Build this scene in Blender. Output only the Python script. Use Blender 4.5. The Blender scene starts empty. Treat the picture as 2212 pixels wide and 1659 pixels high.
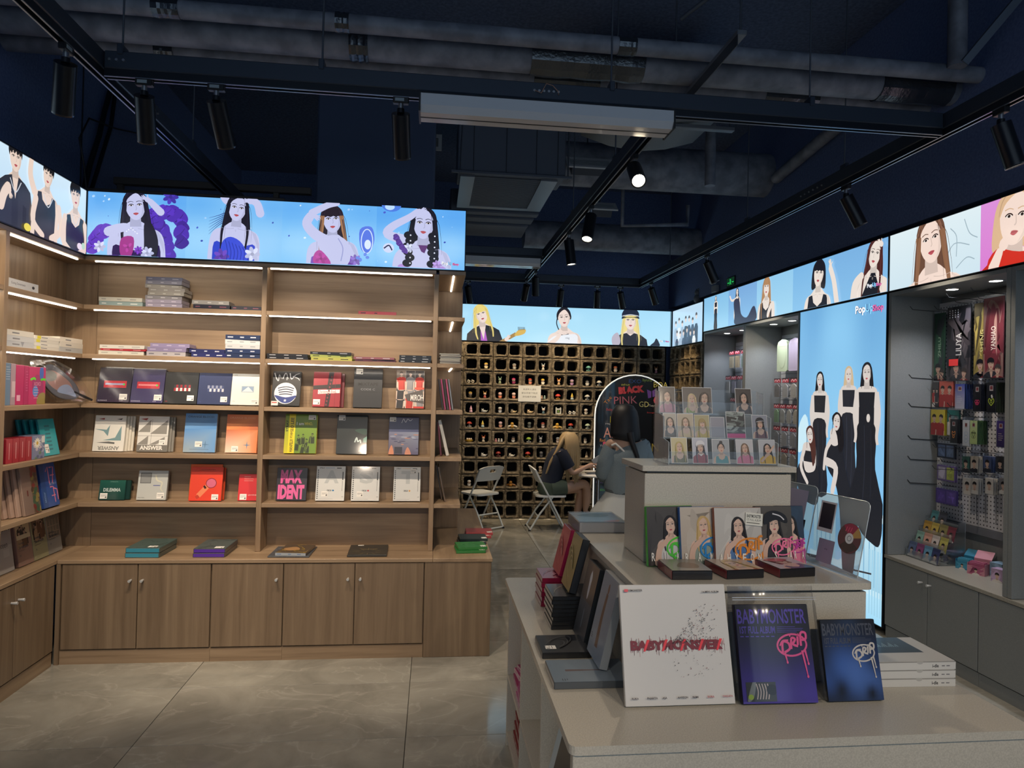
import bpy, bmesh, math, random
from mathutils import Vector, Matrix
random.seed(7)
R = math.radians
sc = bpy.context.scene
C = bpy.context.collection

# ------------------------------------------------------------------ camera, world, exposure
def set_camera():
    yaw, pitch, roll = R(-6.523), R(0.705), R(1.314)
    f = Vector((-math.sin(yaw)*math.cos(pitch), math.cos(yaw)*math.cos(pitch), math.sin(pitch)))
    r = Vector((math.cos(yaw), math.sin(yaw), 0)); u = r.cross(f)
    r2 = r*math.cos(roll) + u*math.sin(roll); u2 = u*math.cos(roll) - r*math.sin(roll)
    cam = bpy.data.cameras.new('camera'); o = bpy.data.objects.new('camera', cam); C.objects.link(o)
    m = Matrix((r2, u2, -f)).transposed().to_4x4(); m.translation = (0, 0, 1.6)
    o.matrix_world = m
    cam.sensor_fit = 'HORIZONTAL'; cam.sensor_width = 36; cam.lens = 36*1480/2212; cam.clip_start = .02
    sc.camera = o
set_camera()
W = bpy.data.worlds.new('world'); sc.world = W; W.use_nodes = True
W.node_tree.nodes['Background'].inputs[0].default_value = (.62, .80, 1.0, 1)
W.node_tree.nodes['Background'].inputs[1].default_value = .5
vs = sc.view_settings
vs.view_transform = 'Standard'; vs.look = 'None'; vs.gamma = 1; vs.use_curve_mapping = False; vs.exposure = 0.7
sc.cycles.max_bounces = 6; sc.cycles.diffuse_bounces = 3; sc.cycles.glossy_bounces = 3
sc.cycles.transmission_bounces = 6; sc.cycles.transparent_max_bounces = 12
sc.cycles.sample_clamp_indirect = 6; sc.cycles.caustics_reflective = False; sc.cycles.caustics_refractive = False
LED_POWER, SPOT_POWER, BOX_POWER = 8.0, 16.0, 0.64

# ------------------------------------------------------------------ helpers
def lin(c):
    if isinstance(c, str):
        c = c.lstrip('#'); c = [int(c[i:i+2], 16)/255 for i in (0, 2, 4)]
        return tuple(((x+.055)/1.055)**2.4 if x > .04045 else x/12.92 for x in c)
    return tuple(c)[:3]
_mats = {}
def nodes_of(name):
    m = bpy.data.materials.new(name); m.use_nodes = True
    nt = m.node_tree; return m, nt, nt.nodes['Principled BSDF']
def mat(col, rough=.5, metal=0, coat=0, emit=0, alpha=1, bump=0, spec=.5, trans=0):
    k = (col, rough, metal, coat, emit, alpha, bump, spec, trans)
    if k in _mats: return _mats[k]
    m, nt, b = nodes_of('paint'); c = lin(col)
    b.inputs['Base Color'].default_value = (*c, 1); b.inputs['Roughness'].default_value = rough
    b.inputs['Metallic'].default_value = metal; b.inputs['Coat Weight'].default_value = coat
    b.inputs['Specular IOR Level'].default_value = spec
    b.inputs['Transmission Weight'].default_value = trans
    b.inputs['Alpha'].default_value = alpha
    if emit:
        b.inputs['Emission Color'].default_value = (*c, 1); b.inputs['Emission Strength'].default_value = emit
    if bump:
        n = nt.nodes.new('ShaderNodeTexNoise'); n.inputs['Scale'].default_value = bump; n.inputs['Detail'].default_value = 5
        g = nt.nodes.new('ShaderNodeBump'); g.inputs['Strength'].default_value = .25; g.inputs['Distance'].default_value = .01
        t = nt.nodes.new('ShaderNodeTexCoord'); nt.links.new(t.outputs['Object'], n.inputs['Vector'])
        nt.links.new(n.outputs['Fac'], g.inputs['Height']); nt.links.new(g.outputs[0], b.inputs['Normal'])
    _mats[k] = m; return m
def ramp(nt, fac, stops):
    r = nt.nodes.new('ShaderNodeValToRGB'); e = r.color_ramp.elements
    e[0].position, e[0].color = stops[0][0], (*lin(stops[0][1]), 1)
    e[1].position, e[1].color = stops[-1][0], (*lin(stops[-1][1]), 1)
    for p, c in stops[1:-1]:
        x = e.new(p); x.color = (*lin(c), 1)
    nt.links.new(fac, r.inputs[0]); return r.outputs[0]
def coords(nt, scale, kind='Object', rnd=True):
    t = nt.nodes.new('ShaderNodeTexCoord'); mp = nt.nodes.new('ShaderNodeMapping'); mp.inputs['Scale'].default_value = scale
    if kind == 'Position':
        g = nt.nodes.new('ShaderNodeNewGeometry'); src = g.outputs['Position']
    else: src = t.outputs[kind]
    if rnd:
        oi = nt.nodes.new('ShaderNodeObjectInfo'); ml = nt.nodes.new('ShaderNodeMath'); ml.operation = 'MULTIPLY'; ml.inputs[1].default_value = 37.
        nt.links.new(oi.outputs['Random'], ml.inputs[0])
        ad = nt.nodes.new('ShaderNodeVectorMath'); nt.links.new(src, ad.inputs[0]); nt.links.new(ml.outputs[0], ad.inputs[1]); src = ad.outputs[0]
    nt.links.new(src, mp.inputs[0]); return mp.outputs[0]
def wood(name, scale, dark=1.0):
    m, nt, b = nodes_of(name)
    v = coords(nt, scale)
    n = nt.nodes.new('ShaderNodeTexNoise'); n.inputs['Scale'].default_value = 1; n.inputs['Detail'].default_value = 7; n.inputs['Roughness'].default_value = .62; n.inputs['Distortion'].default_value = .35
    nt.links.new(v, n.inputs['Vector'])
    h = lambda c: tuple(x*dark for x in lin(c))
    col = ramp(nt, n.outputs['Fac'], [(.28, h('#826c54')), (.45, h('#967e64')), (.55, h('#9e866b')), (.72, h('#ae9577'))])
    nt.links.new(col, b.inputs['Base Color']); b.inputs['Roughness'].default_value = .42
    g = nt.nodes.new('ShaderNodeBump'); g.inputs['Strength'].default_value = .06; g.inputs['Distance'].default_value = .002
    nt.links.new(n.outputs['Fac'], g.inputs['Height']); nt.links.new(g.outputs[0], b.inputs['Normal'])
    return m
WOOD_X = wood('oak_laminate_long', (1.1, 14, 26)); WOOD_Z = wood('oak_laminate_upright', (26, 26, 1.1)); WOOD_Y = wood('oak_laminate_deep', (14, 1.1, 26))
DOOR_W = wood('oak_laminate_door', (22, 22, .9), .7)
def marble():
    m, nt, b = nodes_of('grey_marble_tile')
    v = coords(nt, (1, 1, 1), 'Position')
    n = nt.nodes.new('ShaderNodeTexNoise'); n.inputs['Scale'].default_value = 2.2; n.inputs['Detail'].default_value = 9; n.inputs['Roughness'].default_value = .62; n.inputs['Distortion'].default_value = .8
    nt.links.new(v, n.inputs['Vector'])
    base = ramp(nt, n.outputs['Fac'], [(.3, '#86847b'), (.5, '#9a988e'), (.7, '#aba99e')])
    n2 = nt.nodes.new('ShaderNodeTexNoise'); n2.inputs['Scale'].default_value = 1.5; n2.inputs['Detail'].default_value = 6; n2.inputs['Distortion'].default_value = 1.6
    mp = nt.nodes.new('ShaderNodeMapping'); mp.inputs['Scale'].default_value = (1, 1.7, 1); mp.inputs['Rotation'].default_value = (0, 0, .5); nt.links.new(v, mp.inputs[0]); nt.links.new(mp.outputs[0], n2.inputs['Vector'])
    s = nt.nodes.new('ShaderNodeMath'); s.operation = 'SUBTRACT'; s.inputs[1].default_value = .5; nt.links.new(n2.outputs['Fac'], s.inputs[0])
    a = nt.nodes.new('ShaderNodeMath'); a.operation = 'ABSOLUTE'; nt.links.new(s.outputs[0], a.inputs[0])
    vein = ramp(nt, a.outputs[0], [(0., (.2,)*3), (.008, (.07,)*3), (.025, (0., 0., 0.))])
    mx = nt.nodes.new('ShaderNodeMix'); mx.data_type = 'RGBA'; nt.links.new(vein, mx.inputs['Factor'])
    nt.links.new(base, mx.inputs['A']); mx.inputs['B'].default_value = (*lin('#dcd8cc'), 1)
    nt.links.new(mx.outputs['Result'], b.inputs['Base Color'])
    b.inputs['Roughness'].default_value = .1; b.inputs['Specular IOR Level'].default_value = .6
    return m
MARBLE = marble()
def rock():
    m, nt, b = nodes_of('rough_concrete_block')
    v = coords(nt, (1, 1, 1))
    n = nt.nodes.new('ShaderNodeTexNoise'); n.inputs['Scale'].default_value = 28; n.inputs['Detail'].default_value = 10; n.inputs['Roughness'].default_value = .7
    nt.links.new(v, n.inputs['Vector'])
    col = ramp(nt, n.outputs['Fac'], [(.3, '#3a332a'), (.5, '#857a68'), (.68, '#b5a88f')])
    nt.links.new(col, b.inputs['Base Color']); b.inputs['Roughness'].default_value = .95
    g = nt.nodes.new('ShaderNodeBump'); g.inputs['Strength'].default_value = 1; g.inputs['Distance'].default_value = .02
    nt.links.new(n.outputs['Fac'], g.inputs['Height']); nt.links.new(g.outputs[0], b.inputs['Normal'])
    return m
ROCK = rock()
def speckle(name, c1, c2, rough, scale=260):
    m, nt, b = nodes_of(name); v = coords(nt, (1, 1, 1), rnd=False)
    n = nt.nodes.new('ShaderNodeTexNoise'); n.inputs['Scale'].default_value = scale; n.inputs['Detail'].default_value = 3
    nt.links.new(v, n.inputs['Vector']); nt.links.new(ramp(nt, n.outputs['Fac'], [(.35, c1), (.65, c2)]), b.inputs['Base Color'])
    b.inputs['Roughness'].default_value = rough; return m
WHITE_LAM = speckle('white_laminate', '#b7b2a5', '#c8c3b5', .3)
GREY_LAM = speckle('grey_laminate', '#7c8182', '#858a8b', .4)
DARK_PAINT = speckle('dark_wall_blue_cast', '#52648e', '#5f739e', .75, 60)  # bluish light from the light boxes mixed into the dark wall colour
CEIL_PAINT = speckle('black_ceiling_blue_cast', '#46546f', '#576784', .85, 40)  # black paint with the light boxes' blue cast put into its colour
PIPE_PAINT = speckle('sooty_pipe_paint', '#626874', '#848a96', .55, 9)
def print_mat(name, emit, rough=.3, coat=0, sample=True):
    m, nt, b = nodes_of(name); a = nt.nodes.new('ShaderNodeAttribute'); a.attribute_name = 'Col'
    nt.links.new(a.outputs['Color'], b.inputs['Base Color']); b.inputs['Roughness'].default_value = rough; b.inputs['Coat Weight'].default_value = coat; b.inputs['Coat Roughness'].default_value = .08
    if emit:
        nt.links.new(a.outputs['Color'], b.inputs['Emission Color']); b.inputs['Emission Strength'].default_value = emit
        b.inputs['Base Color'].default_value = (.02, .02, .02, 1)
        for l in list(nt.links):
            if l.to_socket == b.inputs['Base Color']: nt.links.remove(l)
        if not sample: m.cycles.emission_sampling = 'NONE'
    return m
PRINT = print_mat('printed_cover', 0, .38, .25); PRINT_MATTE = print_mat('matte_print', 0, .7); BACKLIT = print_mat('backlit_film', BOX_POWER, .25, 0, False); BACKLIT_BASE = print_mat('backlit_panel', BOX_POWER, .25)
PAINTED = print_mat('painted_vinyl', 0, .45)
def clear_mat(name, col=(1, 1, 1), alpha=.12, rough=.05):
    m, nt, b = nodes_of(name); nt.nodes.remove(b); out = nt.nodes['Material Output']
    t = nt.nodes.new('ShaderNodeBsdfTransparent'); t.inputs[0].default_value = (*col, 1)
    g = nt.nodes.new('ShaderNodeBsdfGlossy'); g.inputs['Roughness'].default_value = rough; g.inputs['Color'].default_value = (.9, .93, .95, 1)
    f = nt.nodes.new('ShaderNodeLayerWeight'); f.inputs['Blend'].default_value = .35
    mm = nt.nodes.new('ShaderNodeMath'); mm.operation = 'ADD'; mm.inputs[1].default_value = alpha; mm.use_clamp = True
    ml = nt.nodes.new('ShaderNodeMath'); ml.operation = 'MULTIPLY'; ml.inputs[1].default_value = .5
    nt.links.new(f.outputs['Fresnel'], ml.inputs[0]); nt.links.new(ml.outputs[0], mm.inputs[0])
    x = nt.nodes.new('ShaderNodeMixShader'); nt.links.new(mm.outputs[0], x.inputs[0]); nt.links.new(t.outputs[0], x.inputs[1]); nt.links.new(g.outputs[0], x.inputs[2]); nt.links.new(x.outputs[0], out.inputs[0])
    return m
ACRYLIC = clear_mat('clear_acrylic', (.96, .975, .98), .03, .3); FILM = clear_mat('clear_film', (.97, .97, .97), .015, .14)
BLACK = mat('#15171b', .4); BLACKM = mat('#1b1e24', .32, .3); WHITE = mat('#e4e4e2', .35); STEEL = mat('#b9bcc0', .28, .9); PAPER = mat('#e6e1d4', .8); STICKER = mat('#f1efe9', .6)
WHITEP = mat('#e8ecec', .35)

class MB:
    def __init__(s): s.v = []; s.f = []; s.sm = []; s.c = []
    def add(s, vs, fs, smooth=False, col=None):
        n = len(s.v); s.v += [tuple(p) for p in vs]
        for f in fs: s.f.append([n+i for i in f]); s.sm.append(smooth); s.c.append(col)
        return s
    def box(s, x0, y0, z0, x1, y1, z1, col=None, M=None):
        p = [(x0,y0,z0),(x1,y0,z0),(x1,y1,z0),(x0,y1,z0),(x0,y0,z1),(x1,y0,z1),(x1,y1,z1),(x0,y1,z1)]
        if M: p = [M @ Vector(q) for q in p]
        return s.add(p, [(0,3,2,1),(4,5,6,7),(0,1,5,4),(1,2,6,5),(2,3,7,6),(3,0,4,7)], False, col)
    def bbox(s, x0, y0, z0, x1, y1, z1, b=.004, col=None, M=None):       # chamfered box
        p = []; 
        for sx in (0, 1):
            for sy in (0, 1):
                for sz in (0, 1):
                    x, y, z = (x0, x1)[sx], (y0, y1)[sy], (z0, z1)[sz]; dx, dy, dz = (b, -b)[sx], (b, -b)[sy], (b, -b)[sz]
                    p += [(x, y+dy, z+dz), (x+dx, y, z+dz), (x+dx, y+dy, z)]
        if M: p = [M @ Vector(q) for q in p]
        I = lambda a, b_, c, k: (a*4+b_*2+c)*3+k
        F = [(I(0,0,0,0),I(0,0,1,0),I(0,1,1,0),I(0,1,0,0)), (I(1,0,0,0),I(1,1,0,0),I(1,1,1,0),I(1,0,1,0)),
             (I(0,0,0,1),I(1,0,0,1),I(1,0,1,1),I(0,0,1,1)), (I(0,1,0,1),I(0,1,1,1),I(1,1,1,1),I(1,1,0,1)),
             (I(0,0,0,2),I(0,1,0,2),I(1,1,0,2),I(1,0,0,2)), (I(0,0,1,2),I(1,0,1,2),I(1,1,1,2),I(0,1,1,2))]
        for a in (0, 1):
            for c in (0, 1):
                q = (I(a,c,0,0),I(a,c,1,0),I(a,c,1,1),I(a,c,0,1)); F.append(q if a == c else q[::-1])
                q = (I(a,0,c,0),I(a,0,c,2),I(a,1,c,2),I(a,1,c,0)); F.append(q if a == c else q[::-1])
                q = (I(0,a,c,1),I(1,a,c,1),I(1,a,c,2),I(0,a,c,2)); F.append(q if a != c else q[::-1])
                for d in (0, 1):
                    q = (I(a,c,d,0),I(a,c,d,1),I(a,c,d,2)); F.append(q if (a+c+d) % 2 else q[::-1])
        return s.add(p, F, False, col)
    def prism(s, pts, a, b, axis='y', col=None):                            # extrude 2-D polygon along an axis
        def P(u, v, t): return (u, t, v) if axis == 'y' else ((t, u, v) if axis == 'x' else (u, v, t))
        n = len(pts); vs = [P(u, v, a) for u, v in pts]+[P(u, v, b) for u, v in pts]
        fs = [list(range(n)), list(range(2*n-1, n-1, -1))]+[(i, n+i, n+(i+1) % n, (i+1) % n) for i in range(n)]
        return s.add(vs, fs, False, col)
    def ring(s, c, ax, r, n, ry=None, up=None):
        ax = Vector(ax).normalized(); h = Vector(up) if up else (Vector((0, 0, 1)) if abs(ax.z) < .9 else Vector((1, 0, 0)))
        u = h.cross(ax).normalized(); w = ax.cross(u); ry = r if ry is None else ry
        return [Vector(c)+u*(r*math.cos(2*math.pi*i/n))+w*(ry*math.sin(2*math.pi*i/n)) for i in range(n)]
    def tube(s, path, r, n=10, caps=True, col=None, smooth=True):
        path = [Vector(p) for p in path]; rs = r if isinstance(r, (list, tuple)) else [r]*len(path); vs = []
        up = None
        for i, p in enumerate(path):
            d = (path[min(i+1, len(path)-1)]-path[max(i-1, 0)]).normalized()
            if up is None: up = Vector((0, 0, 1)) if abs(d.z) < .9 else Vector((0, 1, 0))
            u = up.cross(d)
            if u.length < 1e-4: u = Vector((1, 0, 0)).cross(d)
            u.normalize(); w = d.cross(u); up = w
            vs += [p+u*(rs[i]*math.cos(2*math.pi*k/n))+w*(rs[i]*math.sin(2*math.pi*k/n)) for k in range(n)]
        fs = [(i*n+k, i*n+(k+1) % n, (i+1)*n+(k+1) % n, (i+1)*n+k) for i in range(len(path)-1) for k in range(n)]
        s.add(vs, fs, smooth, col)
        if caps:
            s.add(vs[:n], [list(range(n-1, -1, -1))], False, col); s.add(vs[-n:], [list(range(n))], False, col)
        return s
    def loft(s, rings, caps=True, col=None, smooth=True):                    # rings: lists of equal-length points
        n = len(rings[0]); vs = [p for r in rings for p in r]
        fs = [(i*n+k, i*n+(k+1) % n, (i+1)*n+(k+1) % n, (i+1)*n+k) for i in range(len(rings)-1) for k in range(n)]
        s.add(vs, fs, smooth, col)
        if caps:
            s.add(rings[0], [list(range(n-1, -1, -1))], False, col); s.add(rings[-1], [list(range(n))], False, col)
        return s
    def ball(s, c, rx, ry=None, rz=None, n=10, m=7, col=None, M=None):
        ry = rx if ry is None else ry; rz = rx if rz is None else rz; c = Vector(c); rg = []
        for j in range(m+1):
            t = math.pi*(j+.02*(j == 0)-.02*(j == m))/m
            pts = [Vector((rx*math.sin(t)*math.cos(2*math.pi*k/n), ry*math.sin(t)*math.sin(2*math.pi*k/n), -rz*math.cos(t))) for k in range(n)]
            rg.append([(c+(M @ p if M else p)) for p in pts])
        return s.loft(rg, True, col)
    def lathe(s, prof, c=(0, 0, 0), n=12, col=None, caps=True):
        return s.loft([[(c[0]+r*math.cos(2*math.pi*k/n), c[1]+r*math.sin(2*math.pi*k/n), c[2]+z) for k in range(n)] for r, z in prof], caps, col)
    def mesh(s, name, m=None):
        me = bpy.data.meshes.new(name); me.from_pydata([tuple(p) for p in s.v], [], s.f)
        me.polygons.foreach_set('use_smooth', s.sm)
        if any(c is not None for c in s.c):
            at = me.color_attributes.new('Col', 'FLOAT_COLOR', 'CORNER'); d = []
            for p, c in zip(me.polygons, s.c):
                if c is not None and len(c) and isinstance(c[0], (tuple, list)):
                    for k in range(p.loop_total): d += [*lin(c[k]), 1]
                else:
                    q = [*lin(c or (.5, .5, .5)), 1]; d += q*p.loop_total
            at.data.foreach_set('color', d)
        if m: me.materials.append(m)
        return me
    def build(s, name, m, parent=None, loc=None, rot=None):
        return ob(name, s.mesh(name, m), parent, loc, rot)
def ob(name, me, parent=None, loc=None, rot=None):
    o = bpy.data.objects.new(name, me); C.objects.link(o)
    if parent: o.parent = parent
    if loc is not None: o.location = loc
    if rot is not None: o.rotation_euler = rot
    return o
def tag(o, label, cat, group=None, kind=None):
    o['label'] = label; o['category'] = cat
    if group: o['group'] = group
    if kind: o['kind'] = kind
    return o
def thing(name, label, cat, loc=(0, 0, 0), rot=None, group=None):
    return tag(ob(name, None, None, loc, rot), label, cat, group)
def struct(o):
    o['kind'] = 'structure'; return o
def copy_tree(o, parent=None):
    c = o.copy(); C.objects.link(c); c.parent = parent
    for ch in list(o.children): copy_tree(ch, c)
    return c
def spot(name, loc, target, power, angle=60, col='#ffe9cf', size=.03, blend=.5):
    l = bpy.data.lights.new(name, 'SPOT'); l.energy = power; l.spot_size = R(angle); l.spot_blend = blend; l.color = lin(col); l.shadow_soft_size = size
    o = ob(name, l); o.location = loc; o.rotation_euler = (Vector(target)-Vector(loc)).to_track_quat('-Z', 'Y').to_euler(); return o

# ------------------------------------------------------------------ flat vector prints (covers, posters, signs)
_gly = {}
def glyphs(t, bold=0.):
    k = (t, bold)
    if k in _gly: return _gly[k]
    cu = bpy.data.curves.new('lettering', 'FONT'); cu.body = t; cu.resolution_u = 2; cu.offset = bold
    o = bpy.data.objects.new('lettering', cu); me = o.to_mesh()
    V = [(v.co.x, v.co.y) for v in me.vertices]; F = [tuple(p.vertices) for p in me.polygons]
    o.to_mesh_clear(); bpy.data.objects.remove(o); bpy.data.curves.remove(cu)
    if V:
        x0 = min(v[0] for v in V); y0 = min(v[1] for v in V); x1 = max(v[0] for v in V); y1 = max(v[1] for v in V)
    else: x0 = y0 = 0; x1 = y1 = 1
    _gly[k] = ([(v[0]-x0, v[1]-y0) for v in V], F, max(x1-x0, 1e-3), max(y1-y0, 1e-3)); return _gly[k]
def crom(pts, closed=True, k=4):
    n = len(pts); out = []
    for i in range(n if closed else n-1):
        g = (lambda j: pts[j % n]) if closed else (lambda j: pts[max(0, min(n-1, j))])
        a, b, c, d = g(i-1), g(i), g(i+1), g(i+2)
        for q in range(k):
            t = q/k; t2 = t*t; t3 = t2*t
            out.append(tuple(.5*(2*b[m]+(c[m]-a[m])*t+(2*a[m]-5*b[m]+4*c[m]-d[m])*t2+(3*b[m]-a[m]-3*c[m]+d[m])*t3) for m in (0, 1)))
    if not closed: out.append(pts[-1])
    return out
class Art:
    """flat shapes in metres: u to the right, v up, each a hair in front of the one before"""
    def __init__(s, w, h, bg=None, bg2=None):
        s.w, s.h = w, h; s.p = []; s.T = None; s.nobase = bg is None
        if bg: s.rect(0, 0, w, h, bg, bg2)
    def _c(s, pts):
        if s.T: pts = [s.T(p) for p in pts]
        for ax, lim, sg in ((0, 0, 1), (0, s.w, -1), (1, 0, 1), (1, s.h, -1)):
            out = []
            for i in range(len(pts)):
                a, b = pts[i-1], pts[i]; da, db = sg*(a[ax]-lim), sg*(b[ax]-lim)
                if (da < 0) != (db < 0):
                    t = da/(da-db); out.append((a[0]+(b[0]-a[0])*t, a[1]+(b[1]-a[1])*t))
                if db >= 0: out.append(b)
            pts = out
            if len(pts) < 3: return None
        return pts
    def poly(s, pts, col):
        pts = s._c(list(pts))
        if not pts: return s
        if sum(pts[i-1][0]*pts[i][1]-pts[i][0]*pts[i-1][1] for i in range(len(pts))) < 0: pts = pts[::-1]
        s.p.append((pts, lin(col))); return s
    def rect(s, x0, y0, x1, y1, col, col2=None):
        if col2:
            s.p.append(([(x0, y0), (x1, y0), (x1, y1), (x0, y1)], [lin(col), lin(col), lin(col2), lin(col2)])); return s
        return s.poly([(x0, y0), (x1, y0), (x1, y1), (x0, y1)], col)
    def quad(s, pts, cols): s.p.append((list(pts), [lin(c) for c in cols])); return s
    def field(s, x0, y0, x1, y1, base, blobs, nx=14, ny=14):
        # soft colour clouds: blobs are (u, v, radius, colour) in unit coordinates, blended smoothly over the base
        b0 = lin(base); bl = [(u, v, r, lin(c)) for u, v, r, c in blobs]
        def col(i, j):
            u, v = i/nx, j/ny; c = b0
            for a, b, r, k in bl:
                t = math.exp(-((u-a)**2+(v-b)**2)/(r*r)); c = tuple(p+(q-p)*t for p, q in zip(c, k))
            return c
        G_ = [[col(i, j) for j in range(ny+1)] for i in range(nx+1)]; X = lambda i: x0+(x1-x0)*i/nx; Y = lambda j: y0+(y1-y0)*j/ny
        s.p.append(('grid', [([(X(i), Y(j)), (X(i+1), Y(j)), (X(i+1), Y(j+1)), (X(i), Y(j+1))], [G_[i][j], G_[i+1][j], G_[i+1][j+1], G_[i][j+1]]) for i in range(nx) for j in range(ny)])); return s
    def ell(s, cx, cy, rx, ry, col, rot=0, n=18):
        c, d = math.cos(rot), math.sin(rot)
        return s.poly([(cx+rx*math.cos(t)*c-ry*math.sin(t)*d, cy+rx*math.cos(t)*d+ry*math.sin(t)*c) for t in [2*math.pi*i/n for i in range(n)]], col)
    def blob(s, pts, col, k=4): return s.poly(crom(pts, True, k), col)
    def stroke(s, pts, w, col, w2=None, smooth=True):
        if smooth and len(pts) > 2: pts = crom(pts, False, 5)
        n = len(pts); w2 = w if w2 is None else w2
        L, Rr = [], []
        for i, p in enumerate(pts):
            a, b = pts[max(i-1, 0)], pts[min(i+1, n-1)]; dx, dy = b[0]-a[0], b[1]-a[1]; l = math.hypot(dx, dy) or 1
            q = (w+(w2-w)*i/max(n-1, 1))/2; L.append((p[0]-dy/l*q, p[1]+dx/l*q)); Rr.append((p[0]+dy/l*q, p[1]-dx/l*q))
        for i in range(n-1): s.poly([L[i], L[i+1], Rr[i+1], Rr[i]], col)
        return s
    def ring(s, cx, cy, rx, ry, w, col, n=28, rot=0):
        c, d = math.cos(rot), math.sin(rot)
        return s.stroke([(cx+rx*math.cos(t)*c-ry*math.sin(t)*d, cy+rx*math.cos(t)*d+ry*math.sin(t)*c) for t in [2*math.pi*i/n for i in range(n+1)]], w, col, smooth=False)
    def text(s, t, x, y, h, col, w=None, rot=0, bold=0., center=False):
        V, F, gw, gh = glyphs(t, bold); ky = h/gh; kx = w/gw if w else ky; ox = -gw*kx/2 if center else 0
        c, d = math.cos(rot), math.sin(rot)
        P = [(x+(v[0]*kx+ox)*c-v[1]*ky*d, y+(v[0]*kx+ox)*d+v[1]*ky*c) for v in V]
        if s.T: P = [s.T(p) for p in P]
        s.p.append(('mesh', P, F, lin(col))); return s
    def mb(s, off=.0004, eps=1.6e-5, skip_base=False):
        m = MB(); k = 0
        for q in s.p:
            k += 1; y = -off-eps*k
            if q[0] == 'grid':
                for pts, cols in q[1]: m.add([(a, y, b) for a, b in pts], [(0, 1, 2, 3)], False, cols)
            elif q[0] == 'mesh': m.add([(a, y, b) for a, b in q[1]], q[2], False, q[3])
            else:
                m.add([(a, y, b) for a, b in q[0]], [list(range(len(q[0])))], False, q[1])
        return m
    def build(s, name, parent, m=None, loc=None, rot=None, off=.0004):
        return s.mb(off).build(name, m or PRINT, parent, loc, rot)
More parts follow.
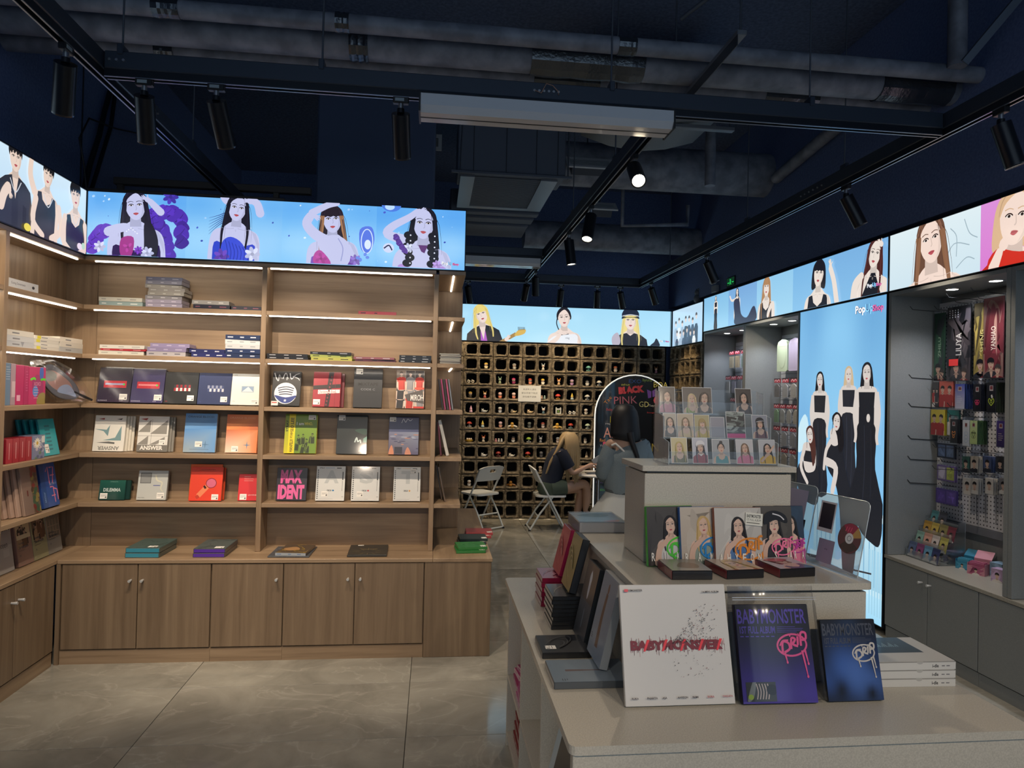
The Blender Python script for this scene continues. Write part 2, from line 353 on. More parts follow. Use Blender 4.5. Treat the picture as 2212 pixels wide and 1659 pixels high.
# ------------------------------------------------------------------ drawn people for posters and covers
def turnT(A, cx, cy, s, tilt=0, flip=1):
    c, d = math.cos(tilt), math.sin(tilt)
    A.T = lambda p: (cx+s*flip*(p[0]*c-p[1]*d), cy+s*(p[0]*d+p[1]*c))
def shade(c, k):
    return tuple(min(1, x*k) for x in lin(c))
def bust(A, cx, cy, s, hair='#191416', skin='#eccfbe', top='#22242c', tilt=0, style='long', fringe=False, neck='tank', length=2.2, body=True, hat=None, flip=1, streak=None, detail=True, coat=None):
    sk2 = shade(skin, .74); hair2 = shade(hair, 1.9) if max(lin(hair)) < .2 else shade(hair, .72)
    turnT(A, cx, cy, s, tilt*.4, flip)
    if style == 'long':
        A.blob([(-.36, .38), (0, .6), (.36, .38), (.47, -.1), (.56, -.8), (.62, -length*.8), (.42, -length), (0, -length*.9), (-.42, -length), (-.62, -length*.8), (-.56, -.8), (-.47, -.1)], hair)
    elif style == 'bob':
        A.blob([(-.38, .38), (0, .6), (.38, .38), (.5, -.1), (.46, -.62), (0, -.5), (-.46, -.62), (-.5, -.1)], hair)
    elif style == 'up':
        A.blob([(-.38, .3), (-.2, .56), (0, .62), (.2, .56), (.38, .3), (.36, -.1), (-.36, -.1)], hair); A.ell(.05, .66, .2, .17, hair)
    if body:
        A.blob([(-.17, -.55), (-.5, -.8), (-.82, -.95), (-.98, -1.35), (-1.0, -2.4), (-.9, -4), (.9, -4), (1.0, -2.4), (.98, -1.35), (.82, -.95), (.5, -.8), (.17, -.55)], skin, 3)
        A.poly([(-.17, -.2), (.17, -.2), (.2, -.75), (-.2, -.75)], sk2)
        if neck == 'tank': A.poly([(-.66, -.9), (-.4, -.84), (-.3, -1.15), (0, -1.32), (.3, -1.15), (.4, -.84), (.66, -.9), (.74, -1.5), (.72, -4), (-.72, -4), (-.74, -1.5)], top)
        elif neck == 'coat':
            A.poly([(-.2, -.66), (-.6, -.8), (-.95, -1.05), (-1.12, -1.8), (-1.1, -4), (1.1, -4), (1.12, -1.8), (.95, -1.05), (.6, -.8), (.2, -.66), (.02, -1.5)], coat or top)
            A.poly([(-.13, -.95), (.02, -1.5), (.15, -.95), (.2, -1.6), (.16, -4), (-.16, -4), (-.18, -1.6)], top)
        elif neck == 'tee': A.poly([(-.22, -.7), (-.6, -.8), (-.95, -1.05), (-1.1, -1.9), (-.8, -1.95), (-.78, -4), (.78, -4), (.8, -1.95), (1.1, -1.9), (.95, -1.05), (.6, -.8), (.22, -.7), (0, -.86)], top)
        elif neck == 'low': A.blob([(-.8, -1.45), (-.4, -1.5), (0, -1.62), (.4, -1.5), (.8, -1.45), (.82, -2.4), (.8, -4), (-.8, -4), (-.82, -2.4)], top, 3)
        elif neck == 'halter': A.poly([(-.12, -.7), (.12, -.7), (.55, -1.5), (.72, -2.2), (.72, -4), (-.72, -4), (-.72, -2.2), (-.55, -1.5)], top)
        A.poly([(.5, -1.6), (.72, -1.7), (.7, -4), (.45, -4)], shade(top, .7))
    turnT(A, cx, cy, s, tilt, flip)
    A.blob([(-.34, .2), (-.335, -.08), (-.25, -.33), (-.09, -.49), (.09, -.49), (.25, -.33), (.335, -.08), (.34, .2), (.2, .44), (-.2, .44)], skin, 3)
    if detail:
        A.poly([(.2, .3), (.34, .2), (.335, -.08), (.25, -.33), (.09, -.48), (.2, -.28), (.25, 0)], shade(skin, .87))
        for x in (-.145, .145):
            A.ell(x, .034, .066, .026, shade('#f0e8e0', .9), 0, 10); A.ell(x+.004, .036, .034, .03, '#241a18', 0, 8)
            A.stroke([(x-.085, .035), (x-.03, .078), (x+.04, .078), (x+.09, .04)], .024, '#2a1c1a')
            A.stroke([(x-.1, .15), (x, .178), (x+.095, .15)], .022, shade(hair, .9), .014)
        A.stroke([(.015, .05), (.035, -.1), (.0, -.145)], .02, sk2, .03)
        A.blob([(-.1, -.265), (-.03, -.24), (.03, -.24), (.1, -.265), (.03, -.325), (-.03, -.325)], '#b9545c', 2)
        A.stroke([(-.09, -.268), (.09, -.268)], .008, '#7c3238')
    else:
        for x in (-.14, .14): A.ell(x, .04, .06, .035, '#2a2020', 0, 8)
        A.ell(0, -.28, .08, .035, '#b9545c', 0, 8)
    if style == 'crown':
        A.blob([(-.38, .0), (-.4, .3), (-.18, .55), (.12, .56), (.38, .34), (.38, .0), (.31, .16), (.22, .36), (.02, .46), (-.22, .34), (-.31, .16)], hair, 3)
        for sg in (-1, 1): A.stroke([(sg*.35, .12), (sg*.37, -.3), (sg*.42, -.8)], .07, hair, .03)
    elif style in ('short',):
        A.poly(crom([(-.38, .0), (-.43, .3), (-.24, .58), (.1, .63), (.4, .4), (.38, .0)], False, 3)+[(.32, .16), (.26, .08), (.2, .2), (.1, .1), (.02, .24), (-.08, .12), (-.16, .24), (-.26, .1), (-.32, .18)], hair)
    else:
        A.poly(crom([(-.4, -.12), (-.41, .25), (-.2, .55), (.1, .585), (.38, .34), (.4, -.12), (.325, .08), (.25, .28), (.06, .47), (-.22, .3), (-.32, .1)], True, 3), hair)
        A.stroke([(-.2, .5), (-.33, .3), (-.37, .05)], .03, hair2, .012); A.stroke([(.15, .52), (.32, .32), (.37, .05)], .03, hair2, .012)
    if fringe and style != 'short': A.poly([(-.33, .34), (-.1, .5), (.15, .5), (.33, .34), (.34, .1), (.24, .13), (.16, .09), (.06, .14), (-.05, .1), (-.16, .14), (-.25, .1), (-.34, .12)], hair)
    if style == 'long':
        A.T = None; turnT(A, cx, cy, s, tilt*.6, flip)
        for sg in (-1, 1):
            A.stroke([(sg*.36, .15), (sg*.4, -.35), (sg*.5, -1.0), (sg*.46, -length*.95)], .17, streak or hair, .06)
            A.stroke([(sg*.4, .0), (sg*.46, -.6), (sg*.52, -1.3)], .03, hair2, .01)
    if detail and s > .1:
        A.T = None; turnT(A, cx, cy, s, tilt*.4, flip)
        if body and neck in ('low', 'tank', 'halter'):
            for sg in (-1, 1): A.stroke([(sg*.08, -.82), (sg*.3, -.86), (sg*.55, -.84)], .022, sk2, .006)
            A.stroke([(-.02, -.86), (0, -.95), (.02, -.86)], .014, sk2, .006)
            A.poly([(.62, -.86), (.8, -.96), (.96, -1.35), (.98, -1.8), (.86, -1.4)], shade(skin, .86))
        if style == 'long':
            for q in range(7):
                sg = -1 if q % 2 else 1; x = sg*(.3+.035*q); A.stroke([(x*.7, .42-.03*q), (x, .0), (x*1.2, -.6), (x*1.25, -length*.7)], .016, hair2 if q % 3 else shade(hair, .6), .004)
    if hat:
        turnT(A, cx, cy, s, tilt, flip)
        A.blob([(-.46, .2), (-.48, .42), (-.25, .7), (.2, .72), (.48, .45), (.46, .2), (.2, .28), (-.2, .28)], hat, 3); A.poly([(-.5, .2), (.5, .2), (.52, .1), (.2, .17), (-.2, .17), (-.52, .1)], shade(hat, .6))
        A.stroke([(-.46, .26), (0, .33), (.46, .26)], .05, '#c9ccd2')
    A.T = None
def limb(A, pts, w, col, w2=None): A.stroke(pts, w, col, w2); A.ell(pts[0][0], pts[0][1], w/2, w/2, col, 0, 10); A.ell(pts[-1][0], pts[-1][1], (w2 or w)/2, (w2 or w)/2, col, 0, 10)
def hand(A, x, y, s, ang, col):
    A.ell(x, y, s*.5, s*.4, col, ang, 10)
    for k in range(4):
        t = ang+(k-1.5)*.22; A.stroke([(x+.3*s*math.cos(t), y+.3*s*math.sin(t)), (x+(1.15-.1*abs(k-1.4))*s*math.cos(t+.1), y+(1.15-.1*abs(k-1.4))*s*math.sin(t+.1))], s*.2, col, s*.13)
    t = ang-.95; A.stroke([(x, y), (x+.8*s*math.cos(t), y+.8*s*math.sin(t))], s*.22, col, s*.15)
def popup(A, x, y, h):
    for t, dx, c in (('Pop', 0, '#ffffff'), ('Up', 1.95, '#8fd6ff'), ('Shop', 3.3, '#e86aa8')):
        A.text(t, x+dx*h, y, h*(1.25 if t != 'Shop' else 1), '#2b3f6b', bold=.09); A.text(t, x+dx*h, y, h*(1.25 if t != 'Shop' else 1), c, bold=.03)

# ------------------------------------------------------------------ room shell
fl = struct(MB().box(-4, -3, -.06, 3.7, 9, -.008).build('floor', mat('#4a4843', .6))); fl['label'] = 'polished grey marble tile floor'
tile = MB().bbox(0, 0, -.008, 1.192, .597, 0, .0012).mesh('tile', MARBLE)
for i in range(6):
    for j in range(20): ob('tile', tile, fl, (-3.673+i*1.195, -2.79+j*.6, 0))
def slab(name, a, m, label): o = struct(MB().box(*a).build(name, m)); o['label'] = label; return o
slab('ceiling', (-4, -3, 4.3, 3.7, 9, 4.4), CEIL_PAINT, 'black painted concrete ceiling slab')
slab('wall_left', (-2.6, -3, 0, -2.45, 9, 4.3), DARK_PAINT, 'dark blue-black wall above the bookcase')
slab('wall_right', (3.5, -3, 0, 3.65, 9, 4.3), DARK_PAINT, 'dark blue-black wall above the light boxes')
slab('wall_back', (-2.6, 8.87, 0, 3.65, 9, 4.3), DARK_PAINT, 'dark blue-black wall at the far end')
slab('trim_1', (3.1, -2, 2.77, 3.5, 8.87, 4.3), DARK_PAINT, 'dark bulkhead over the wall cabinets')
o = MB().bbox(-.92, 5.3, 0, -.03, 5.95, 4.3, .012)
o = struct(o.build('trim_2', mat('#4c5a76', .8, bump=9))); o['label'] = 'rough dark plastered column behind the bookcase'
for k, (y, z) in enumerate(((3.0, 2.9), (4.0, 2.9), (5.0, 2.9))):
    MB().box(-2.452, y, 2.75, -2.445, y+.012, 4.3).build('wall_seam', mat('#1d2430', .8), bpy.data.objects['wall_left'])

# ------------------------------------------------------------------ light boxes
def lightbox(label, w, h, loc, rotz, draw, bg, bg2=None, depth=.09, group='illuminated poster boxes'):
    t = thing('light_box', label, 'light box', loc, (0, 0, rotz), group)
    fm = mat('#20242b', .4, .4); m = MB()
    m.box(0, .001, 0, w, depth, h); m.build('case', fm, t)
    e = .006; m = MB(); m.box(0, -.006, 0, w, 0, e); m.box(0, -.006, h-e, w, 0, h); m.box(0, -.006, e, e, 0, h-e); m.box(w-e, -.006, e, w, 0, h-e); m.build('rim', fm, t)
    base = Art(w, h); base.rect(e, e, w-e, h-e, bg, bg2); base.build('glow_panel', t, BACKLIT_BASE, off=.0002)
    A = Art(w-2*e, h-2*e); A.p = []; draw(A); 
    if A.p: A.build('poster_film', t, BACKLIT, loc=(e, -.0006, e))
    return t
LB = []
def d_men(A):
    for (u, v, s, tl) in ((.82, .33, .15, 0), (1.035, .34, .135, .05), (1.32, .34, .125, -.15), (1.6, .31, .138, .12)):
        sk = '#e6cfc0'
        if u > 1.25 and u < 1.4: limb(A, [(1.2, .22), (1.16, .3), (1.17, .4)], .05, sk, .035)
        bust(A, u, v, s, '#1b1a1c', sk, '#23252e', tl, 'short', True, 'coat' if u < 1.1 else 'tank', coat='#2b2d36')
        A.stroke([(u-.04, v-.11), (u+.005, v-.17), (u+.05, v-.11)], .006, '#c8ccd4')
        if u > 1.25:
            for sg in (-1, 1): limb(A, [(u+sg*.11, v-.15), (u+sg*.13, v-.27), (u+sg*.04, v-.33)], .045, sk, .035)
        elif u > 1: limb(A, [(.93, .08), (.95, .14), (.98, .18)], .05, sk); hand(A, .99, .17, .04, -1.2, sk)
    A.ell(1.14, .02, .03, .02, '#e8d44a'); A.ell(1.66, .03, .03, .02, '#e9d8e6'); A.ell(1.7, .04, .02, .02, '#b7d7c0')
LB.append(lightbox('light box over the near bookcase showing young men in dark tank tops', 1.745, .39, (-2.086, 2.6, 2.36), R(90), d_men, '#b4d6ef', '#cfe6f6'))
def ruffle(A, pts, w, col, n=5):
    # frilled cloth: overlapping scallops along a path, light edge and dark fold on each
    P_ = crom(pts, False, n)
    for k, (x, y) in enumerate(P_):
        a = k*1.7; q = w*(.75+.25*math.sin(k*2.1))
        A.blob([(x+q*.5*math.cos(a+t)*(1+.25*math.sin(3*t+k)), y+q*.5*math.sin(a+t)*(1+.25*math.cos(2*t+k))) for t in (0, 1.05, 2.1, 3.14, 4.2, 5.24)], shade(col, (.7, 1.0, 1.35)[k % 3]), 3)
        A.stroke([(x-q*.3, y-q*.25), (x, y), (x+q*.2, y+q*.3)], w*.05, shade(col, .4), w*.02)
def petals(A, x, y, r, c, n=7):
    for k in range(n): t = 6.283*k/n; A.ell(x+r*.55*math.cos(t), y+r*.55*math.sin(t), r*.5, r*.28, shade(c, (.8, 1.15)[k % 2]), t, 10)
    A.ell(x, y, r*.25, r*.25, shade(c, .6), 0, 8)
def d_blue(A):
    for a, b, c1, c2 in ((0, .561, '#7fc0f4', '#5fa9ee'), (.561, 1.127, '#86c6f5', '#68b0ef'), (1.127, 1.698, '#7cc2f6', '#66aff0'), (1.698, 2.252, '#6ab6f4', '#5ba6ee')):
        A.field(a, 0, b, A.h, c1, ((.1, .9, .35, c2), (.9, .9, .35, c2), (.5, .2, .3, '#a2d6fa'), (.15, .3, .25, '#9bd2f9'), (.85, .35, .25, '#94ccf7')), 12, 8)
    rnd = random.Random(3)
    for k in range(70):
        u, v = rnd.uniform(.02, 2.2), rnd.uniform(.02, .37); r = rnd.uniform(.002, .008); A.ell(u, v, r*1.3, r, rnd.choice(['#4a5ec8', '#d9edff', '#3c51b4', '#a9d2fb']), rnd.random(), 7)
    sk = '#c3c6ea'; pur = '#5a35b8'; dk = '#191527'
    # first: ruffled purple sleeves
    ruffle(A, [(.03, .04), (.06, .12), (.12, .15), (.18, .1), (.16, .02)], .09, '#6238be'); petals(A, .075, .05, .034, '#cfd0f4')
    ruffle(A, [(.46, .01), (.45, .1), (.43, .17), (.38, .24), (.45, .27), (.53, .24), (.54, .1)], .1, '#4f30ae'); ruffle(A, [(.34, .25), (.4, .29), (.47, .28)], .06, '#5a36c0')
    bust(A, .273, .3, .165, dk, sk, '#2a1650', .12, 'long', False, 'low', 1.6); limb(A, [(.13, .14), (.18, .16), (.22, .17)], .06, sk, .05)
    limb(A, [(.42, .27), (.36, .33)], .045, sk, .035); hand(A, .345, .34, .04, 2.6, sk); A.blob([(.33, .2), (.37, .2), (.41, .1), (.4, 0), (.34, 0), (.33, .1)], dk)
    A.blob([(.2, .0), (.2, .1), (.27, .11), (.26, 0)], '#a2368a'); petals(A, .475, .365, .045, '#4a38b0'); petals(A, .35, .02, .038, '#c9cef4'); [A.ell(.23+.012*q, .165-.01*abs(q-2), .004, .004, '#eef2ff', 0, 6) for q in range(6)]
    petals(A, .24, .05, .03, '#b0409a'); petals(A, .3, .035, .025, '#7a3ac0')
    # second: loose dark hair, blue dress
    for q in range(6): A.stroke([(.82, .3-.01*q), (.76, .27-.012*q), (.7, .25-.02*q)], .006, '#2a3a86', .001)
    limb(A, [(.78, .4), (.8, .36), (.84, .35)], .05, sk, .04)
    bust(A, .866, .315, .15, '#171523', sk, '#3346c8', -.15, 'long', False, 'low', 1.9); limb(A, [(1.0, .29), (.98, .35), (.94, .37)], .05, sk, .04); hand(A, .94, .36, .04, 2.9, sk)
    A.blob([(.79, 0), (.78, .1), (.83, .14), (.9, .1), (.93, 0)], '#3c4fd6'); petals(A, .96, .04, .045, '#cdd3f6'); petals(A, .78, .02, .045, '#6a48b8'); [A.stroke([(.8+.02*q, .12-.008*q), (.815+.02*q, .05), (.81+.02*q, .0)], .004, '#2634a0') for q in range(6)]
    # third: bare back, raised arm, brown-tipped hair
    bust(A, 1.43, .275, .16, '#241a26', sk, '#7a4fb4', .1, 'long', True, 'low', 1.7, streak='#a97a54')
    A.blob([(1.36, .15), (1.46, .18), (1.54, .12), (1.53, 0), (1.4, 0), (1.36, .08)], sk); limb(A, [(1.42, .13), (1.33, .18), (1.28, .24), (1.3, .29)], .07, sk, .05); limb(A, [(1.31, .31), (1.4, .36), (1.46, .375)], .045, sk, .03); hand(A, 1.31, .3, .05, -.6, sk)
    A.blob([(1.33, .0), (1.33, .06), (1.37, .08), (1.43, 0)], '#b4479c'); A.blob([(1.6, .22), (1.67, .24), (1.69, .16), (1.66, .08), (1.61, .1)], '#5a78e2'); A.ell(1.65, .13, .02, .03, '#dbe9ff'); A.ring(1.645, .15, .035, .075, .006, '#cfe2ff', 20); petals(A, 1.58, .03, .035, '#8d73c8'); petals(A, 1.37, .03, .035, '#b4479c'); [A.ell(1.62+.03*math.cos(q), .05+.02*math.sin(q*2), .012, .01, '#6f8fe8', q, 8) for q in range(4)]; A.stroke([(1.47, .16), (1.5, .1), (1.49, .02)], .006, '#9a9fd0')
    # fourth: dark braids, arm over head
    bust(A, 1.992, .275, .185, '#15131f', sk, '#b38fd8', -.05, 'long', False, 'low', 1.45)
    limb(A, [(1.88, .17), (1.77, .2), (1.8, .25), (1.9, .31), (1.95, .35)], .06, sk, .035); hand(A, 1.96, .35, .045, .3, sk)
    for sx in (1.9, 2.05):
        for q in range(6): A.ell(sx+.01*math.sin(q*2), .2-.035*q, .03, .024, '#15131f'); A.ell(sx+.012, .2-.035*q, .005, .005, '#e8ecff', 0, 6)
    A.ell(1.778, .114, .034, .03, '#cfd9f6'); A.stroke([(1.75, .11), (1.78, .13), (1.8, .1)], .008, '#2b2c52'); A.ell(1.79, .38, .06, .04, '#4e7de0'); A.ell(1.78, .37, .03, .02, '#bcdcff'); petals(A, 1.9, .12, .03, '#d0d6f8'); ruffle(A, [(1.82, .19), (1.85, .14), (1.88, .1)], .04, '#5a3a96'); petals(A, 2.08, .02, .03, '#b89ae0')
    A.poly([(1.96, .14), (2.02, .14), (2.0, .09), (1.98, .1)], '#5b2f6f')
    popup(A, 2.11, .018, .02)
LB.append(lightbox('blue light box over the long bookcase showing four women among purple petals', 2.265, .39, (-2.083, 4.345, 2.36), 0, d_blue, '#74baf3'))
def d_far(A):
    for a, b, c1, c2 in ((0, 1.154, '#b3e3f8', '#a3d8f4'), (1.154, 2.088, '#b5e4f8', '#a5d9f4'), (2.088, 3.06, '#b4e3f8', '#a5d9f4')): A.rect(a, 0, b, A.h, c1, c2)
    sk = '#ecd9cf'
    bust(A, .57, .335, .215, '#e8d27c', sk, '#b05ac0', -.35, 'long', True, 'coat', 1.5, coat='#20232c', flip=-1)
    A.stroke([(.8, -.03), (1.02, .1)], .045, '#a8864f', smooth=False); A.blob([(1.0, .08), (1.05, .15), (1.14, .16), (1.13, .11), (1.06, .08)], '#d8b35c'); hand(A, .9, .03, .06, .8, sk)
    for q in range(6): A.stroke([(1.05+.016*q, .145+.002*q), (1.046+.016*q, .19)], .007, '#4b4a48')
    bust(A, 1.635, .325, .225, '#1d1a22', sk, '#e8e8ee', .1, 'up', False, 'low'); A.stroke([(1.56, .12), (1.63, .1), (1.7, .12)], .014, '#26242b'); A.stroke([(1.55, .33), (1.54, .25), (1.57, .17)], .012, '#1d1a22')
    A.blob([(1.43, -.02), (1.5, .08), (1.6, .1), (1.78, .12), (1.82, .06), (1.76, -.02)], '#e9edf3'); limb(A, [(1.45, -.02), (1.55, .06), (1.6, .15)], .06, sk, .04); A.text('ring', 1.66, .05, .03, '#4a4a58')
    bust(A, 2.51, .32, .23, '#ecd98c', sk, '#2a2a33', .03, 'long', True, 'tee', 1.6, hat='#20263a')
    A.blob([(2.28, 0), (2.27, .1), (2.34, .16), (2.38, .06), (2.36, 0)], '#b9b3c2'); A.blob([(2.78, 0), (2.83, .05), (2.86, .1), (2.9, .04), (2.9, 0)], '#2b3140'); popup(A, 2.9, .05, .025)
LB.append(lightbox('light box above the block wall showing a blonde guitarist and two women', 3.06, .47, (.0, 8.655, 2.24), 0, d_far, '#b0e0f7'))
def d_group(A):
    rnd = random.Random(5)
    for row, (v, n) in enumerate(((.27, 7), (.13, 6))):
        for k in range(n):
            u = .12+.115*k+.05*row; c = rnd.choice(['#e9eef2', '#3b4a63', '#dfe7ee', '#2f3b50', '#9fb2c6'])
            A.poly([(u-.05, 0), (u-.055, v-.09), (u-.03, v-.045), (u+.03, v-.045), (u+.055, v-.09), (u+.05, 0)], c)
            bust(A, u, v+rnd.uniform(-.01, .05), .07, '#4a3a34', '#e3cfc4', c, 0, 'short', body=False, detail=False)
LB.append(lightbox('corner light box showing a crowd of people in white and navy', 1.02, .47, (3.08, 8.64, 2.24), R(-90), d_group, '#a9cdea', '#bfdcf0'))
def d_five(A):
    for a, b, c1, c2 in ((0, .661, '#9cd0ec', '#86bfe6'), (.661, 1.298, '#8cc0e8', '#7aa9da'), (1.298, 1.969, '#a4d5ef', '#92c8ea'), (1.969, 2.58, '#8cc3ea', '#7ab4e2'), (2.58, 3.23, '#84bce6', '#79afdf')): A.rect(a, 0, b, A.h, c1, c2)
    sk = '#e8dcd2'; bl = '#22242e'
    full(A, .33, .0, .37, bl, '#1b181c', sk)
    bust(A, .87, .335, .07, '#1b181c', sk, bl, 0, 'long', False, 'tank', 2.0); limb(A, [(.87, .27), (.75, .26), (.7, .31)], .028, sk, .02)
    A.blob([(.8, .25), (.92, .25), (.97, .1), (1.1, .05), (1.22, .14), (1.28, .12), (1.28, 0), (.85, 0), (.82, .1)], '#3a3d52')
    bust(A, 1.5, .29, .165, '#b0865e', sk, bl, .1, 'long', True, 'tank', 1.9, flip=-1); limb(A, [(1.64, .0), (1.63, .12), (1.56, .06), (1.54, .02)], .06, sk, .04)
    bust(A, 2.385, .265, .2, '#1a1a24', sk, bl, -.18, 'bob', True, 'tank'); limb(A, [(2.64, 0), (2.6, .17), (2.55, .28)], .06, sk, .05); hand(A, 2.55, .3, .05, 1.7, sk)
    bust(A, 3.095, .285, .19, '#4a2624', sk, '#1c1e26', .3, 'long', False, 'halter', 1.9, flip=-1); limb(A, [(2.86, .0), (2.88, .1), (2.95, .15)], .08, sk, .06); hand(A, 3.17, .34, .05, 2.4, sk)
    popup(A, 3.02, .045, .03)
def full(A, x, y, h, dress, hair, skin, lean=0, cut=True, flip=1, wide=1):
    T0 = A.T
    turnT(A, x, y, h, lean, flip)
    P = A.T
    A.blob([(-.05, .96), (0, 1.0), (.05, .96), (.075, .8), (.08, .66), (-.08, .66), (-.075, .8)], hair, 3)
    A.blob([(-.04, .84), (-.105, .815), (-.12, .7), (-.11, .55), (.11, .55), (.12, .7), (.105, .815), (.04, .84)], skin, 3)
    A.poly([(-.025, .9), (.025, .9), (.03, .82), (-.03, .82)], shade(skin, .8))
    A.poly([(-.085, .8), (-.03, .8), (.03, .8), (.085, .8), (.075, .66), (-.075, .66)], dress)
    if not cut: A.poly([(-.08, .7), (.08, .7), (.08, .55), (-.08, .55)], dress)
    A.blob([(-.075, .6), (.075, .6), (.105, .48), (.1, .3), (.12*wide, .0), (-.12*wide, .0), (-.1, .3), (-.105, .48)], dress, 3)
    for sg in (-1, 1): A.stroke([(sg*.105, .8), (sg*.13, .66), (sg*.11, .52), (sg*.12, .46)], .04, skin, .025)
    A.stroke([(-.02, .58), (-.01, .3), (-.03, .02)], .006, shade(dress, 2.2)); A.stroke([(.05, .56), (.06, .3), (.05, .02)], .005, shade(dress, 2.0))
    A.T = None
    q = P((0, .925)); bust(A, q[0], q[1], h*.125, hair, skin, dress, lean, 'crown', body=False, flip=flip, detail=h > .5)
LB.append(lightbox('long light box along the wall cabinets showing five women in black', 3.24, .39, (3.08, 7.6, 2.345), R(-90), d_five, '#8fc4e9'))
def d_two(A):
    A.rect(0, 0, .781, A.h, '#cde2ec', '#dcebf0'); A.rect(.781, 0, 1.25, A.h, '#d77fd0', '#d98fd6'); A.rect(1.25, 0, 2.4, A.h, '#cfe4ee')
    for p in ([(.5, .1), (.58, .2), (.7, .17)], [(.55, .3), (.6, .24), (.6, .12)], [(.66, .33), (.7, .24), (.76, .2)], [(.6, .05), (.68, .1), (.74, .08)]): A.stroke(p, .006, '#9fb3bd')
    sk = '#f0d8cb'
    bust(A, .385, .265, .285, '#6a4a3a', sk, '#23263e', .12, 'long', False, 'low', 1.3, streak='#8a6246')
    bust(A, 1.02, .25, .29, '#d9b48e', sk, '#c02a22', -.1, 'bob', False, 'tee'); A.blob([(.86, 0), (.9, .1), (1.05, .06), (1.25, .04), (1.25, 0)], '#cf2f22'); limb(A, [(.88, .0), (.92, .08)], .07, sk, .05); hand(A, .95, .12, .08, 1.2, sk)
    bust(A, 1.75, .25, .28, '#1a1a20', sk, '#2a2a33', 0, 'long', True)
LB.append(lightbox('light box over the pegboard bay showing two large faces', 2.4, .39, (3.08, 4.358, 2.345), R(-90), d_two, '#cfe0ea'))
def d_tall(A):
    w, h = A.w, A.h
    A.rect(0, .5, w, h, '#8dc6ec', '#67a6d8'); A.rect(0, 0, w, .5, '#a5daf4', '#8dc6ec')
    A.field(0, .5, w, h, '#7fbce6', ((.3, .75, .25, '#8fcbee'), (.7, .55, .3, '#92cdf0'), (.2, .95, .25, '#6aa6d6'), (.85, .9, .25, '#6ba7d6'), (.05, .5, .2, '#74b0de'), (.95, .6, .18, '#78b4e0'), (.5, .85, .2, '#86c2ea')), 14, 20)
    st = '#c6e6f2'; st2 = '#9fcbe0'
    A.poly([(0, .75), (.1, .95), (.05, 1.35), (.14, 1.4), (.18, 1.0), (.25, .8), (.22, .45), (0, .5)], st2); A.blob([(.0, 1.3), (.1, 1.42), (.16, 1.3), (.1, 1.15), (0, 1.1)], st)
    for (a, b, t, bt) in ((.26, .56, .8, .33), (.8, 1.1, .74, .22)):
        A.rect(a, bt, b, t, st2, st); A.rect(a-.03, t-.04, b+.03, t+.02, st); A.rect(a-.05, bt-.05, b+.05, bt, st)
        for k in range(4): A.stroke([(a+.05+.06*k, bt+.02), (a+.05+.06*k, t-.05)], .012, '#7fb0cd')
    A.blob([(.72, .45), (.78, .58), (.86, .55), (.88, .4), (.8, .34)], '#bfe4f2'); A.ell(.85, .54, .05, .09, '#9ccbe2'); A.blob([(.58, .3), (.66, .36), (.75, .33), (.7, .25)], '#c9e9f5')
    A.rect(0, 0, w, .18, '#9fd6f2', '#b4e2f7')
    for k in range(5): A.rect(.97+.03*k, .05, .985+.03*k, .5, '#9fcfe6')
    sk = '#d3c9c2'; bl = '#1d2028'
    full(A, .315, .8, .97, bl, '#16161c', sk, 0, True); full(A, .7, .9, .9, '#22252e', '#c7b08e', sk, 0, True, 1, .9)
    # seated ones
    A.blob([(.05, 1.02), (.3, 1.0), (.33, .85), (.3, .7), (.1, .72), (.0, .85)], bl); A.blob([(.08, 1.14), (.14, 1.19), (.26, 1.16), (.28, 1.0), (.22, .95), (.12, .96)], sk); A.poly([(.1, 1.12), (.27, 1.12), (.27, 1.03), (.1, 1.03)], bl)
    limb(A, [(.1, 1.12), (.06, .98), (.16, .86)], .05, sk, .035); A.blob([(.13, 1.28), (.19, 1.33), (.25, 1.28), (.28, 1.1), (.24, 1.0), (.2, 1.14)], '#4a2a26'); bust(A, .19, 1.25, .13, '#4a2a26', sk, bl, .12, 'crown', body=False)
    A.blob([(.5, 1.28), (.62, 1.3), (.66, 1.1), (.74, .9), (.85, .75), (.78, .2), (.68, .2), (.62, .7), (.56, .9), (.46, 1.0), (.43, 1.1)], bl); limb(A, [(.44, 1.06), (.56, 1.02), (.52, .84)], .07, sk, .05); limb(A, [(.52, 1.25), (.43, 1.15), (.4, 1.0)], .045, sk, .03)
    A.blob([(.48, 1.3), (.55, 1.33), (.62, 1.28), (.58, 1.2), (.5, 1.2)], sk); A.blob([(.5, 1.4), (.565, 1.45), (.63, 1.4), (.66, 1.2), (.6, 1.15), (.57, 1.27)], '#16161c'); bust(A, .565, 1.375, .13, '#16161c', sk, bl, -.1, 'crown', body=False)
    full(A, .925, .74, 1.08, '#191c24', '#1a1a20', sk, .0, False, 1, 1.5); A.blob([(.8, .78), (.87, .62), (1.0, .55), (1.1, .56), (1.1, .85)], '#191c24'); A.ell(.95, 1.42, .02, .03, sk)
    popup(A, .78, 2.16, .06)
LB.append(lightbox('floor-length light box showing five women in black gowns by columns', 1.132, 2.29, (3.08, 5.5, .05), R(-90), d_tall, '#86c3ea'))
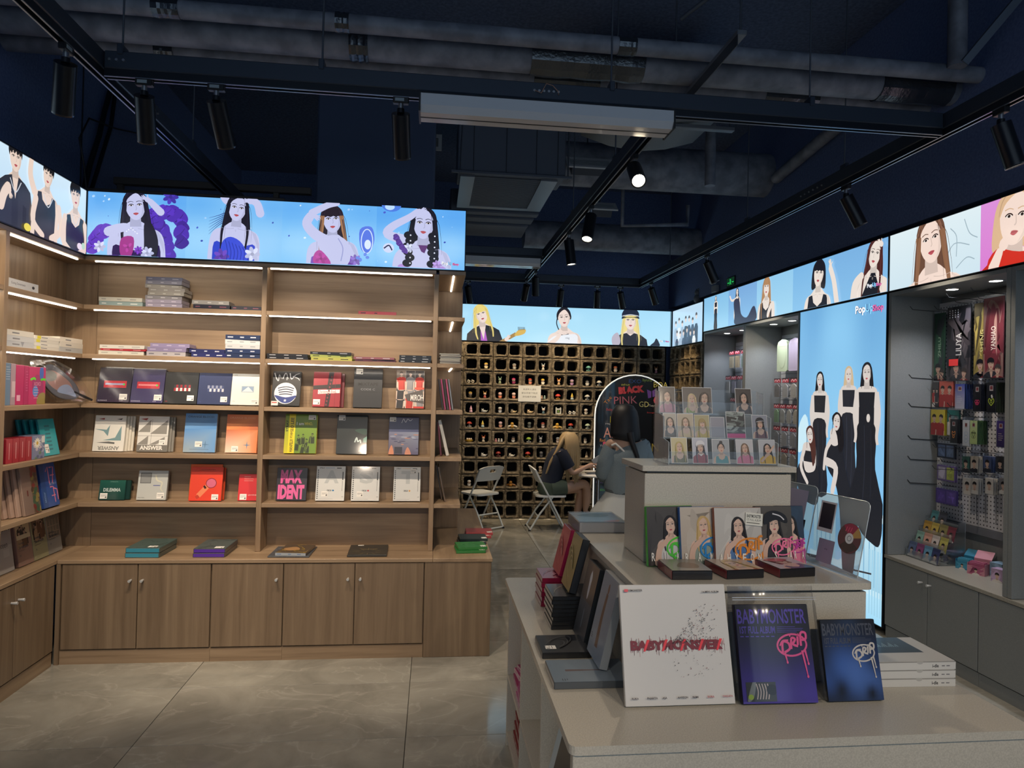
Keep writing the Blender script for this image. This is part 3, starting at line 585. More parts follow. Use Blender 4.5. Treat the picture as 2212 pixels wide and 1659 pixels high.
# ------------------------------------------------------------------ oak bookcases
LED = mat('#fff3e2', .4, emit=LED_POWER)
SZ = [.887, 1.182, 1.477, 1.772, 2.067]          # shelf tops
def part(name, a, m, p, b=.0015): return MB().bbox(*a, b).build(name, m, p)
bc = thing('bookcase', 'long oak bookcase under the blue light box', 'bookcase', group='oak bookcases')
part('back_panel', (-2.085, 4.516, .592, 0, 4.53, 2.36), WOOD_X, bc); part('corner_panel', (-2.27, 4.517, .592, -2.087, 4.53, 2.36), WOOD_Z, bc)
for z in SZ:
    part('shelf', (-2.085, 4.345, z-.026, -1.06, 4.516, z), WOOD_X, bc); part('shelf', (-1.03, 4.345, z-.026, .0, 4.516, z), WOOD_X, bc)
part('top_panel', (-2.085, 4.345, 2.334, .0, 4.516, 2.359), WOOD_X, bc)
part('divider', (-1.06, 4.343, .593, -1.03, 4.516, 2.334), WOOD_Z, bc); part('end_divider', (-.012, 4.343, .593, .018, 4.53, 2.334), WOOD_Z, bc)
for zt in SZ[3:]+[2.36]:
    for a, b in ((-2.04, -1.07), (-1.02, -.025)): part('led_strip', (a, 4.372, zt-.032, b, 4.382, zt-.0265), LED, bc, .001)
bs = thing('bookcase', 'narrow oak end bookcase beside the gap to the block wall', 'bookcase', group='oak bookcases')
part('end_panel', (.02, 5.085, .592, .2, 5.1, 2.36), WOOD_Z, bs); part('back_panel', (.004, 4.532, .592, .018, 5.9, 2.36), WOOD_Z, bs)
for z in SZ: part('shelf', (.019, 4.345, z-.026, .186, 5.084, z), WOOD_Y, bs)
part('top_panel', (.019, 4.345, 2.334, .186, 5.084, 2.359), WOOD_Y, bs)
for zt in SZ[3:]+[2.36]: part('led_strip', (.106, 4.385, zt-.032, .116, 5.05, zt-.0265), LED, bs, .001)
bl_ = thing('bookcase', 'oak bookcase under the light box of young men', 'bookcase', group='oak bookcases')
part('back_panel', (-2.283, 2.4, .592, -2.268, 4.516, 2.36), WOOD_Z, bl_)
for z in SZ:
    part('shelf', (-2.267, 3.62, z-.026, -2.087, 4.516, z), WOOD_Y, bl_); part('shelf', (-2.267, 2.4, z-.026, -2.087, 3.585, z), WOOD_Y, bl_)
part('top_panel', (-2.267, 2.4, 2.334, -2.087, 4.516, 2.359), WOOD_Y, bl_); part('divider', (-2.267, 3.586, .593, -2.084, 3.619, 2.334), WOOD_Z, bl_)
for zt in SZ[3:]+[2.36]:
    for a, b in ((3.64, 4.33), (2.5, 3.57)): part('led_strip', (-2.125, a, zt-.032, -2.115, b, zt-.0265), LED, bl_, .001)
# base cabinets and worktops
wt = MB(); wt.bbox(-2.09, 4.15, .57, .02, 4.53, .592, .002)
tag(wt.build('worktop', WOOD_X), 'long oak worktop at the foot of the long bookcase', 'worktop', 'oak worktops')
tag(MB().bbox(.021, 4.15, .57, .381, 5.93, .592, .002).build('worktop', WOOD_Y), 'oak worktop end running back towards the folding chairs', 'worktop', 'oak worktops')
tag(MB().bbox(-2.283, 2.4, .57, -2.091, 4.53, .592, .002).build('worktop', WOOD_Y), 'oak worktop under the leaning white and pastel albums', 'worktop', 'oak worktops')
KNOB = MB().tube([(0, 0, 0), (0, -.008, 0), (0, -.028, 0), (0, -.03, 0)], [.006, .006, .0085, .0075], 14).mesh('knob', mat('#c9cac8', .35, .25))
def cabinet(label, x0, x1, doors, M, flip=False):
    t = thing('base_cabinet', label, 'cabinet', group='oak base cabinets')
    m = MB(); m.box(x0, .018, .075, x1, .19 if flip else .36, .569, M=M); m.build('carcass', DOOR_W, t)
    MB().box(x0, .006, .0, x1, .03, .078, M=M).build('plinth', WOOD_X if not flip else WOOD_Y, t)
    for a, b, kx in doors:
        d = MB().bbox(a+.0025, 0, .086, b-.0025, .017, .566, .0012, M=M).build('door', DOOR_W, t)
        k = ob('knob', KNOB, d); k.matrix_local = M @ Matrix.Translation((kx, 0, .476))
    return t
Mf = Matrix.Translation((0, 4.155, 0)); Ml = Matrix.Translation((-2.094, 0, 0)) @ Matrix.Rotation(R(90), 4, 'Z')
cabinet('oak base cabinet pair of doors in the inner corner', -2.069, -1.253, ((-2.066, -1.657, -1.693), (-1.657, -1.255, -1.628)), Mf)
cabinet('single-door oak base cabinet below the magazines', -1.252, -.848, ((-1.252, -.848, -.884),), Mf)
cabinet('oak base cabinet pair of doors beside the plain end box', -.847, -.028, ((-.847, -.437, -.475), (-.437, -.03, -.403)), Mf)
m = MB(); m.box(-2.093, 4.152, 0, -2.071, 4.5, .569); tag(m.build('corner_post', DOOR_W), 'slim oak filler post in the inner cabinet corner', 'filler post')
m = MB(); m.bbox(-.026, 4.155, 0, .375, 5.92, .569, .002); tag(m.build('plain_end_box', DOOR_W), 'plain oak end box under the worktop end', 'cabinet')
cabinet('oak base cabinet pair below the pastel albums', 3.39, 4.14, ((3.39, 3.77, 3.74), (3.77, 4.138, 3.8)), Ml, True)
cabinet('oak base cabinet pair nearest the entrance', 2.5, 3.388, ((2.5, 2.94, 2.91), (2.94, 3.386, 2.97)), Ml, True)

# ------------------------------------------------------------------ stepped white display island
ROOT = {}
isl = thing('display_island', 'white stepped display island with open side shelves', 'display stand')
def rtop(name, x0, y0, x1, y1, z0, z1, p, r=.02):
    pts = []
    for cx, cy, a in ((x1-r, y1-r, 0), (x0+r, y1-r, 90), (x0+r, y0+r, 180), (x1-r, y0+r, 270)):
        pts += [(cx+r*math.cos(R(a+q)), cy+r*math.sin(R(a+q))) for q in (0, 22, 45, 68, 90)]
    return MB().prism(pts, z0, z1, 'z').build(name, WHITE_LAM, p)
rtop('low_top', .347, 1.63, 1.59, 3.133, .728, .75, isl)
rtop('middle_top', .59, 1.935, 1.335, 2.93, 1.03, 1.05, isl); rtop('upper_top', .687, 2.185, 1.222, 2.44, 1.352, 1.37, isl, .004)
part('middle_box', (.605, 1.95, .751, 1.32, 2.915, 1.02), WHITE_LAM, isl); part('middle_reveal', (.615, 1.96, 1.02, 1.31, 2.9, 1.03), mat('#6d6b66', .6), isl)
part('upper_box', (.7, 2.2, 1.051, 1.21, 2.43, 1.343), WHITE_LAM, isl); part('upper_reveal', (.71, 2.21, 1.343, 1.2, 2.42, 1.352), mat('#6d6b66', .6), isl)
part('front_panel', (.356, 1.637, 0, 1.581, 1.668, .7275), WHITE_LAM, isl); part('rear_panel', (.365, 3.1, 0, 1.575, 3.12, .727), WHITE_LAM, isl)
part('core_panel', (.72, 1.67, 0, .74, 3.098, .727), WHITE_LAM, isl); part('side_panel', (1.555, 1.67, 0, 1.575, 3.098, .727), WHITE_LAM, isl)
for y in (2.17, 2.665): part('upright', (.366, y, .07, .719, y+.018, .727), WHITE_LAM, isl)
for z in (.05, .305): part('side_shelf', (.366, 1.669, z, .719, 3.098, z+.018), WHITE_LAM, isl)
part('plinth', (.375, 1.67, 0, .719, 3.098, .05), WHITE_LAM, isl)

# ------------------------------------------------------------------ grey wall cabinets with bays
def bay(label, y0, y1, downs, worktop=True):
    t = thing('wall_bay', label, 'display bay', group='grey display bays')
    part('side_panel', (3.082, y0, .56, 3.455, y0+.03, 2.34), GREY_LAM, t); part('side_panel', (3.082, y1-.03, .56, 3.455, y1, 2.34), GREY_LAM, t)
    part('soffit', (3.082, y0+.031, 2.315, 3.455, y1-.031, 2.34), GREY_LAM, t); part('back_panel', (3.456, y0, .56, 3.47, y1, 2.34), GREY_LAM, t)
    for y in downs:
        d = MB().lathe([(.046, 0), (.046, -.004), (.036, -.006), (.034, -.002)], (3.228, y, 2.315), 20).build('downlight', STEEL, t)
        MB().lathe([(.033, -.0045), (.02, -.005), (.001, -.005)], (3.228, y, 2.315), 16).build('lens', mat('#fff8ee', .3, emit=12), d)
        spot('downlight_lamp', (3.228, y, 2.305), (3.29, y, .5), 11, 125, '#eef2ff', .03, .7).parent = t
    return t
bay('grey display bay with the packed white pegboard', 3.362, 4.362, (3.964, 3.627)); bay('grey display bay beyond the frame edge of the pegboard bay', 2.3, 3.36, (2.9,))
bay('grey display bay with hanging cases beside the floor-length light box', 5.505, 6.548, (6.243, 5.9)); bay('grey display bay with hanging cases next to the block wall', 6.55, 7.6, (7.29, 6.9))
part_ = MB().bbox(3.078, 2.3, .535, 3.455, 4.362, .558, .002).build('worktop', speckle('worktop_stone', '#8d8b82', '#a3a197', .4)); tag(part_, 'grey worktop under the white pegboard', 'worktop', 'grey worktops')
o = MB().bbox(3.078, 5.505, .535, 3.455, 7.6, .558, .002).build('worktop', GREY_LAM); tag(o, 'grey worktop below the hanging phone cases', 'worktop', 'grey worktops')
def gcab(label, y0, y1, doors):
    t = thing('wall_cabinet', label, 'cabinet', group='grey base cabinets')
    MB().box(3.1, y0, .08, 3.455, y1, .534).build('carcass', GREY_LAM, t); MB().box(3.092, y0, 0, 3.12, y1, .078).build('plinth', GREY_LAM, t)
    for a, b, k in doors:
        d = MB().bbox(3.082, a+.0025, .086, 3.099, b-.0025, .532, .0012).build('door', GREY_LAM, t)
        if k: o = ob('knob', KNOB, d); o.matrix_local = Matrix.Translation((3.082, k, .464)) @ Matrix.Rotation(R(-90), 4, 'Z')
gcab('grey base cabinet pair under the pegboard bay', 3.554, 4.355, ((3.953, 4.355, 4.0), (3.554, 3.953, 3.925)))
gcab('grey base cabinet nearest the frame edge', 2.75, 3.552, ((3.15, 3.552, 3.19), (2.75, 3.15, 3.11)))
gcab('grey base cabinet below the hanging cases', 5.52, 7.59, ((5.52, 6.2, 6.15), (6.2, 6.9, 6.25), (6.9, 7.59, 7.5)))
MB_ = MB().box(3.175, 4.364, .05, 3.495, 5.504, 2.338); tag(MB_.build('light_box_backing', GREY_LAM), 'grey casing carrying the floor-length light box', 'casing')

# ------------------------------------------------------------------ hanging track frame and ceiling services
BEAM = mat('#39424f', .38, .3); TRK = mat('#20252d', .35, .4); RAIL = mat('#8f98a6', .3, .8)
def beam(label, a, b, rail=True):
    t = thing('lighting_rail', label, 'lighting rail', group='black hanging lighting rails')
    a, b = Vector(a), Vector(b); ax = 0 if abs(b.x-a.x) > abs(b.y-a.y) else 1
    w = .024
    if ax == 0: MB().bbox(a.x, a.y-w, 2.93, b.x, a.y+w, 3.005, .004).build('beam', BEAM, t)
    else: MB().bbox(a.x-w, a.y, 2.93, a.x+w, b.y, 3.005, .004).build('beam', BEAM, t)
    w = .018
    m = MB()
    if ax == 0: m.box(a.x, a.y-w, 2.9, b.x, a.y-w+.007, 2.93); m.box(a.x, a.y+w-.007, 2.9, b.x, a.y+w, 2.93)
    else: m.box(a.x-w, a.y, 2.9, a.x-w+.007, b.y, 2.93); m.box(a.x+w-.007, a.y, 2.9, a.x+w, b.y, 2.93)
    m.build('track', TRK, t)
    m = MB()
    for s_ in (-.0185, .0115):
        if ax == 0: m.box(a.x, a.y+s_, 2.897, b.x, a.y+s_+.007, 2.9)
        else: m.box(a.x+s_, a.y, 2.897, a.x+s_+.007, b.y, 2.9)
    m.build('rail_lip', RAIL, t)
    return t
LX, CX, RX, FY, MY, BY = -1.44, 1.05, 2.452, 3.075, 6.6, 8.02
B = {}
B['L'] = beam('black lighting rail running over the oak bookcases', (LX, -1.5, 0), (LX, 7.9, 0)); B['C'] = beam('black lighting rail down the middle of the shop', (CX, 3.11, 0), (CX, 7.9, 0)); B['R'] = beam('black lighting rail along the wall cabinets', (RX, -1.5, 0), (RX, 8.05, 0))
B['F'] = beam('black cross rail carrying the unlit linear lamp', (LX+.026, FY, 0), (RX-.026, FY, 0)); B['M'] = beam('short black cross rail far behind the blue light box', (-.1, MY, 0), (CX-.026, MY, 0)); B['B'] = beam('black cross rail in front of the block wall', (.1, BY, 0), (RX-.026, BY, 0))
B['N'] = beam('black cross rail over the shop entrance', (LX+.026, -.6, 0), (RX-.026, -.6, 0))
ROD = mat('#5d646e', .4, .6)
def rods(key, pts):
    for x, y in pts:
        MB().tube([(x, y, 3.03), (x, y, 4.3)], .0045, 6).build('hanger_rod', ROD, B[key])
        MB().bbox(x-.012, y-.03, 2.99, x+.012, y+.03, 3.035, .003).build('hanger_clamp', BEAM, B[key])
rods('F', ((-1.35, FY), (-.52, FY), (.78, FY), (1.75, FY))); rods('C', ((CX, 4.0), (CX, 5.25))); rods('R', ((RX, 3.9), (RX, 5.2), (RX, 7.0))); rods('L', ((LX, 4.2), (LX, 2.2)))
BOLT = MB().tube([(0, 0, 0), (0, -.006, 0)], .006, 8).mesh('bolt', STEEL)
for x, dz in [(LX+.05+.014*k*2, 0) for k in range(3)]+[(.42+.022*k, 0) for k in range(6)]: ob('bolt', BOLT, B['F'], (x, FY-.0245, 2.965))
for k in range(6): ob('bolt', BOLT, B['L'], (LX+.0245, 3.42+.04*k, 2.965), (0, 0, R(90)))
for k in range(6): ob('bolt', BOLT, B['R'], (RX-.0245, 4.1+.05*k, 2.965), (0, 0, R(-90)))
MB().tube([(.42, FY-.03, 2.965), (.45, FY-.04, 2.95), (.47, FY-.05, 2.99), (.5, FY-.045, 2.985), (.53, FY-.03, 2.965), (.53, FY-.03, 2.95)], .002, 5).build('copper_wire', mat('#b98a72', .4, .5), B['F'])
# spot heads
CAN = MB().tube([(0, 0, 0), (0, 0, -.19)], .04, 20).mesh('barrel', BLACKM)
CANR = MB().lathe([(.04, 0), (.04, -.008), (.034, -.008), (.033, -.001)], (0, 0, -.19), 20).mesh('front_ring', mat('#2b2f36', .3, .3))
ADP = MB().bbox(-.035, -.014, -.028, .035, .014, 0, .003).mesh('track_adapter', BLACK)
ADL = MB().bbox(-.025, -.0155, -.02, .015, -.014, -.006, .0004).mesh('adapter_label', mat('#8e9aa0', .5))
STK = MB().tube([(0, 0, -.028), (0, 0, -.055)], .011, 12).mesh('swivel', STEEL)
NEC = MB().tube([(0, 0, -.05), (0, 0, -.07)], .016, 12).mesh('neck', BLACKM)
LENS_OFF = MB().lathe([(.033, 0), (.001, 0)], (0, 0, -.1912), 16).mesh('lens', mat('#3a4150', .1)); LENS_ON = MB().lathe([(.033, 0), (.001, 0)], (0, 0, -.1912), 16).mesh('lens', mat('#fff3dc', .3, emit=7))
def head(label, x, y, target, rail_rot=0, lit=0, ang=55, col='#ffe9cf'):
    t = thing('spotlight', label, 'spotlight', (x, y, 2.9), group='black cylinder track spotlights')
    a = ob('track_adapter', ADP, t, rot=(0, 0, rail_rot)); ob('adapter_label', ADL, a); ob('swivel', STK, t); ob('neck', NEC, t)
    d = (Vector(target)-Vector((x, y, 2.83))).normalized(); q = d.to_track_quat('-Z', 'Y')
    b = ob('barrel', CAN, t, (0, 0, -.07)); b.rotation_euler = q.to_euler(); ob('front_ring', CANR, b); ob('lens', LENS_ON if lit else LENS_OFF, b)
    if lit:
        p = Vector((x, y, 2.83))+d*.2; l = spot('spot_lamp', p, target, lit, ang, col, .02, .45)
    return t
P = SPOT_POWER
head('track spotlight nearest the young men light box', LX, 2.81, (-2.05, 3.9, 1.2), R(90), P*2.2, 70)
head('track spotlight just past the rail corner', -1.258, FY, (-1.6, 4.45, 1.0), 0, P*2.6, 72)
head('second track spotlight on the cross rail', -.963, FY, (-.8, 4.45, 1.0), 0, P*2.6, 72)
head('track spotlight beside the linear lamp', -.175, FY, (-.1, 4.45, .9), 0, P*2.6, 72)
head('lit track spotlight glowing on the middle rail', CX, 3.6, (.75, 1.2, 1.0), R(90), P*1.2, 70)
head('track spotlight behind the glowing one', CX, 4.62, (.5, 3.7, .4), R(90), P*1.0, 60); head('third track spotlight along the middle rail', CX, 5.4, (1.3, 5.3, .8), R(90), P*1.4, 80)
head('track spotlight at the far end of the middle rail', CX, 7.2, (1.2, 8.0, .6), R(90), P*1.9, 85)
head('large track spotlight nearest on the wall cabinet rail', RX, 2.74, (3.2, 2.6, .6), R(90), P*1.0, 75); head('track spotlight midway on the wall cabinet rail', RX, 3.88, (3.3, 3.75, 1.2), R(90), P*1.3, 80)
head('track spotlight farther along the wall cabinet rail', RX, 6.0, (3.3, 6.2, 1.2), R(90), P*1.6, 85)
head('first track spotlight facing the block wall', 1.48, BY, (1.4, 8.75, .9), 0, P*1.5, 95, '#ffe0b4'); head('second track spotlight facing the block wall', 1.92, BY, (2.05, 8.75, 1.0), 0, P*.8, 85, '#ffe0b4'); head('third track spotlight facing the block wall', 2.2, BY, (2.5, 8.4, 1.9), 0)
head('lit track spotlight in the far corner', RX, 7.62, (3.06, 8.1, 1.55), R(90), P*1.2, 50, '#ffd9a0'); head('track spotlight half hidden behind the blue light box', .37, BY, (.7, 8.75, 1.0), 0, P*1.6, 95, '#ffe0b4')
head('track spotlight beside the far middle rail', CX-.02, 7.75, (.9, 8.7, 1.6), R(90))
for k, (x, tx, ty, pw) in enumerate(((-.9, -1.0, 3.1, 3.4), (.35, .75, 2.0, 1.7), (1.3, 1.2, 2.1, 1.7), (1.75, 1.6, 1.9, 1.9))):  # unseen heads behind the camera, added to light the island and floor
    head(('added unseen spotlight behind the camera aimed at the floor', 'added unseen spotlight behind the camera aimed at the white album', 'added unseen spotlight behind the camera aimed at the island', 'added unseen spotlight behind the camera aimed at the island corner')[k], x, -.6, (tx, ty, .7 if k else 0), 0, P*pw, 60)
# linear lamps (switched off)
def linear(label, x0, x1, y, z=2.9):
    t = thing('linear_lamp', label, 'lamp', group='unlit linear lamps')
    for s_ in (-1, 1):
        pts = [(y+s_*.055, z-.048), (y+s_*.075, z-.02), (y+s_*.075, z+.03), (y+s_*.004, z+.03), (y+s_*.004, z-.048)]
        MB().prism(pts, x0, x1, 'x').build('diffuser', mat('#cfd2d6', .16, coat=.4), t)
    MB().box(x0, y-.003, z-.05, x1, y+.003, z+.028).build('divider_strip', BLACK, t)
    for x in (x0, x1): MB().box(x-.004, y-.077, z-.05, x+.004, y+.077, z+.032).build('end_cap', BLACK, t)
linear('unlit white linear lamp under the cross rail', -.09, 1.06, FY+.0, 2.868); linear('far white linear lamp behind the blue light box', .0, 1.0, MY, 2.868)
# pipes
def pipe(label, y, z, r, x0=-2.4, x1=3.1, wraps=()):
    t = thing('ceiling_pipe', label, 'pipe', group='sooty ceiling pipes')
    MB().tube([(x0, y, z), (x1, y, z)], r, 18).build('pipe_run', PIPE_PAINT, t)
    for a, b in wraps:
        rnd = random.Random(int(a*50)); pa = [(a+(b-a)*k/8, y, z) for k in range(9)]; MB().tube(pa, [r*(1.06+.1*rnd.random()) for _ in pa], 12, smooth=False).build('foil_wrap', mat('#5c6268', .25, .85, bump=60), t)
pipe('thin sooty ceiling pipe above the others', 3.62, 3.5, .045, wraps=((-1.45, -1.32), (-.55, -.48), (.95, 1.05))); pipe('thick sooty ceiling pipe in the middle', 3.83, 3.5, .085, wraps=((-.5, -.4), (.5, 1.15), (2.6, 3.05))); pipe('sooty ceiling pipe nearest the cross rail', 4.07, 3.5, .07, wraps=((-1.6, -1.5), (.55, .95), (2.0, 2.35)))
pipe('large dark ceiling duct pipe far at the back', 6.2, 3.72, .2, 1.05, 3.1); pipe('dark ceiling pipe near the far wall', 7.9, 3.45, .16, 1.0, 3.1)
t = thing('strut_channel', 'short grey steel channel under the ceiling pipes', 'steel channel'); MB().bbox(1.44, 3.2, 3.385, 1.49, 4.2, 3.41, .003).build('channel', mat('#7c838b', .4, .5), t)
MB().box(1.44, 3.2, 3.33, 1.444, 4.2, 3.385).build('channel_side', mat('#4c5158', .4, .5), t); MB().tube([(1.465, 3.22, 3.41), (1.465, 3.22, 4.3)], .006, 8).build('hanger_rod', ROD, t); MB().tube([(1.465, 4.15, 3.41), (1.465, 4.15, 4.3)], .006, 8).build('hanger_rod', ROD, t)
def pth(name, label, cat, path, r, m=PIPE_PAINT, group=None): return tag(MB().tube(path, r, 12).build(name, m), label, cat, group)
pth('conduit', 'thin bright conduit slanting across the dark ceiling', 'conduit', [(1.35, 3.75, 3.75), (2.3, 2.6, 4.25)], .012, mat('#6a717a', .4, .6))
pth('drain_pipe', 'bent dark drain pipe in the ceiling corner', 'pipe', [(2.9, 3.55, 3.5), (2.9, 3.55, 3.95), (2.9, 3.5, 4.02), (2.95, 2.9, 4.12)], .05)
pth('drain_pipe', 'sloping dark drain pipe along the bulkhead', 'pipe', [(3.045, 4.2, 3.78), (3.045, 5.2, 3.68), (3.045, 5.9, 3.6)], .05); pth('drain_pipe', 'upright dark drain pipe behind the cross rail', 'pipe', [(2.3, 5.6, 3.4), (2.3, 5.6, 4.3)], .045)
pth('sprinkler_pipe', 'thin dark sprinkler pipe looping down far back', 'pipe', [(1.9, 6.9, 4.3), (1.9, 6.9, 3.35), (2.6, 6.9, 3.4), (2.6, 6.9, 3.6)], .022)
t = thing('steel_bracket', 'angled steel bracket with loose wires in the ceiling corner', 'bracket'); MB().box(-.02, -.01, 0, .02, .01, .62).build('arm', mat('#4f5a68', .4, .5), t); t.location = (2.78, 3.35, 3.42); t.rotation_euler = (R(25), R(32), 0)
MB().bbox(-.03, -.03, .45, .03, .0, .6, .004).build('junction_box', mat('#5d6a78', .5), t)
for k in range(5): MB().tube([(0, -.03, .5), (-.04-.02*k, -.05, .42), (-.06, -.04, .5-.03*k), (-.09-.01*k, -.05, .47)], .003, 5).build('wire', mat('#39414c', .5), t)
# air handler
DUCT = mat('#5d6675', .6, .2)
t = thing('air_handler', 'black suspended air handling unit with intake grille', 'air conditioner')
MB().bbox(.15, 5.6, 3.405, 1.05, 6.0, 3.83, .01).build('front_casing', DUCT, t)
for x in (.28, .55, .8, .98): MB().box(x, 5.595, 3.41, x+.004, 5.6, 3.825).build('casing_seam', BLACK, t)
MB().bbox(.1, 5.58, 3.385, 1.1, 5.61, 3.405, .003).build('lip', DUCT, t)
MB().box(.2, 6.0, 3.41, .98, 6.7, 3.6).build('intake_box', BLACK, t)
fr = MB(); fr.box(.18, 5.7, 3.39, .3, 6.68, 3.41); fr.box(.86, 5.7, 3.39, 1.0, 6.68, 3.41); fr.box(.3, 6.6, 3.39, .86, 6.68, 3.41); fr.build('grille_frame', mat('#8b929b', .4, .4), t)
SL = MB().box(.3, 0, 3.397, .86, .012, 3.403).mesh('grille_slat', mat('#5a616b', .5))
for k in range(34): ob('grille_slat', SL, t, (0, 5.72+k*.026, 0))
for k, (a, b, z) in enumerate(((6.72, 6.85, 3.37), (6.86, 7.05, 3.35), (7.06, 7.6, 3.33))): MB().bbox(.12, a, z, 1.0-.03*k, b, z+.22, .01).build('duct_flange', DUCT, t)
MB().tube([(.17, 5.6, 3.38), (.2, 5.6, 4.3)], .006, 6).build('hanger_rod', ROD, t); MB().tube([(1.07, 5.6, 3.38), (1.07, 5.6, 4.3)], .006, 6).build('hanger_rod', ROD, t)
def grille(label, loc, w, h, n=6, rot=(0, 0, 0)):
    t = thing('air_grille', label, 'air vent', loc, rot, 'ceiling air grilles')
    fr = MB(); e = .03; fr.box(0, 0, 0, w, .015, e); fr.box(0, 0, h-e, w, .015, h); fr.box(0, 0, e, e, .015, h-e); fr.box(w-e, 0, e, w, .015, h-e); fr.build('frame', mat('#c3c8cc', .4), t)
    MB().box(e, .012, e, w-e, .02, h-e).build('backing', BLACK, t)
    MB().bbox(.05, .02, .02, w-.05, .1, h+.02, .004).build('neck_duct', mat('#3c444f', .6), t)
    MB().tube([(w/2, .08, h), (w/2, .08, h+.75)], .006, 6).build('hanger_rod', ROD, t) if not rot[0] else MB().tube([(w/2, .08, h), (w/2, .08+math.sin(-rot[0])*.8*-1, h+math.cos(rot[0])*.8)], .006, 6).build('hanger_rod', ROD, t)
    for k in range(n): MB().box(e, 0, e+.006+(h-2*e)*k/n, w-e, .012, e+.012+(h-2*e)*k/n).build('slat', mat('#9aa1a7', .4), t)
grille('pale ceiling air grille left of the air handler', (-.28, 6.0, 3.7), .3, .14); grille('pale ceiling air grille beside the air handler', (1.12, 5.9, 3.6), .42, .15, 5, (R(-40), 0, 0)); grille('small pale ceiling air grille behind the middle rail', (1.5, 6.7, 3.46), .3, .15, 5, (R(-50), 0, 0))
t = thing('air_duct', 'wide sagging grey insulated duct above the linear lamp', 'duct')
MB().loft([[(1.15+.95*u, y, 3.72-.1*math.sin(math.pi*u)+(.26 if top else 0)) for top, u in [(0, 0), (0, .25), (0, .5), (0, .75), (0, 1), (1, 1), (1, .5), (1, 0)]] for y in (4.75, 5.1, 5.5)]).build('insulated_duct', mat('#7d858a', .6, bump=14), t)
MB().bbox(1.1, 4.9, 3.6, 2.2, 4.95, 3.63, .004).build('support_channel', mat('#7c838b', .4, .5), t)
for x in (1.12, 2.17): MB().tube([(x, 4.925, 3.63), (x, 4.925, 4.3)], .006, 6).build('hanger_rod', ROD, t)
# ------------------------------------------------------------------ albums, books and boxes
def flat_z(lean, t): return t*math.sin(lean)
_bm = {}
def body_mesh(w, t, h, col, rough=.35, coat=.3):
    k = (round(w, 4), round(t, 4), round(h, 4), col, rough)
    if k not in _bm: _bm[k] = MB().bbox(0, 0, 0, w, t, h, min(.0022, t*.2)).mesh('album', mat(col, rough, coat=coat))
    return _bm[k]
def album(label, w, h, t, loc, lean=R(10), yaw=0, col='#222222', art=None, sticker=None, spine=None, name='album', cat='album', group=None, film=False, pages=None, roll=0, bare=False):
    """a slab standing on its lower edge: front at local y=0 facing -y, thickness t behind it"""
    M = Matrix.Translation((loc[0], loc[1], loc[2])) @ Matrix.Rotation(yaw, 4, 'Z') @ Matrix.Rotation(-lean, 4, 'X') @ Matrix.Rotation(roll, 4, 'Y')
    M.translation = Vector(loc)+Vector((0, 0, flat_z(lean, t)+.0004))
    o = ob(name, body_mesh(w, t, h, col)); o.matrix_world = M
    if label: tag(o, label, cat, group)
    if art:
        if callable(art):
            A = Art(w-.002, h-.002); art(A); art = A.mb().mesh('cover_print', PRINT)
        if hasattr(art, 'materials'): ob('cover_print', art, o, (.001, 0, .001))
    if pages: MB().box(.0015, .003, -.0005, w-.003, t-.003, 0).build('page_edges', mat(pages, .8), o)
    if spine:                                    # print on the lower edge (what shows when it lies flat)
        A = Art(w, t); spine(A); A.build('spine_print', o, rot=(R(90), 0, 0), loc=(0, t, 0) if False else (0, 0, 0)) if False else None
        mb = A.mb(); mb.v = [(p[0], t-p[2], p[1]) for p in mb.v]; mb.f = [f[::-1] for f in mb.f]; mb.c = [(c[::-1] if isinstance(c, list) else c) for c in mb.c]; mb.build('spine_print', PRINT, o)
    if sticker:
        x, z, sw, sh = sticker; B_ = Art(sw, sh, '#f3f1ea'); B_.rect(.1*sw, .6*sh, .9*sw, .68*sh, '#8b8b8b'); B_.rect(.1*sw, .38*sh, .55*sw, .44*sh, '#9a9a9a'); B_.rect(.7*sw, .12*sh, .9*sw, .42*sh, '#6b6b6b')
        B_.build('price_sticker', o, PRINT_MATTE, loc=(x*w, -.0008, z*h))
    if film: MB().bbox(-.004, -.004, .0015, w+.004, t-.0005, h+.006, .003).build('clear_wrap', FILM, o)
    return o
def lines(A, x, y, w, n, step, col, h=.0022, seed=1):
    r = random.Random(seed)
    for k in range(n): A.rect(x, y-k*step, x+w*r.uniform(.6, 1), y-k*step+h, col)
def spn(c, ink='#ffffff', n=3):
    def f(A):
        A.rect(0, 0, A.w, A.h, c); r = random.Random(sum(map(ord, c))+n)
        for x, l in ((.06, .16), (.42, .12), (.72, .2))[:n]: A.rect(A.w*x, A.h*.38, A.w*(x+l*r.uniform(.6, 1)), A.h*.62, ink)
    return f
FY0 = 4.415
# --- middle shelf
def c_red(bg, gl):
    def f(A):
        A.rect(0, 0, A.w, A.h, gl, bg); w, h = A.w, A.h
        A.rect(w*.16, h*.42, w*.86, h*.62, '#c32a3c'); A.rect(w*.2, h*.5, w*.8, h*.55, '#e08a8f' if gl != '#2b1f3d' else '#9aa7c9'); A.ell(w*.78, h*.52, w*.03, h*.03, '#35d65a')
        A.text('ROMANCE', w*.04, h*.03, h*.035, '#d8d8e4'); A.text('ROM', w*.7, h*.03, h*.03, '#d8d8e4')
    return f
album('dark purple square album with a red bar in loose plastic', .188, .218, .03, (-2.03, FY0, SZ[2]), R(13), col='#1e1b26', art=c_red('#232031', '#2b1f3d'), sticker=(.68, .08, .045, .036), film=True)
album('violet square album with a red bar in loose plastic', .19, .215, .03, (-1.84, FY0+.004, SZ[2]), R(13), col='#3a3350', art=c_red('#37325c', '#3b3768'), sticker=(.72, .08, .045, .036), film=True)
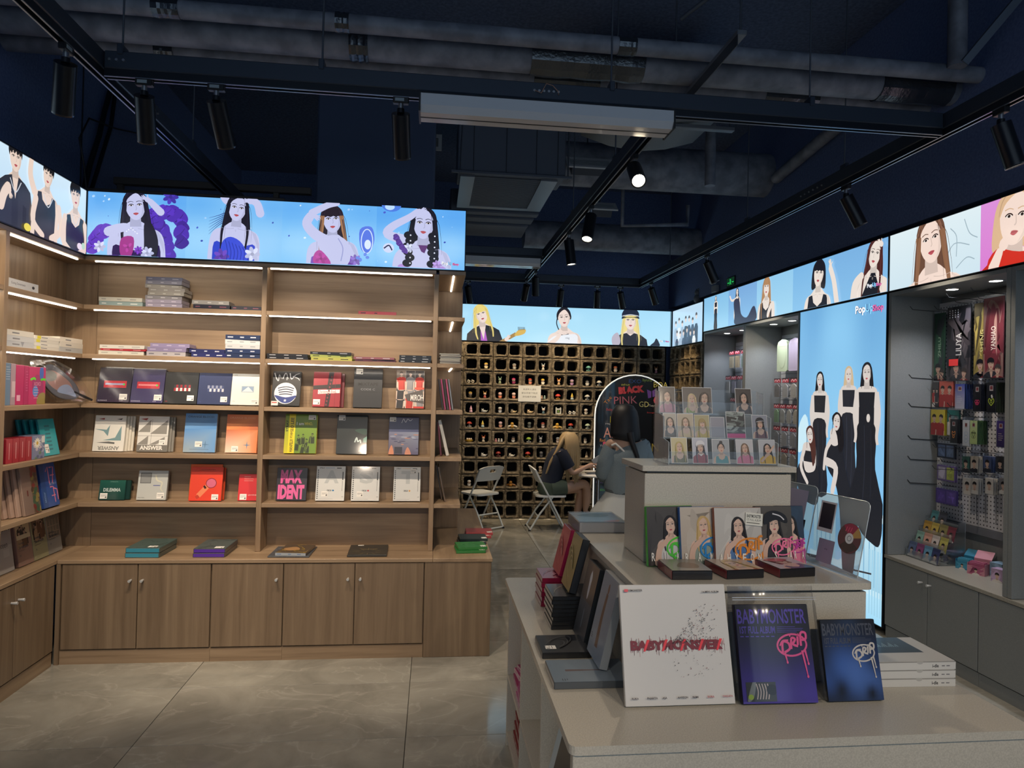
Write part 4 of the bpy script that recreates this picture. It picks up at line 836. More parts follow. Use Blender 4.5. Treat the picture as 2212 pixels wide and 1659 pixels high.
def c_check(bg, c1, c2, ink):
    def f(A):
        w, h = A.w, A.h; A.rect(0, 0, w, h, bg); A.rect(w*.28, h*.4, w*.78, h*.6, c1)
        for k in range(8):
            q = c2 if k % 2 else ink; A.rect(w*(.28+.0625*k), h*(.4 if k % 2 else .5), w*(.28+.0625*(k+1)), h*(.5 if k % 2 else .6), q)
        A.text('FATE', w*.06, h*.9, h*.03, shade(bg, 3) if bg != '#dfe2dc' else '#777777'); A.rect(w*.05, h*.06, w*.12, h*.08, c1)
    return f
album('black square album with red and white letter block', .196, .2, .028, (-1.645, FY0, SZ[2]), R(12), col='#17171a', art=c_check('#1d2022', '#8f2430', '#cfcfcf', '#30343a'), sticker=(.7, .1, .04, .034))
album('navy square album with silver letter block', .196, .2, .028, (-1.447, FY0, SZ[2]), R(12), col='#1e2746', art=c_check('#26345e', '#3a4875', '#c9ccd4', '#8d95ad'), sticker=(.7, .08, .04, .034))
album('white square album with a blue window cut-out', .186, .2, .028, (-1.25, FY0, SZ[2]), R(12), col='#e4e6df', art=lambda A: (A.rect(0, 0, A.w, A.h, '#e6e8e2'), A.rect(.06, .08, .135, .12, '#aab8c4'), A.rect(.064, .084, .131, .116, '#8fa7c4'), A.poly([(.064, .084), (.131, .084), (.1, .116)], '#dfe7ea'), A.text('FATE', .012, .185, .006, '#55605c'), A.text('4TH', .012, .02, .005, '#777777')), sticker=(.66, .03, .042, .034))
def c_ate(A):
    w, h = A.w, A.h; A.rect(0, 0, w, h, '#1a1c20'); ink = '#cfd2d6'
    for p in ([(.05, .95), (.12, .8), (.2, .72), (.22, .9), (.3, .78)], [(.35, .78), (.45, .95), (.55, .78)], [(.5, .84), (.5, .74)], [(.6, .95), (.66, .78), (.8, .9), (.95, .95)], [(.7, .86), (.9, .8), (.95, .74)]): A.stroke([(x*w, y*h) for x, y in p], .007, ink, .002)
    A.ell(w*.48, h*.36, w*.4, h*.31, '#e6e7ea', 0, 28); A.blob([(w*.1, h*.3), (w*.3, h*.12), (w*.5, h*.07), (w*.7, h*.12), (w*.87, h*.3), (w*.5, h*.24)], '#2c3f86')
    for q in range(4): A.stroke([(w*(.2+.02*q), h*(.5-.06*q)), (w*.5, h*(.55-.07*q)), (w*(.78-.02*q), h*(.5-.06*q))], .006, '#2b3350')
    A.poly([(w*(.48+.06*math.cos(R(90+k*36))*(1 if k % 2 == 0 else .45)), h*.15+w*.06*math.sin(R(90+k*36))*(1 if k % 2 == 0 else .45)) for k in range(10)], '#e8ebf2')
    A.rect(0, 0, w*.24, h*.13, '#e7dcd8'); A.rect(.004, h*.07, w*.2, h*.1, '#c4423e')
album('black album with a white disc badge and spiky letters', .173, .222, .03, (-1.005, FY0, SZ[2]), R(12), col='#17181c', art=c_ate)
def c_xmas(A):
    w, h = A.w, A.h; A.rect(0, 0, w, h, '#9c2634'); A.poly([(w*.44, 0), (w*.6, 0), (w*.74, h), (w*.56, h)], '#24161c'); A.poly([(0, h*.48), (w, h*.55), (w, h*.66), (0, h*.6)], '#24161c')
    A.rect(w*.8, 0, w*.81, h, '#671420'); A.poly([(w*.18, h*.36), (w*.98, h*.4), (w*.98, h*.5), (w*.18, h*.48)], '#e9e6e4'); A.text('Christmas EveL', w*.2, h*.375, h*.09, '#a01f2c', w*.66, .04)
    for k in range(9): A.ell(w*(.5+.02*k), h*(.06+.1*k), .005, .007, '#7c2a36')
album('red album crossed by black ribbon bands', .17, .226, .024, (-.755, FY0, SZ[2]), R(12), col='#8d2230', art=c_xmas, sticker=(.03, .06, .042, .034)); album('second red ribbon album tucked behind the first', .17, .222, .01, (-.735, FY0+.03, SZ[2]), R(12), col='#6d1a26')
album('plain black album with faint embossed lettering', .18, .254, .026, (-.505, FY0, SZ[2]), R(12), col='#191b1f', art=lambda A: (A.rect(0, 0, A.w, A.h, '#2b2e32'), A.text('MIXTAPE', A.w*.16, A.h*.56, A.h*.08, '#15171a', A.w*.7, bold=.02), A.text('CODE C', A.w*.25, A.h*.44, A.h*.05, '#8c9094', A.w*.5), A.rect(A.w*.18, A.h*.39, A.w*.86, A.h*.395, '#1b1d20')), sticker=(.07, .85, .042, .036))
def c_coll(A):
    w, h = A.w, A.h; A.rect(0, 0, w, h, '#cfc9c2'); r = random.Random(4)
    for i in range(3):
        for j in range(4):
            x, y = w*i/3, h*j/4; A.rect(x, y, x+w/3-.002, y+h/4-.002, r.choice(['#b7a99c', '#d7d3cc', '#3a3436', '#c7bfb4', '#8c7c70', '#2b2728']))
            bust(A, x+w/6, y+h*.15, .026, r.choice(['#221c1c', '#3a2a24']), '#d9bfae', r.choice(['#2b2a2e', '#c3352b', '#8c8c90']), r.uniform(-.2, .2), 'short', True, 'tee', detail=False)
    A.rect(0, h*.74, w*.33, h*.79, '#c9352c'); A.rect(w*.62, 0, w, h*.05, '#c9352c'); A.rect(w*.66, h*.5, w, h*.55, '#d1503c'); A.poly([(w*.3, h*.35), (w*.95, h*.5), (w, h*.12), (w*.4, h*.2)], '#55504e'); A.text('MIROH', w*.52, h*.2, h*.16, '#f4f2ee', w*.46, bold=.01)
album('photo-collage album with red blocks and white slanted title', .178, .25, .026, (-.237, FY0, SZ[2]), R(12), col='#d2ccc5', art=c_coll)
# --- fourth shelf row
def c_ans(paper, ink, flip):
    def f(A):
        w, h = A.w, A.h; A.rect(0, 0, w, h, paper)
        if flip:
            A.poly([(0, h*.62), (w*.3, h*.56), (w*.46, h*.42), (w*.5, h*.74), (w*.4, h*.6)], ink); A.poly([(w*.3, h*.3), (w*.7, h*.38), (w*.88, h*.72), (w*.9, h*.3)], ink); A.poly([(w*.1, h*.24), (w*.7, h*.2), (w*.7, h*.25), (w*.5, h*.27)], '#6d6f6c')
            V = 'ANSWER'; A.T = lambda p: (w-p[0], h*.24-p[1]) ; A.text(V, w*.14, h*.1, h*.11, '#8c8d88', w*.7, bold=.03); A.T = None
            A.poly([(w*.1, h*.9), (w*.3, h*.93), (w*.3, h*.88)], '#9c4038'); A.poly([(w*.7, h*.9), (w*.9, h*.93), (w*.85, h*.88)], '#4a4a4a')
        else:
            for tri in ([(0, .55), (.4, .9), (.4, .55)], [(.4, .5), (.95, .9), (.95, .5)], [(0, .2), (.35, .45), (.35, .2)], [(.4, .2), (.9, .42), (.9, .3), (.6, .2)]): A.poly([(x*w, y*h) for x, y in tri], ink)
            A.rect(w*.44, h*.2, w*.45, h*.92, ink); A.rect(0, h*.44, w, h*.45, ink); A.rect(0, 0, w, h*.19, '#77756f'); A.text('ANSWER', w*.1, h*.05, h*.12, '#e9e8e2', w*.76, bold=.04); A.poly([(w*.05, h*.92), (w*.3, h*.95), (w*.25, h*.88)], '#9c4038')
    return f
for k in range(3): album('cream album spine fanned behind the teal-shape cover, copy %s from the front' % ('second', 'third', 'fourth')[k], .178, .218, .012, (-2.036+.012*k, FY0+.026+.013*k, SZ[1]), R(9), col='#d9d4c6', group='spare copies behind the front albums')
album('white album with teal shapes and upside-down title', .178, .22, .022, (-2.046, FY0, SZ[1]), R(10), col='#e6e3d8', art=c_ans('#ebe9e0', '#7fa0a4', True))
for k in range(2): album('grey album spine fanned behind the triangle cover, copy %s from the front' % ('second', 'third')[k], .178, .217, .012, (-1.782+.012*k, FY0+.026+.013*k, SZ[1]), R(9), col='#8b8880', group='spare copies behind the front albums')
album('grey album with a pattern of triangles', .178, .22, .022, (-1.793, FY0, SZ[1]), R(10), col='#9b9890', art=c_ans('#dddcd6', '#8d8b85', False), sticker=(.72, .2, .034, .03))
def c_orange(c0, c1, c2, ink):
    def f(A):
        w, h = A.w, A.h; A.quad([(0, 0), (w, 0), (w, h*.6), (0, h*.6)], [c0, c1, c1, c2]); A.quad([(0, h*.6), (w, h*.6), (w, h), (0, h)], [c1, c2, c1, c2])
        A.text('ORANGE BLOOD', w*.08, h*.89, h*.05, ink, w*.82); A.poly([(w*(.68+.14*math.cos(R(90*k/2))*(1 if k % 2 == 0 else .16)), h*.2+w*.14*math.sin(R(90*k/2))*(1 if k % 2 == 0 else .16)) for k in range(8)], '#5f86a8')
        A.rect(w*.2, h*.07, w*.8, h*.075, ink)
    return f
album('silver-blue album with a star and serif title', .19, .243, .024, (-1.522, FY0, SZ[1]), R(10), col='#aeb7bd', art=c_orange('#9fb0b8', '#6fa2d6', '#5b93cf', '#2b2f38'), sticker=(.36, .14, .042, .034))
album('orange album with a star and serif title', .19, .24, .024, (-1.274, FY0, SZ[1]), R(10), col='#e08a5e', art=c_orange('#f0dcc6', '#ef9257', '#d2714a', '#f2b08c'), sticker=(.2, .03, .04, .034))
album('second orange album edge behind the star cover', .19, .2, .012, (-1.262, FY0+.027, SZ[1]), R(10), col='#d97d50')
def c_who(A):
    w, h = A.w, A.h; A.rect(0, 0, w, h, '#6f8f2a', '#7a9a30'); A.rect(w*.12, 0, w*.32, h, '#efd820'); A.rect(0, 0, w*.12, h, '#d5c929', '#7b9a2c')
    for y in (.03, .2, .38, .55, .75): A.text(('HAN', 'FELIX', 'HYUNJIN', 'SEO', 'LEE')[int(y*6) % 5], w*.27, h*y, w*.1, '#1d2110', h*.16, R(90), .02)
    A.text('STRAY', w*.1, h*.55, w*.07, '#20240f', h*.3, R(90), .03); A.text('I am', w*.36, h*.72, h*.08, '#f1f2ea', w*.22, bold=.02); A.text('WHO.', w*.6, h*.72, h*.08, '#eadc3a', w*.26, bold=.03)
    r = random.Random(2)
    for k in range(9): x, y = w*r.uniform(.4, .88), h*r.uniform(.12, .5); bust(A, x, y, .014, '#2a3312', '#6a7f33', '#2f3a14', r.uniform(-.5, .5), 'short', detail=False)
album('green and yellow album with large lettering', .197, .248, .03, (-.922, FY0, SZ[1]), R(11), col='#c9c32c', art=c_who, sticker=(.72, .86, .045, .03))
album('near-black album with dim green photo', .19, .248, .028, (-.602, FY0, SZ[1]), R(11), col='#15181a', art=lambda A: (A.rect(0, 0, A.w, A.h, '#1d2325', '#1f2a28'), A.blob([(A.w*.6, A.h*.62), (A.w*.95, A.h*.66), (A.w*.97, A.h*.5), (A.w*.75, A.h*.54)], '#2c4a3e'), A.stroke([(A.w*.6, A.h*.3), (A.w*.66, A.h*.42), (A.w*.7, A.h*.32), (A.w*.78, A.h*.36), (A.w*.8, A.h*.28)], .008, '#cfe0dc'), A.poly([(A.w*.88, A.h*.4), (A.w, A.h*.46), (A.w, A.h*.3), (A.w*.88, A.h*.3)], '#6fa394'), A.text('you', A.w*.74, A.h*.05, A.h*.04, '#c9cdd0')), sticker=(.05, .86, .04, .034))
def c_sea(A):
    w, h = A.w, A.h; A.rect(0, h*.6, w, h, '#4a5278', '#39406a'); A.quad([(0, 0), (w, 0), (w, h*.6), (0, h*.6)], ['#5b4a55', '#565073', '#8f98ae', '#7c7f9d'])  # upper part navy, darker towards the top edge
    for k in range(26): r = random.Random(k); A.ell(w*r.random(), h*r.uniform(.1, .55), w*r.uniform(.04, .12), .003, r.choice(['#c48a72', '#6a6c8c', '#a9b1c6', '#474a6a']))
    A.stroke([(w*.42, h*.84), (w*.48, h*.95), (w*.55, h*.86), (w*.62, h*.95), (w*.7, h*.9), (w*.78, h*.95)], .003, '#dfe2ea'); A.rect(w*.2, .005, w*.46, h*.2, '#2b2a3a'); A.blob([(0, 0), (w*.1, h*.25), (w*.18, 0)], '#d98c66'); A.blob([(w*.55, 0), (w*.64, h*.2), (w*.76, 0)], '#cf8a6c')
album('album with a sea photo, navy at the top, and scribbled title', .19, .243, .028, (-.277, FY0, SZ[1]), R(11), col='#23263a', art=c_sea, sticker=(.02, .87, .04, .03))
# --- fifth shelf row
def c_dil(A):
    w, h = A.w, A.h; A.rect(0, 0, w, h, '#123c36', '#1f5a4e'); A.text('DILEMMA', w*.16, h*.42, h*.18, '#c8d6d2', w*.68, bold=.03); A.text('DIMENSION', w*.4, h*.9, h*.05, '#7fa79c')
album('dark green small album with a silver title', .148, .12, .02, (-2.003, FY0, SZ[0]), R(12), col='#14443b', art=c_dil, sticker=(.06, .06, .042, .034)); album('second dark green small album behind the titled one', .15, .118, .02, (-1.983, FY0+.024, SZ[0]), R(11), col='#103530')
album('silver-grey album with a framed window and ribbon figure', .173, .18, .024, (-1.785, FY0, SZ[0]), R(12), col='#9a9b97', art=lambda A: (A.rect(0, 0, A.w, A.h, '#c6c9c4', '#bfc3c0'), A.rect(.012, .1, .075, .165, '#6b6d6c'), A.rect(.016, .104, .071, .161, '#8f9291'), A.stroke([(.1, .15), (.11, .12), (.14, .105), (.135, .07), (.15, .05)], .01, '#dad8c2', .004), A.rect(.09, .085, .13, .09, '#5c66a0'), A.text('ENHYPEN', .008, .01, .006, '#55595a')), sticker=(.68, .05, .042, .036))
def c_mic(A):
    w, h = A.w, A.h; A.rect(0, 0, w, h, '#e8452c'); A.text('HANDWRITTEN', w*.3, h*.9, h*.04, '#7d2013', w*.45); A.ell(w*.66, h*.52, w*.16, h*.14, '#d86a86'); A.stroke([(w*.56, h*.44), (w*.28, h*.14)], .03, '#f08a5e', smooth=False); A.ring(w*.66, h*.52, w*.16, h*.14, .004, '#8a1f2a'); A.stroke([(w*.5, h*.36), (w*.44, h*.44)], .012, '#3a1a1a'); A.stroke([(w*.3, h*.14), (w*.22, h*.08)], .02, '#c7402a')
album('orange-red album with a drawn microphone', .19, .208, .022, (-1.473, FY0-.02, SZ[0]), R(12), col='#e04a2e', art=c_mic, sticker=(.7, .03, .04, .034)); album('tall orange album behind the microphone cover', .19, .222, .014, (-1.485, FY0+.012, SZ[0]), R(9), col='#e8692f'); album('second orange album behind the microphone cover', .17, .2, .014, (-1.45, FY0+.03, SZ[0]), R(9), col='#d8502c')
album('small rounded red album near the divider', .125, .165, .018, (-1.19, FY0, SZ[0]), R(12), col='#cf2f34', art=lambda A: (A.rect(0, 0, A.w, A.h, '#d8363a'), lines(A, .03, .145, .06, 3, .012, '#d9b0a8'), A.text('UNIVERSE', .06, .03, .008, '#f0d8d0', .05)), sticker=(.1, .03, .04, .036)); album('second small red album behind the rounded one', .125, .12, .012, (-1.196, FY0+.025, SZ[0]), R(9), col='#a82830')
def c_max(A):
    w, h = A.w, A.h; A.rect(0, 0, w, h, '#312f36'); A.text('MAX', w*.12, h*.52, h*.42, '#ea62a2', w*.72, bold=.06); A.text('IDENT', w*.05, h*.04, h*.44, '#ee68a6', w*.88, bold=.06)
album('black album with huge pink letters', .185, .205, .026, (-.962, FY0, SZ[0]), R(12), col='#26232a', art=c_max)
def c_white(let, ac):
    def f(A):
        w, h = A.w, A.h; A.rect(0, 0, w, h, '#d9dad6'); A.text(let, w*.28, h*.5, h*.38, '#bcc0be', w*.5, bold=.05); ink = '#2b2d30'
        A.text('STRAY', w*.1, h*.93, h*.035, ink, w*.18, bold=.03); A.rect(w*.3, h*.945, w*.62, h*.955, ac); A.rect(w*.7, h*.93, w*.86, h*.96, ink)
        for k in range(15): A.rect(w*.04, h*(.05+.058*k), w*.075, h*(.05+.058*k+.035), ink); 
        A.rect(w*.9, h*.6, w*.94, h*.84, ink); A.rect(w*.905, h*.28, w*.915, h*.58, ink); A.text('ATE', w*.9, h*.1, h*.03, ink, w*.06); A.text('CIRCUS', w*.38, h*.27, h*.05, ink, w*.16, bold=.03); A.ell(w*.6, h*.295, w*.035, h*.025, ac); A.rect(w*.1, h*.045, w*.6, h*.05, '#8d908e')
    return f
for k, (x, let, ac, wd, n) in enumerate(((-.722, 'A', '#3a7fb0', .18, 'blue'), (-.503, 'S', '#c4474f', .177, 'red'), (-.24, 'T', '#d49a3c', .172, 'amber'))):
    album('white album with black side lettering and %s accents' % n, wd, .218, .026, (x, FY0, SZ[0]), R(12), col='#26282b', art=c_white(let, ac), sticker=(.2, .12, .04, .034) if k < 2 else (.62, .8, .036, .03), group='white lettered albums')
# --- flat stacks on the two upper shelves
def stack(items, x, y, z, w, d, label, group, spin=0):
    """items from bottom to top: (colour, thickness, dx, spine ink, note)"""
    zz = z
    for k, it in enumerate(items):
        c, t, dx, ink = it[:4]; note = it[4] if len(it) > 4 else None
        n = len(items); pos = ('lying alone' if n == 1 else ('bottom' if k == 0 else 'topmost' if k == n-1 else ('second', 'third', 'fourth', 'fifth', 'sixth', 'seventh', 'eighth', 'ninth')[k-1]+' up'))
        album('%s, %s%s' % (label, pos, ' of its stack' if n > 1 else ''), w*(it[5] if len(it) > 5 else 1), d, t, (x+dx, y, zz), R(90), spin+.03*math.sin(k*2.3+x*9), c, art=None, spine=spn(c, ink), name='album', group=group)
        zz += t+.0004
UY = 4.36
G = 'albums lying flat on the upper shelves'
stack([('#9fb6b4', .026, 0, '#e9efe9'), ('#dbd9ca', .024, -.002, '#a9a9a0')], -2.005, UY, SZ[4], .245, .13, 'pale flat album with a blue-green mate', G)
stack([('#a6a0b4', .024, .01, '#e0dce6'), ('#a6a0b4', .022, .008, '#d2ccdc'), ('#8f8d90', .024, .006, '#c8c8cc'), ('#9a978f', .022, .02, '#c8c8c0'), ('#97938c', .022, .024, '#c0c0ba'), ('#a19d94', .022, .004, '#c8c8c0'), ('#8c8c9a', .022, .006, '#c2c2ce'), ('#77778a', .022, .008, '#b0b0c0')], -1.75, UY, SZ[4], .21, .13, 'grey-lilac flat album in the tall upper-shelf tower', G)
stack([('#1f2130', .026, 0, '#7d4a5c'), ('#9b9a96', .025, -.008, '#d0d0cc')], -1.465, UY, SZ[4], .215, .13, 'flat album in the grey-on-black upper-shelf pair', G); stack([('#1c1f2e', .024, 0, '#8c5060')], -1.242, UY, SZ[4], .175, .13, 'black speckled flat album by the upper divider', G)
tag(album('', .235, .03, .022, (-.48, 4.38, SZ[4]), R(90), 0, '#8f2233', spine=spn('#a33244', '#1c1c28', 2), name='album'), 'thin red album lying alone on the top shelf', 'album', G)
stack([('#d9d7c9', .024, 0, '#b0b0a4'), ('#b8323c', .012, .012, '#d8b0b0'), ('#dcdad0', .022, .006, '#b0b0a8')], -2.0, UY, SZ[3], .255, .13, 'flat album in the white and red trio', G)
stack([('#b3b0b4', .026, 0, '#6d6d78'), ('#8f86a8', .026, .004, '#b8b0cc'), ('#9a8fb4', .024, .02, '#c4bcd6')], -1.727, UY, SZ[3], .225, .13, 'lilac flat album in the lilac trio', G)
stack([('#2b3168', .024, .012, '#e2e4f0'), ('#262c60', .024, 0, '#e2e4f0')], -1.48, UY, SZ[3], .205, .13, 'indigo glitter flat album beside the navy and white stack', G)
stack([('#263458', .028, 0, '#dfe3ee'), ('#2a3a62', .028, .002, '#dfe3ee'), ('#d5d8da', .028, .001, '#a9b0b4'), ('#dcdfe0', .028, -.001, '#a9b0b4'), ('#2a3a60', .028, .001, '#dfe3ee')], -1.272, UY, SZ[3], .205, .13, 'flat album in the navy and white stack by the divider', G)
stack([('#1c1d22', .017, 0, '#c8c8cc'), ('#232429', .017, -.002, '#c8c8cc')], -1.022, UY, SZ[3], .245, .14, 'black flat album nearest the divider on the lit shelf', G)
stack([('#b9b85a', .018, .006, '#25271c'), ('#a8b25a', .018, .002, '#22241c'), ('#22242a', .016, 0, '#b9bcc0')], -.765, UY, SZ[3], .25, .14, 'black and yellow-green flat album on the lit shelf', G)
stack([('#5a2a3a', .014, .01, '#1c1c22'), ('#8d5560', .014, 0, '#c9c9cc')], -.5, UY, SZ[3], .25, .14, 'rosy flat album on the lit shelf', G)
stack([('#1d2024', .016, 0, '#c3c6ca'), ('#25282d', .016, .004, '#c3c6ca'), ('#1f2226', .014, .004, '#a9acb0')], -.222, UY, SZ[3], .2, .14, 'black flat album at the shelf end', G)
zz = SZ[3]
for k in range(7):
    o = album('', .13, .2, .009, (.035+.006*math.sin(k*3), 4.37, zz), R(90), .05*math.sin(k*5), ('#a9a79e', '#8f8d88', '#b8b4a8')[k % 3]); tag(o, 'film-wrapped grey album in the end shelf pile, %s' % ('bottom', 'second up', 'third up', 'fourth up', 'fifth up', 'sixth up', 'topmost')[k], 'album', 'grey albums in the end shelf pile'); zz += .0094
# --- albums seen edge-on in the end bookcase (they face the aisle)
EW = R(90)
for k in range(5): album('pink-and-black slim album in the end bookcase, %s from the panel' % ('first', 'second', 'third', 'fourth', 'fifth')[k], .19, .2, .008, (.066+.016*k, 4.42, SZ[2]), R(9), EW, ('#3a353c', '#c9508a', '#4a454e', '#d0608f', '#8d929c')[k], art=(lambda A: (A.rect(0, 0, A.w, A.h, '#9a9aa2'), A.poly([(0, .02), (A.w, .1), (A.w, .15), (0, .08)], '#d8508c'))) if k == 4 else None, group='slim albums in the end bookcase')
album('dark red album leaning in the end bookcase', .2, .22, .012, (.064, 4.42, SZ[1]), R(6), EW, '#6b2a34', group='slim albums in the end bookcase'); album('pale sketch-cover album leaning in the end bookcase', .2, .235, .02, (.11, 4.41, SZ[1]), R(14), EW, '#c9c5bc', art=lambda A: [A.rect(0, 0, A.w, A.h, '#d2cfc8')]+[A.stroke([(A.w*.2, A.h*(.1+.09*k)), (A.w*.5, A.h*(.14+.09*k)), (A.w*.8, A.h*(.08+.09*k))], .004, '#8d8a84') for k in range(9)], group='slim albums in the end bookcase')
album('brown album leaning low in the end bookcase', .2, .23, .008, (.075, 4.5, SZ[0]), R(10), EW, '#5c4a3c', group='slim albums in the end bookcase'); album('second brown album leaning low in the end bookcase', .2, .23, .008, (.095, 4.42, SZ[0]), R(12), EW, '#6d5a48', group='slim albums in the end bookcase')
# --- worktop
CT = .592
def swirl(c0, c1, seed):
    def f(A):
        A.rect(0, 0, A.w, A.h, c0); r = random.Random(seed)
        for k in range(14):
            x, y = A.w*r.random(), A.h*r.random(); A.stroke([(x, y), (x+A.w*r.uniform(-.3, .3), y+A.h*r.uniform(-.2, .2)), (x+A.w*r.uniform(-.4, .4), y+A.h*r.uniform(-.3, .3))], .004, c1, .001)
    return f
for k in range(2):
    album('teal-spined hardback on the worktop, %s of two' % ('lower', 'upper')[k], .19, .26, .028, (-1.75+.003*k, 4.2, CT+.029*k), R(90), -.02, '#4b5f5c', art=swirl('#4f6460', '#3c4e4b', 3) if k else None, sticker=(.6, .06, .05, .04) if k else None, spine=lambda A: (A.rect(.004, .003, A.w-.004, A.h-.003, '#3d93ab')), group='teal-spined hardbacks')
    album('violet-spined hardback on the worktop, %s of two' % ('lower', 'upper')[k], .18, .26, .025, (-1.375+.003*k, 4.2, CT+.026*k), R(90), .0, '#4a4a50', art=swirl('#57605e', '#41494a', 5) if k else None, sticker=(.62, .06, .05, .04) if k else None, spine=lambda A: (A.rect(.004, .003, A.w-.004, A.h-.003, '#5a35a4')), group='violet-spined hardbacks')
album('dark magazine under the colourful one', .24, .26, .008, (-.95, 4.19, CT), R(90), -.02, '#474b50', art=swirl('#50545a', '#7f8288', 8)); album('colourful magazine lying on a dark magazine', .18, .22, .016, (-.91, 4.21, CT+.0085), R(90), -.1, '#6a5a48', art=lambda A: (swirl('#5a4a3a', '#c9a84a', 9)(A), swirl('#5a4a3a', '#b0b8c0', 12)(A) if False else None, A.blob([(.02, .1), (.08, .15), (.12, .08), (.06, .05)], '#b58a5c')), spine=spn('#aeb4b8', '#5a78a8'))
album('black brochure with gold linework on the worktop', .235, .27, .014, (-.49, 4.19, CT), R(90), .03, '#33312c', art=lambda A: [A.rect(0, 0, A.w, A.h, '#37342e'), A.text('TOUCHED', .07, .13, .024, '#8c7a52', .1)]+[A.stroke([(A.w*.5+.05*math.cos(R(a)), A.h*.3+.04*math.sin(R(a))), (A.w*.5+.12*math.cos(R(a)), A.h*.3+.11*math.sin(R(a)))], .003, '#8f7d52', .001) for a in range(0, 360, 30)], sticker=(.2, .88, .036, .02))
for nm, c0, c1, x, y, yw in (('pink', '#b0494e', '#c86a6c', .235, 4.72, -.06), ('bottle-green', '#26383a', '#3f5654', .185, 4.52, .0), ('leaf-green', '#2f7d3c', '#4c9a54', .165, 4.27, .06)):
    for k in range(2): album('%s swirl-cover book on the worktop end, %s of two' % (nm, ('lower', 'upper')[k]), .185, .16, .017, (x+.012*k, y+.012*k, CT+.0175*k), R(90), yw+.05*k, c0, art=swirl(c0, c1, int(x*100)), sticker=(.78, .04, .034, .04), group='swirl-cover books on the worktop end')
# ------------------------------------------------------------------ near bookcase (its goods face the aisle)
NW = R(90)
def near(label, y, w, h, t, z, back, lean, col, art=None, sticker=None, spine=None, group=None, film=False):
    """x of the front lower edge is back metres in front of the back panel; y is the lower near corner"""
    return album(label, w, h, t, (-2.265+back, y, z), lean, NW, col, art, sticker, spine, group=group, film=film)
near('pale book lying on the top shelf of the near bookcase', 3.635, .265, .15, .045, SZ[4], .165, R(90), '#c9ccce', spine=lambda A: (A.rect(0, 0, A.w, A.h, '#d2d4d4'), A.text('Going Seventeen', .03, .015, .016, '#3c4150', .12), A.ell(.22, .022, .012, .008, '#2b2b33')))
GN = 'white albums stacked on the near bookcase'
for (y, w, cs, nm, z0) in ((3.63, .245, ('#b7bcc0', '#c3c7c9', '#d6d3c9'), 'tallest', 0), (3.88, .24, ('#cfcdc4', '#d8d6cc', '#d2d0c6', '#dedcd2'), 'yellow-banded', 0), (4.13, .25, ('#b4b8b8', '#d3cfc4', '#dcd7cb'), 'corner', 0)):
    zz = SZ[3]
    for k, c in enumerate(cs):
        t = .028 if nm != 'yellow-banded' else .018
        near('white flat album in the %s near-bookcase pile, %s' % (nm, ('bottom', 'second up', 'third up', 'fourth up')[k]), y+.012*math.sin(3*k), w, .15, t, zz, .165, R(90), c, spine=(lambda c, nm, k: lambda A: (A.rect(0, 0, A.w, A.h, c), A.rect(.06, A.h*.35, .12, A.h*.6, '#7c7f84'), A.rect(.02, .001, .055, A.h-.001, '#d9cf3a') if nm == 'yellow-banded' and k != 1 else None, A.poly([(.13, A.h), (.16, A.h), (.145, .002)], '#8d929a') if nm == 'tallest' and k == 0 else None))(c, nm, k), group=GN); zz += t+.0005
for k in range(2): near('cyan album edge beside the near divider, %s' % ('lower', 'upper')[k], 3.4, .18, .15, .022, SZ[3]+.023*k, .16, R(90), '#2f8fb0', group='cyan albums by the near divider')
# standing boxes on the middle shelf
def nbox(label, y, w, t, h, z, c, art=None, back=.155, group=None): return near(label, y, w, h, t, z, back, R(0), c, art, group=group)
nbox('slate blue boxed album beside the near divider', 3.655, .048, .07, .212, SZ[2], '#5a7086', lambda A: (A.rect(0, 0, A.w, A.h, '#64809a'), lines(A, .01, .19, .04, 6, .012, '#b4c4d2'))); nbox('lilac boxed album beside the slate one', 3.704, .041, .07, .21, SZ[2], '#8a7480', lambda A: (A.rect(0, 0, A.w, A.h, '#a58e98'), A.rect(.01, .04, .04, .12, '#c9b4ba')))
nbox('plain magenta boxed album', 3.746, .07, .07, .206, SZ[2], '#b52a5e', lambda A: (A.rect(0, 0, A.w, A.h, '#b82d64'), A.rect(.01, .02, .04, .05, '#e6b0c4')))
nbox('narrow magenta boxed album', 3.817, .04, .07, .204, SZ[2], '#a8295a', lambda A: (A.rect(0, 0, A.w, A.h, '#b02e62'), lines(A, .015, .17, .02, 8, .014, '#d878a0')))
def c_magic(A):
    w, h = A.w, A.h; A.rect(0, 0, w, h, '#c4356e'); A.blob([(w*.3, .05), (w*.2, .12), (w*.5, .16), (w*.85, .12), (w*.8, .05)], '#a63a6e'); A.ell(w*.4, h*.35, .025, .03, '#5a8fd0'); A.ell(w*.75, h*.85, .02, .04, '#4a6fc0'); A.blob([(w*.5, 0), (w*.6, .05), (w*.95, .06), (w, 0)], '#9a8a4a')
    A.stroke([(w*.1, h*.66), (w*.3, h*.7), (w*.4, h*.66)], .012, '#62e03a'); A.stroke([(w*.7, h*.66), (w*.85, h*.68), (w*1., h*.66)], .012, '#62e03a'); A.text('XOXO', w*.3, h*.5, .02, '#f0a8c4', w*.4); lines(A, w*.3, h*.45, .05, 5, .014, '#f2c0d2')  # two bright green strokes drawn across the cover
nbox('magenta boxed album with a swirling green-streaked cover', 3.858, .158, .07, .2, SZ[2], '#b52a5e', c_magic)
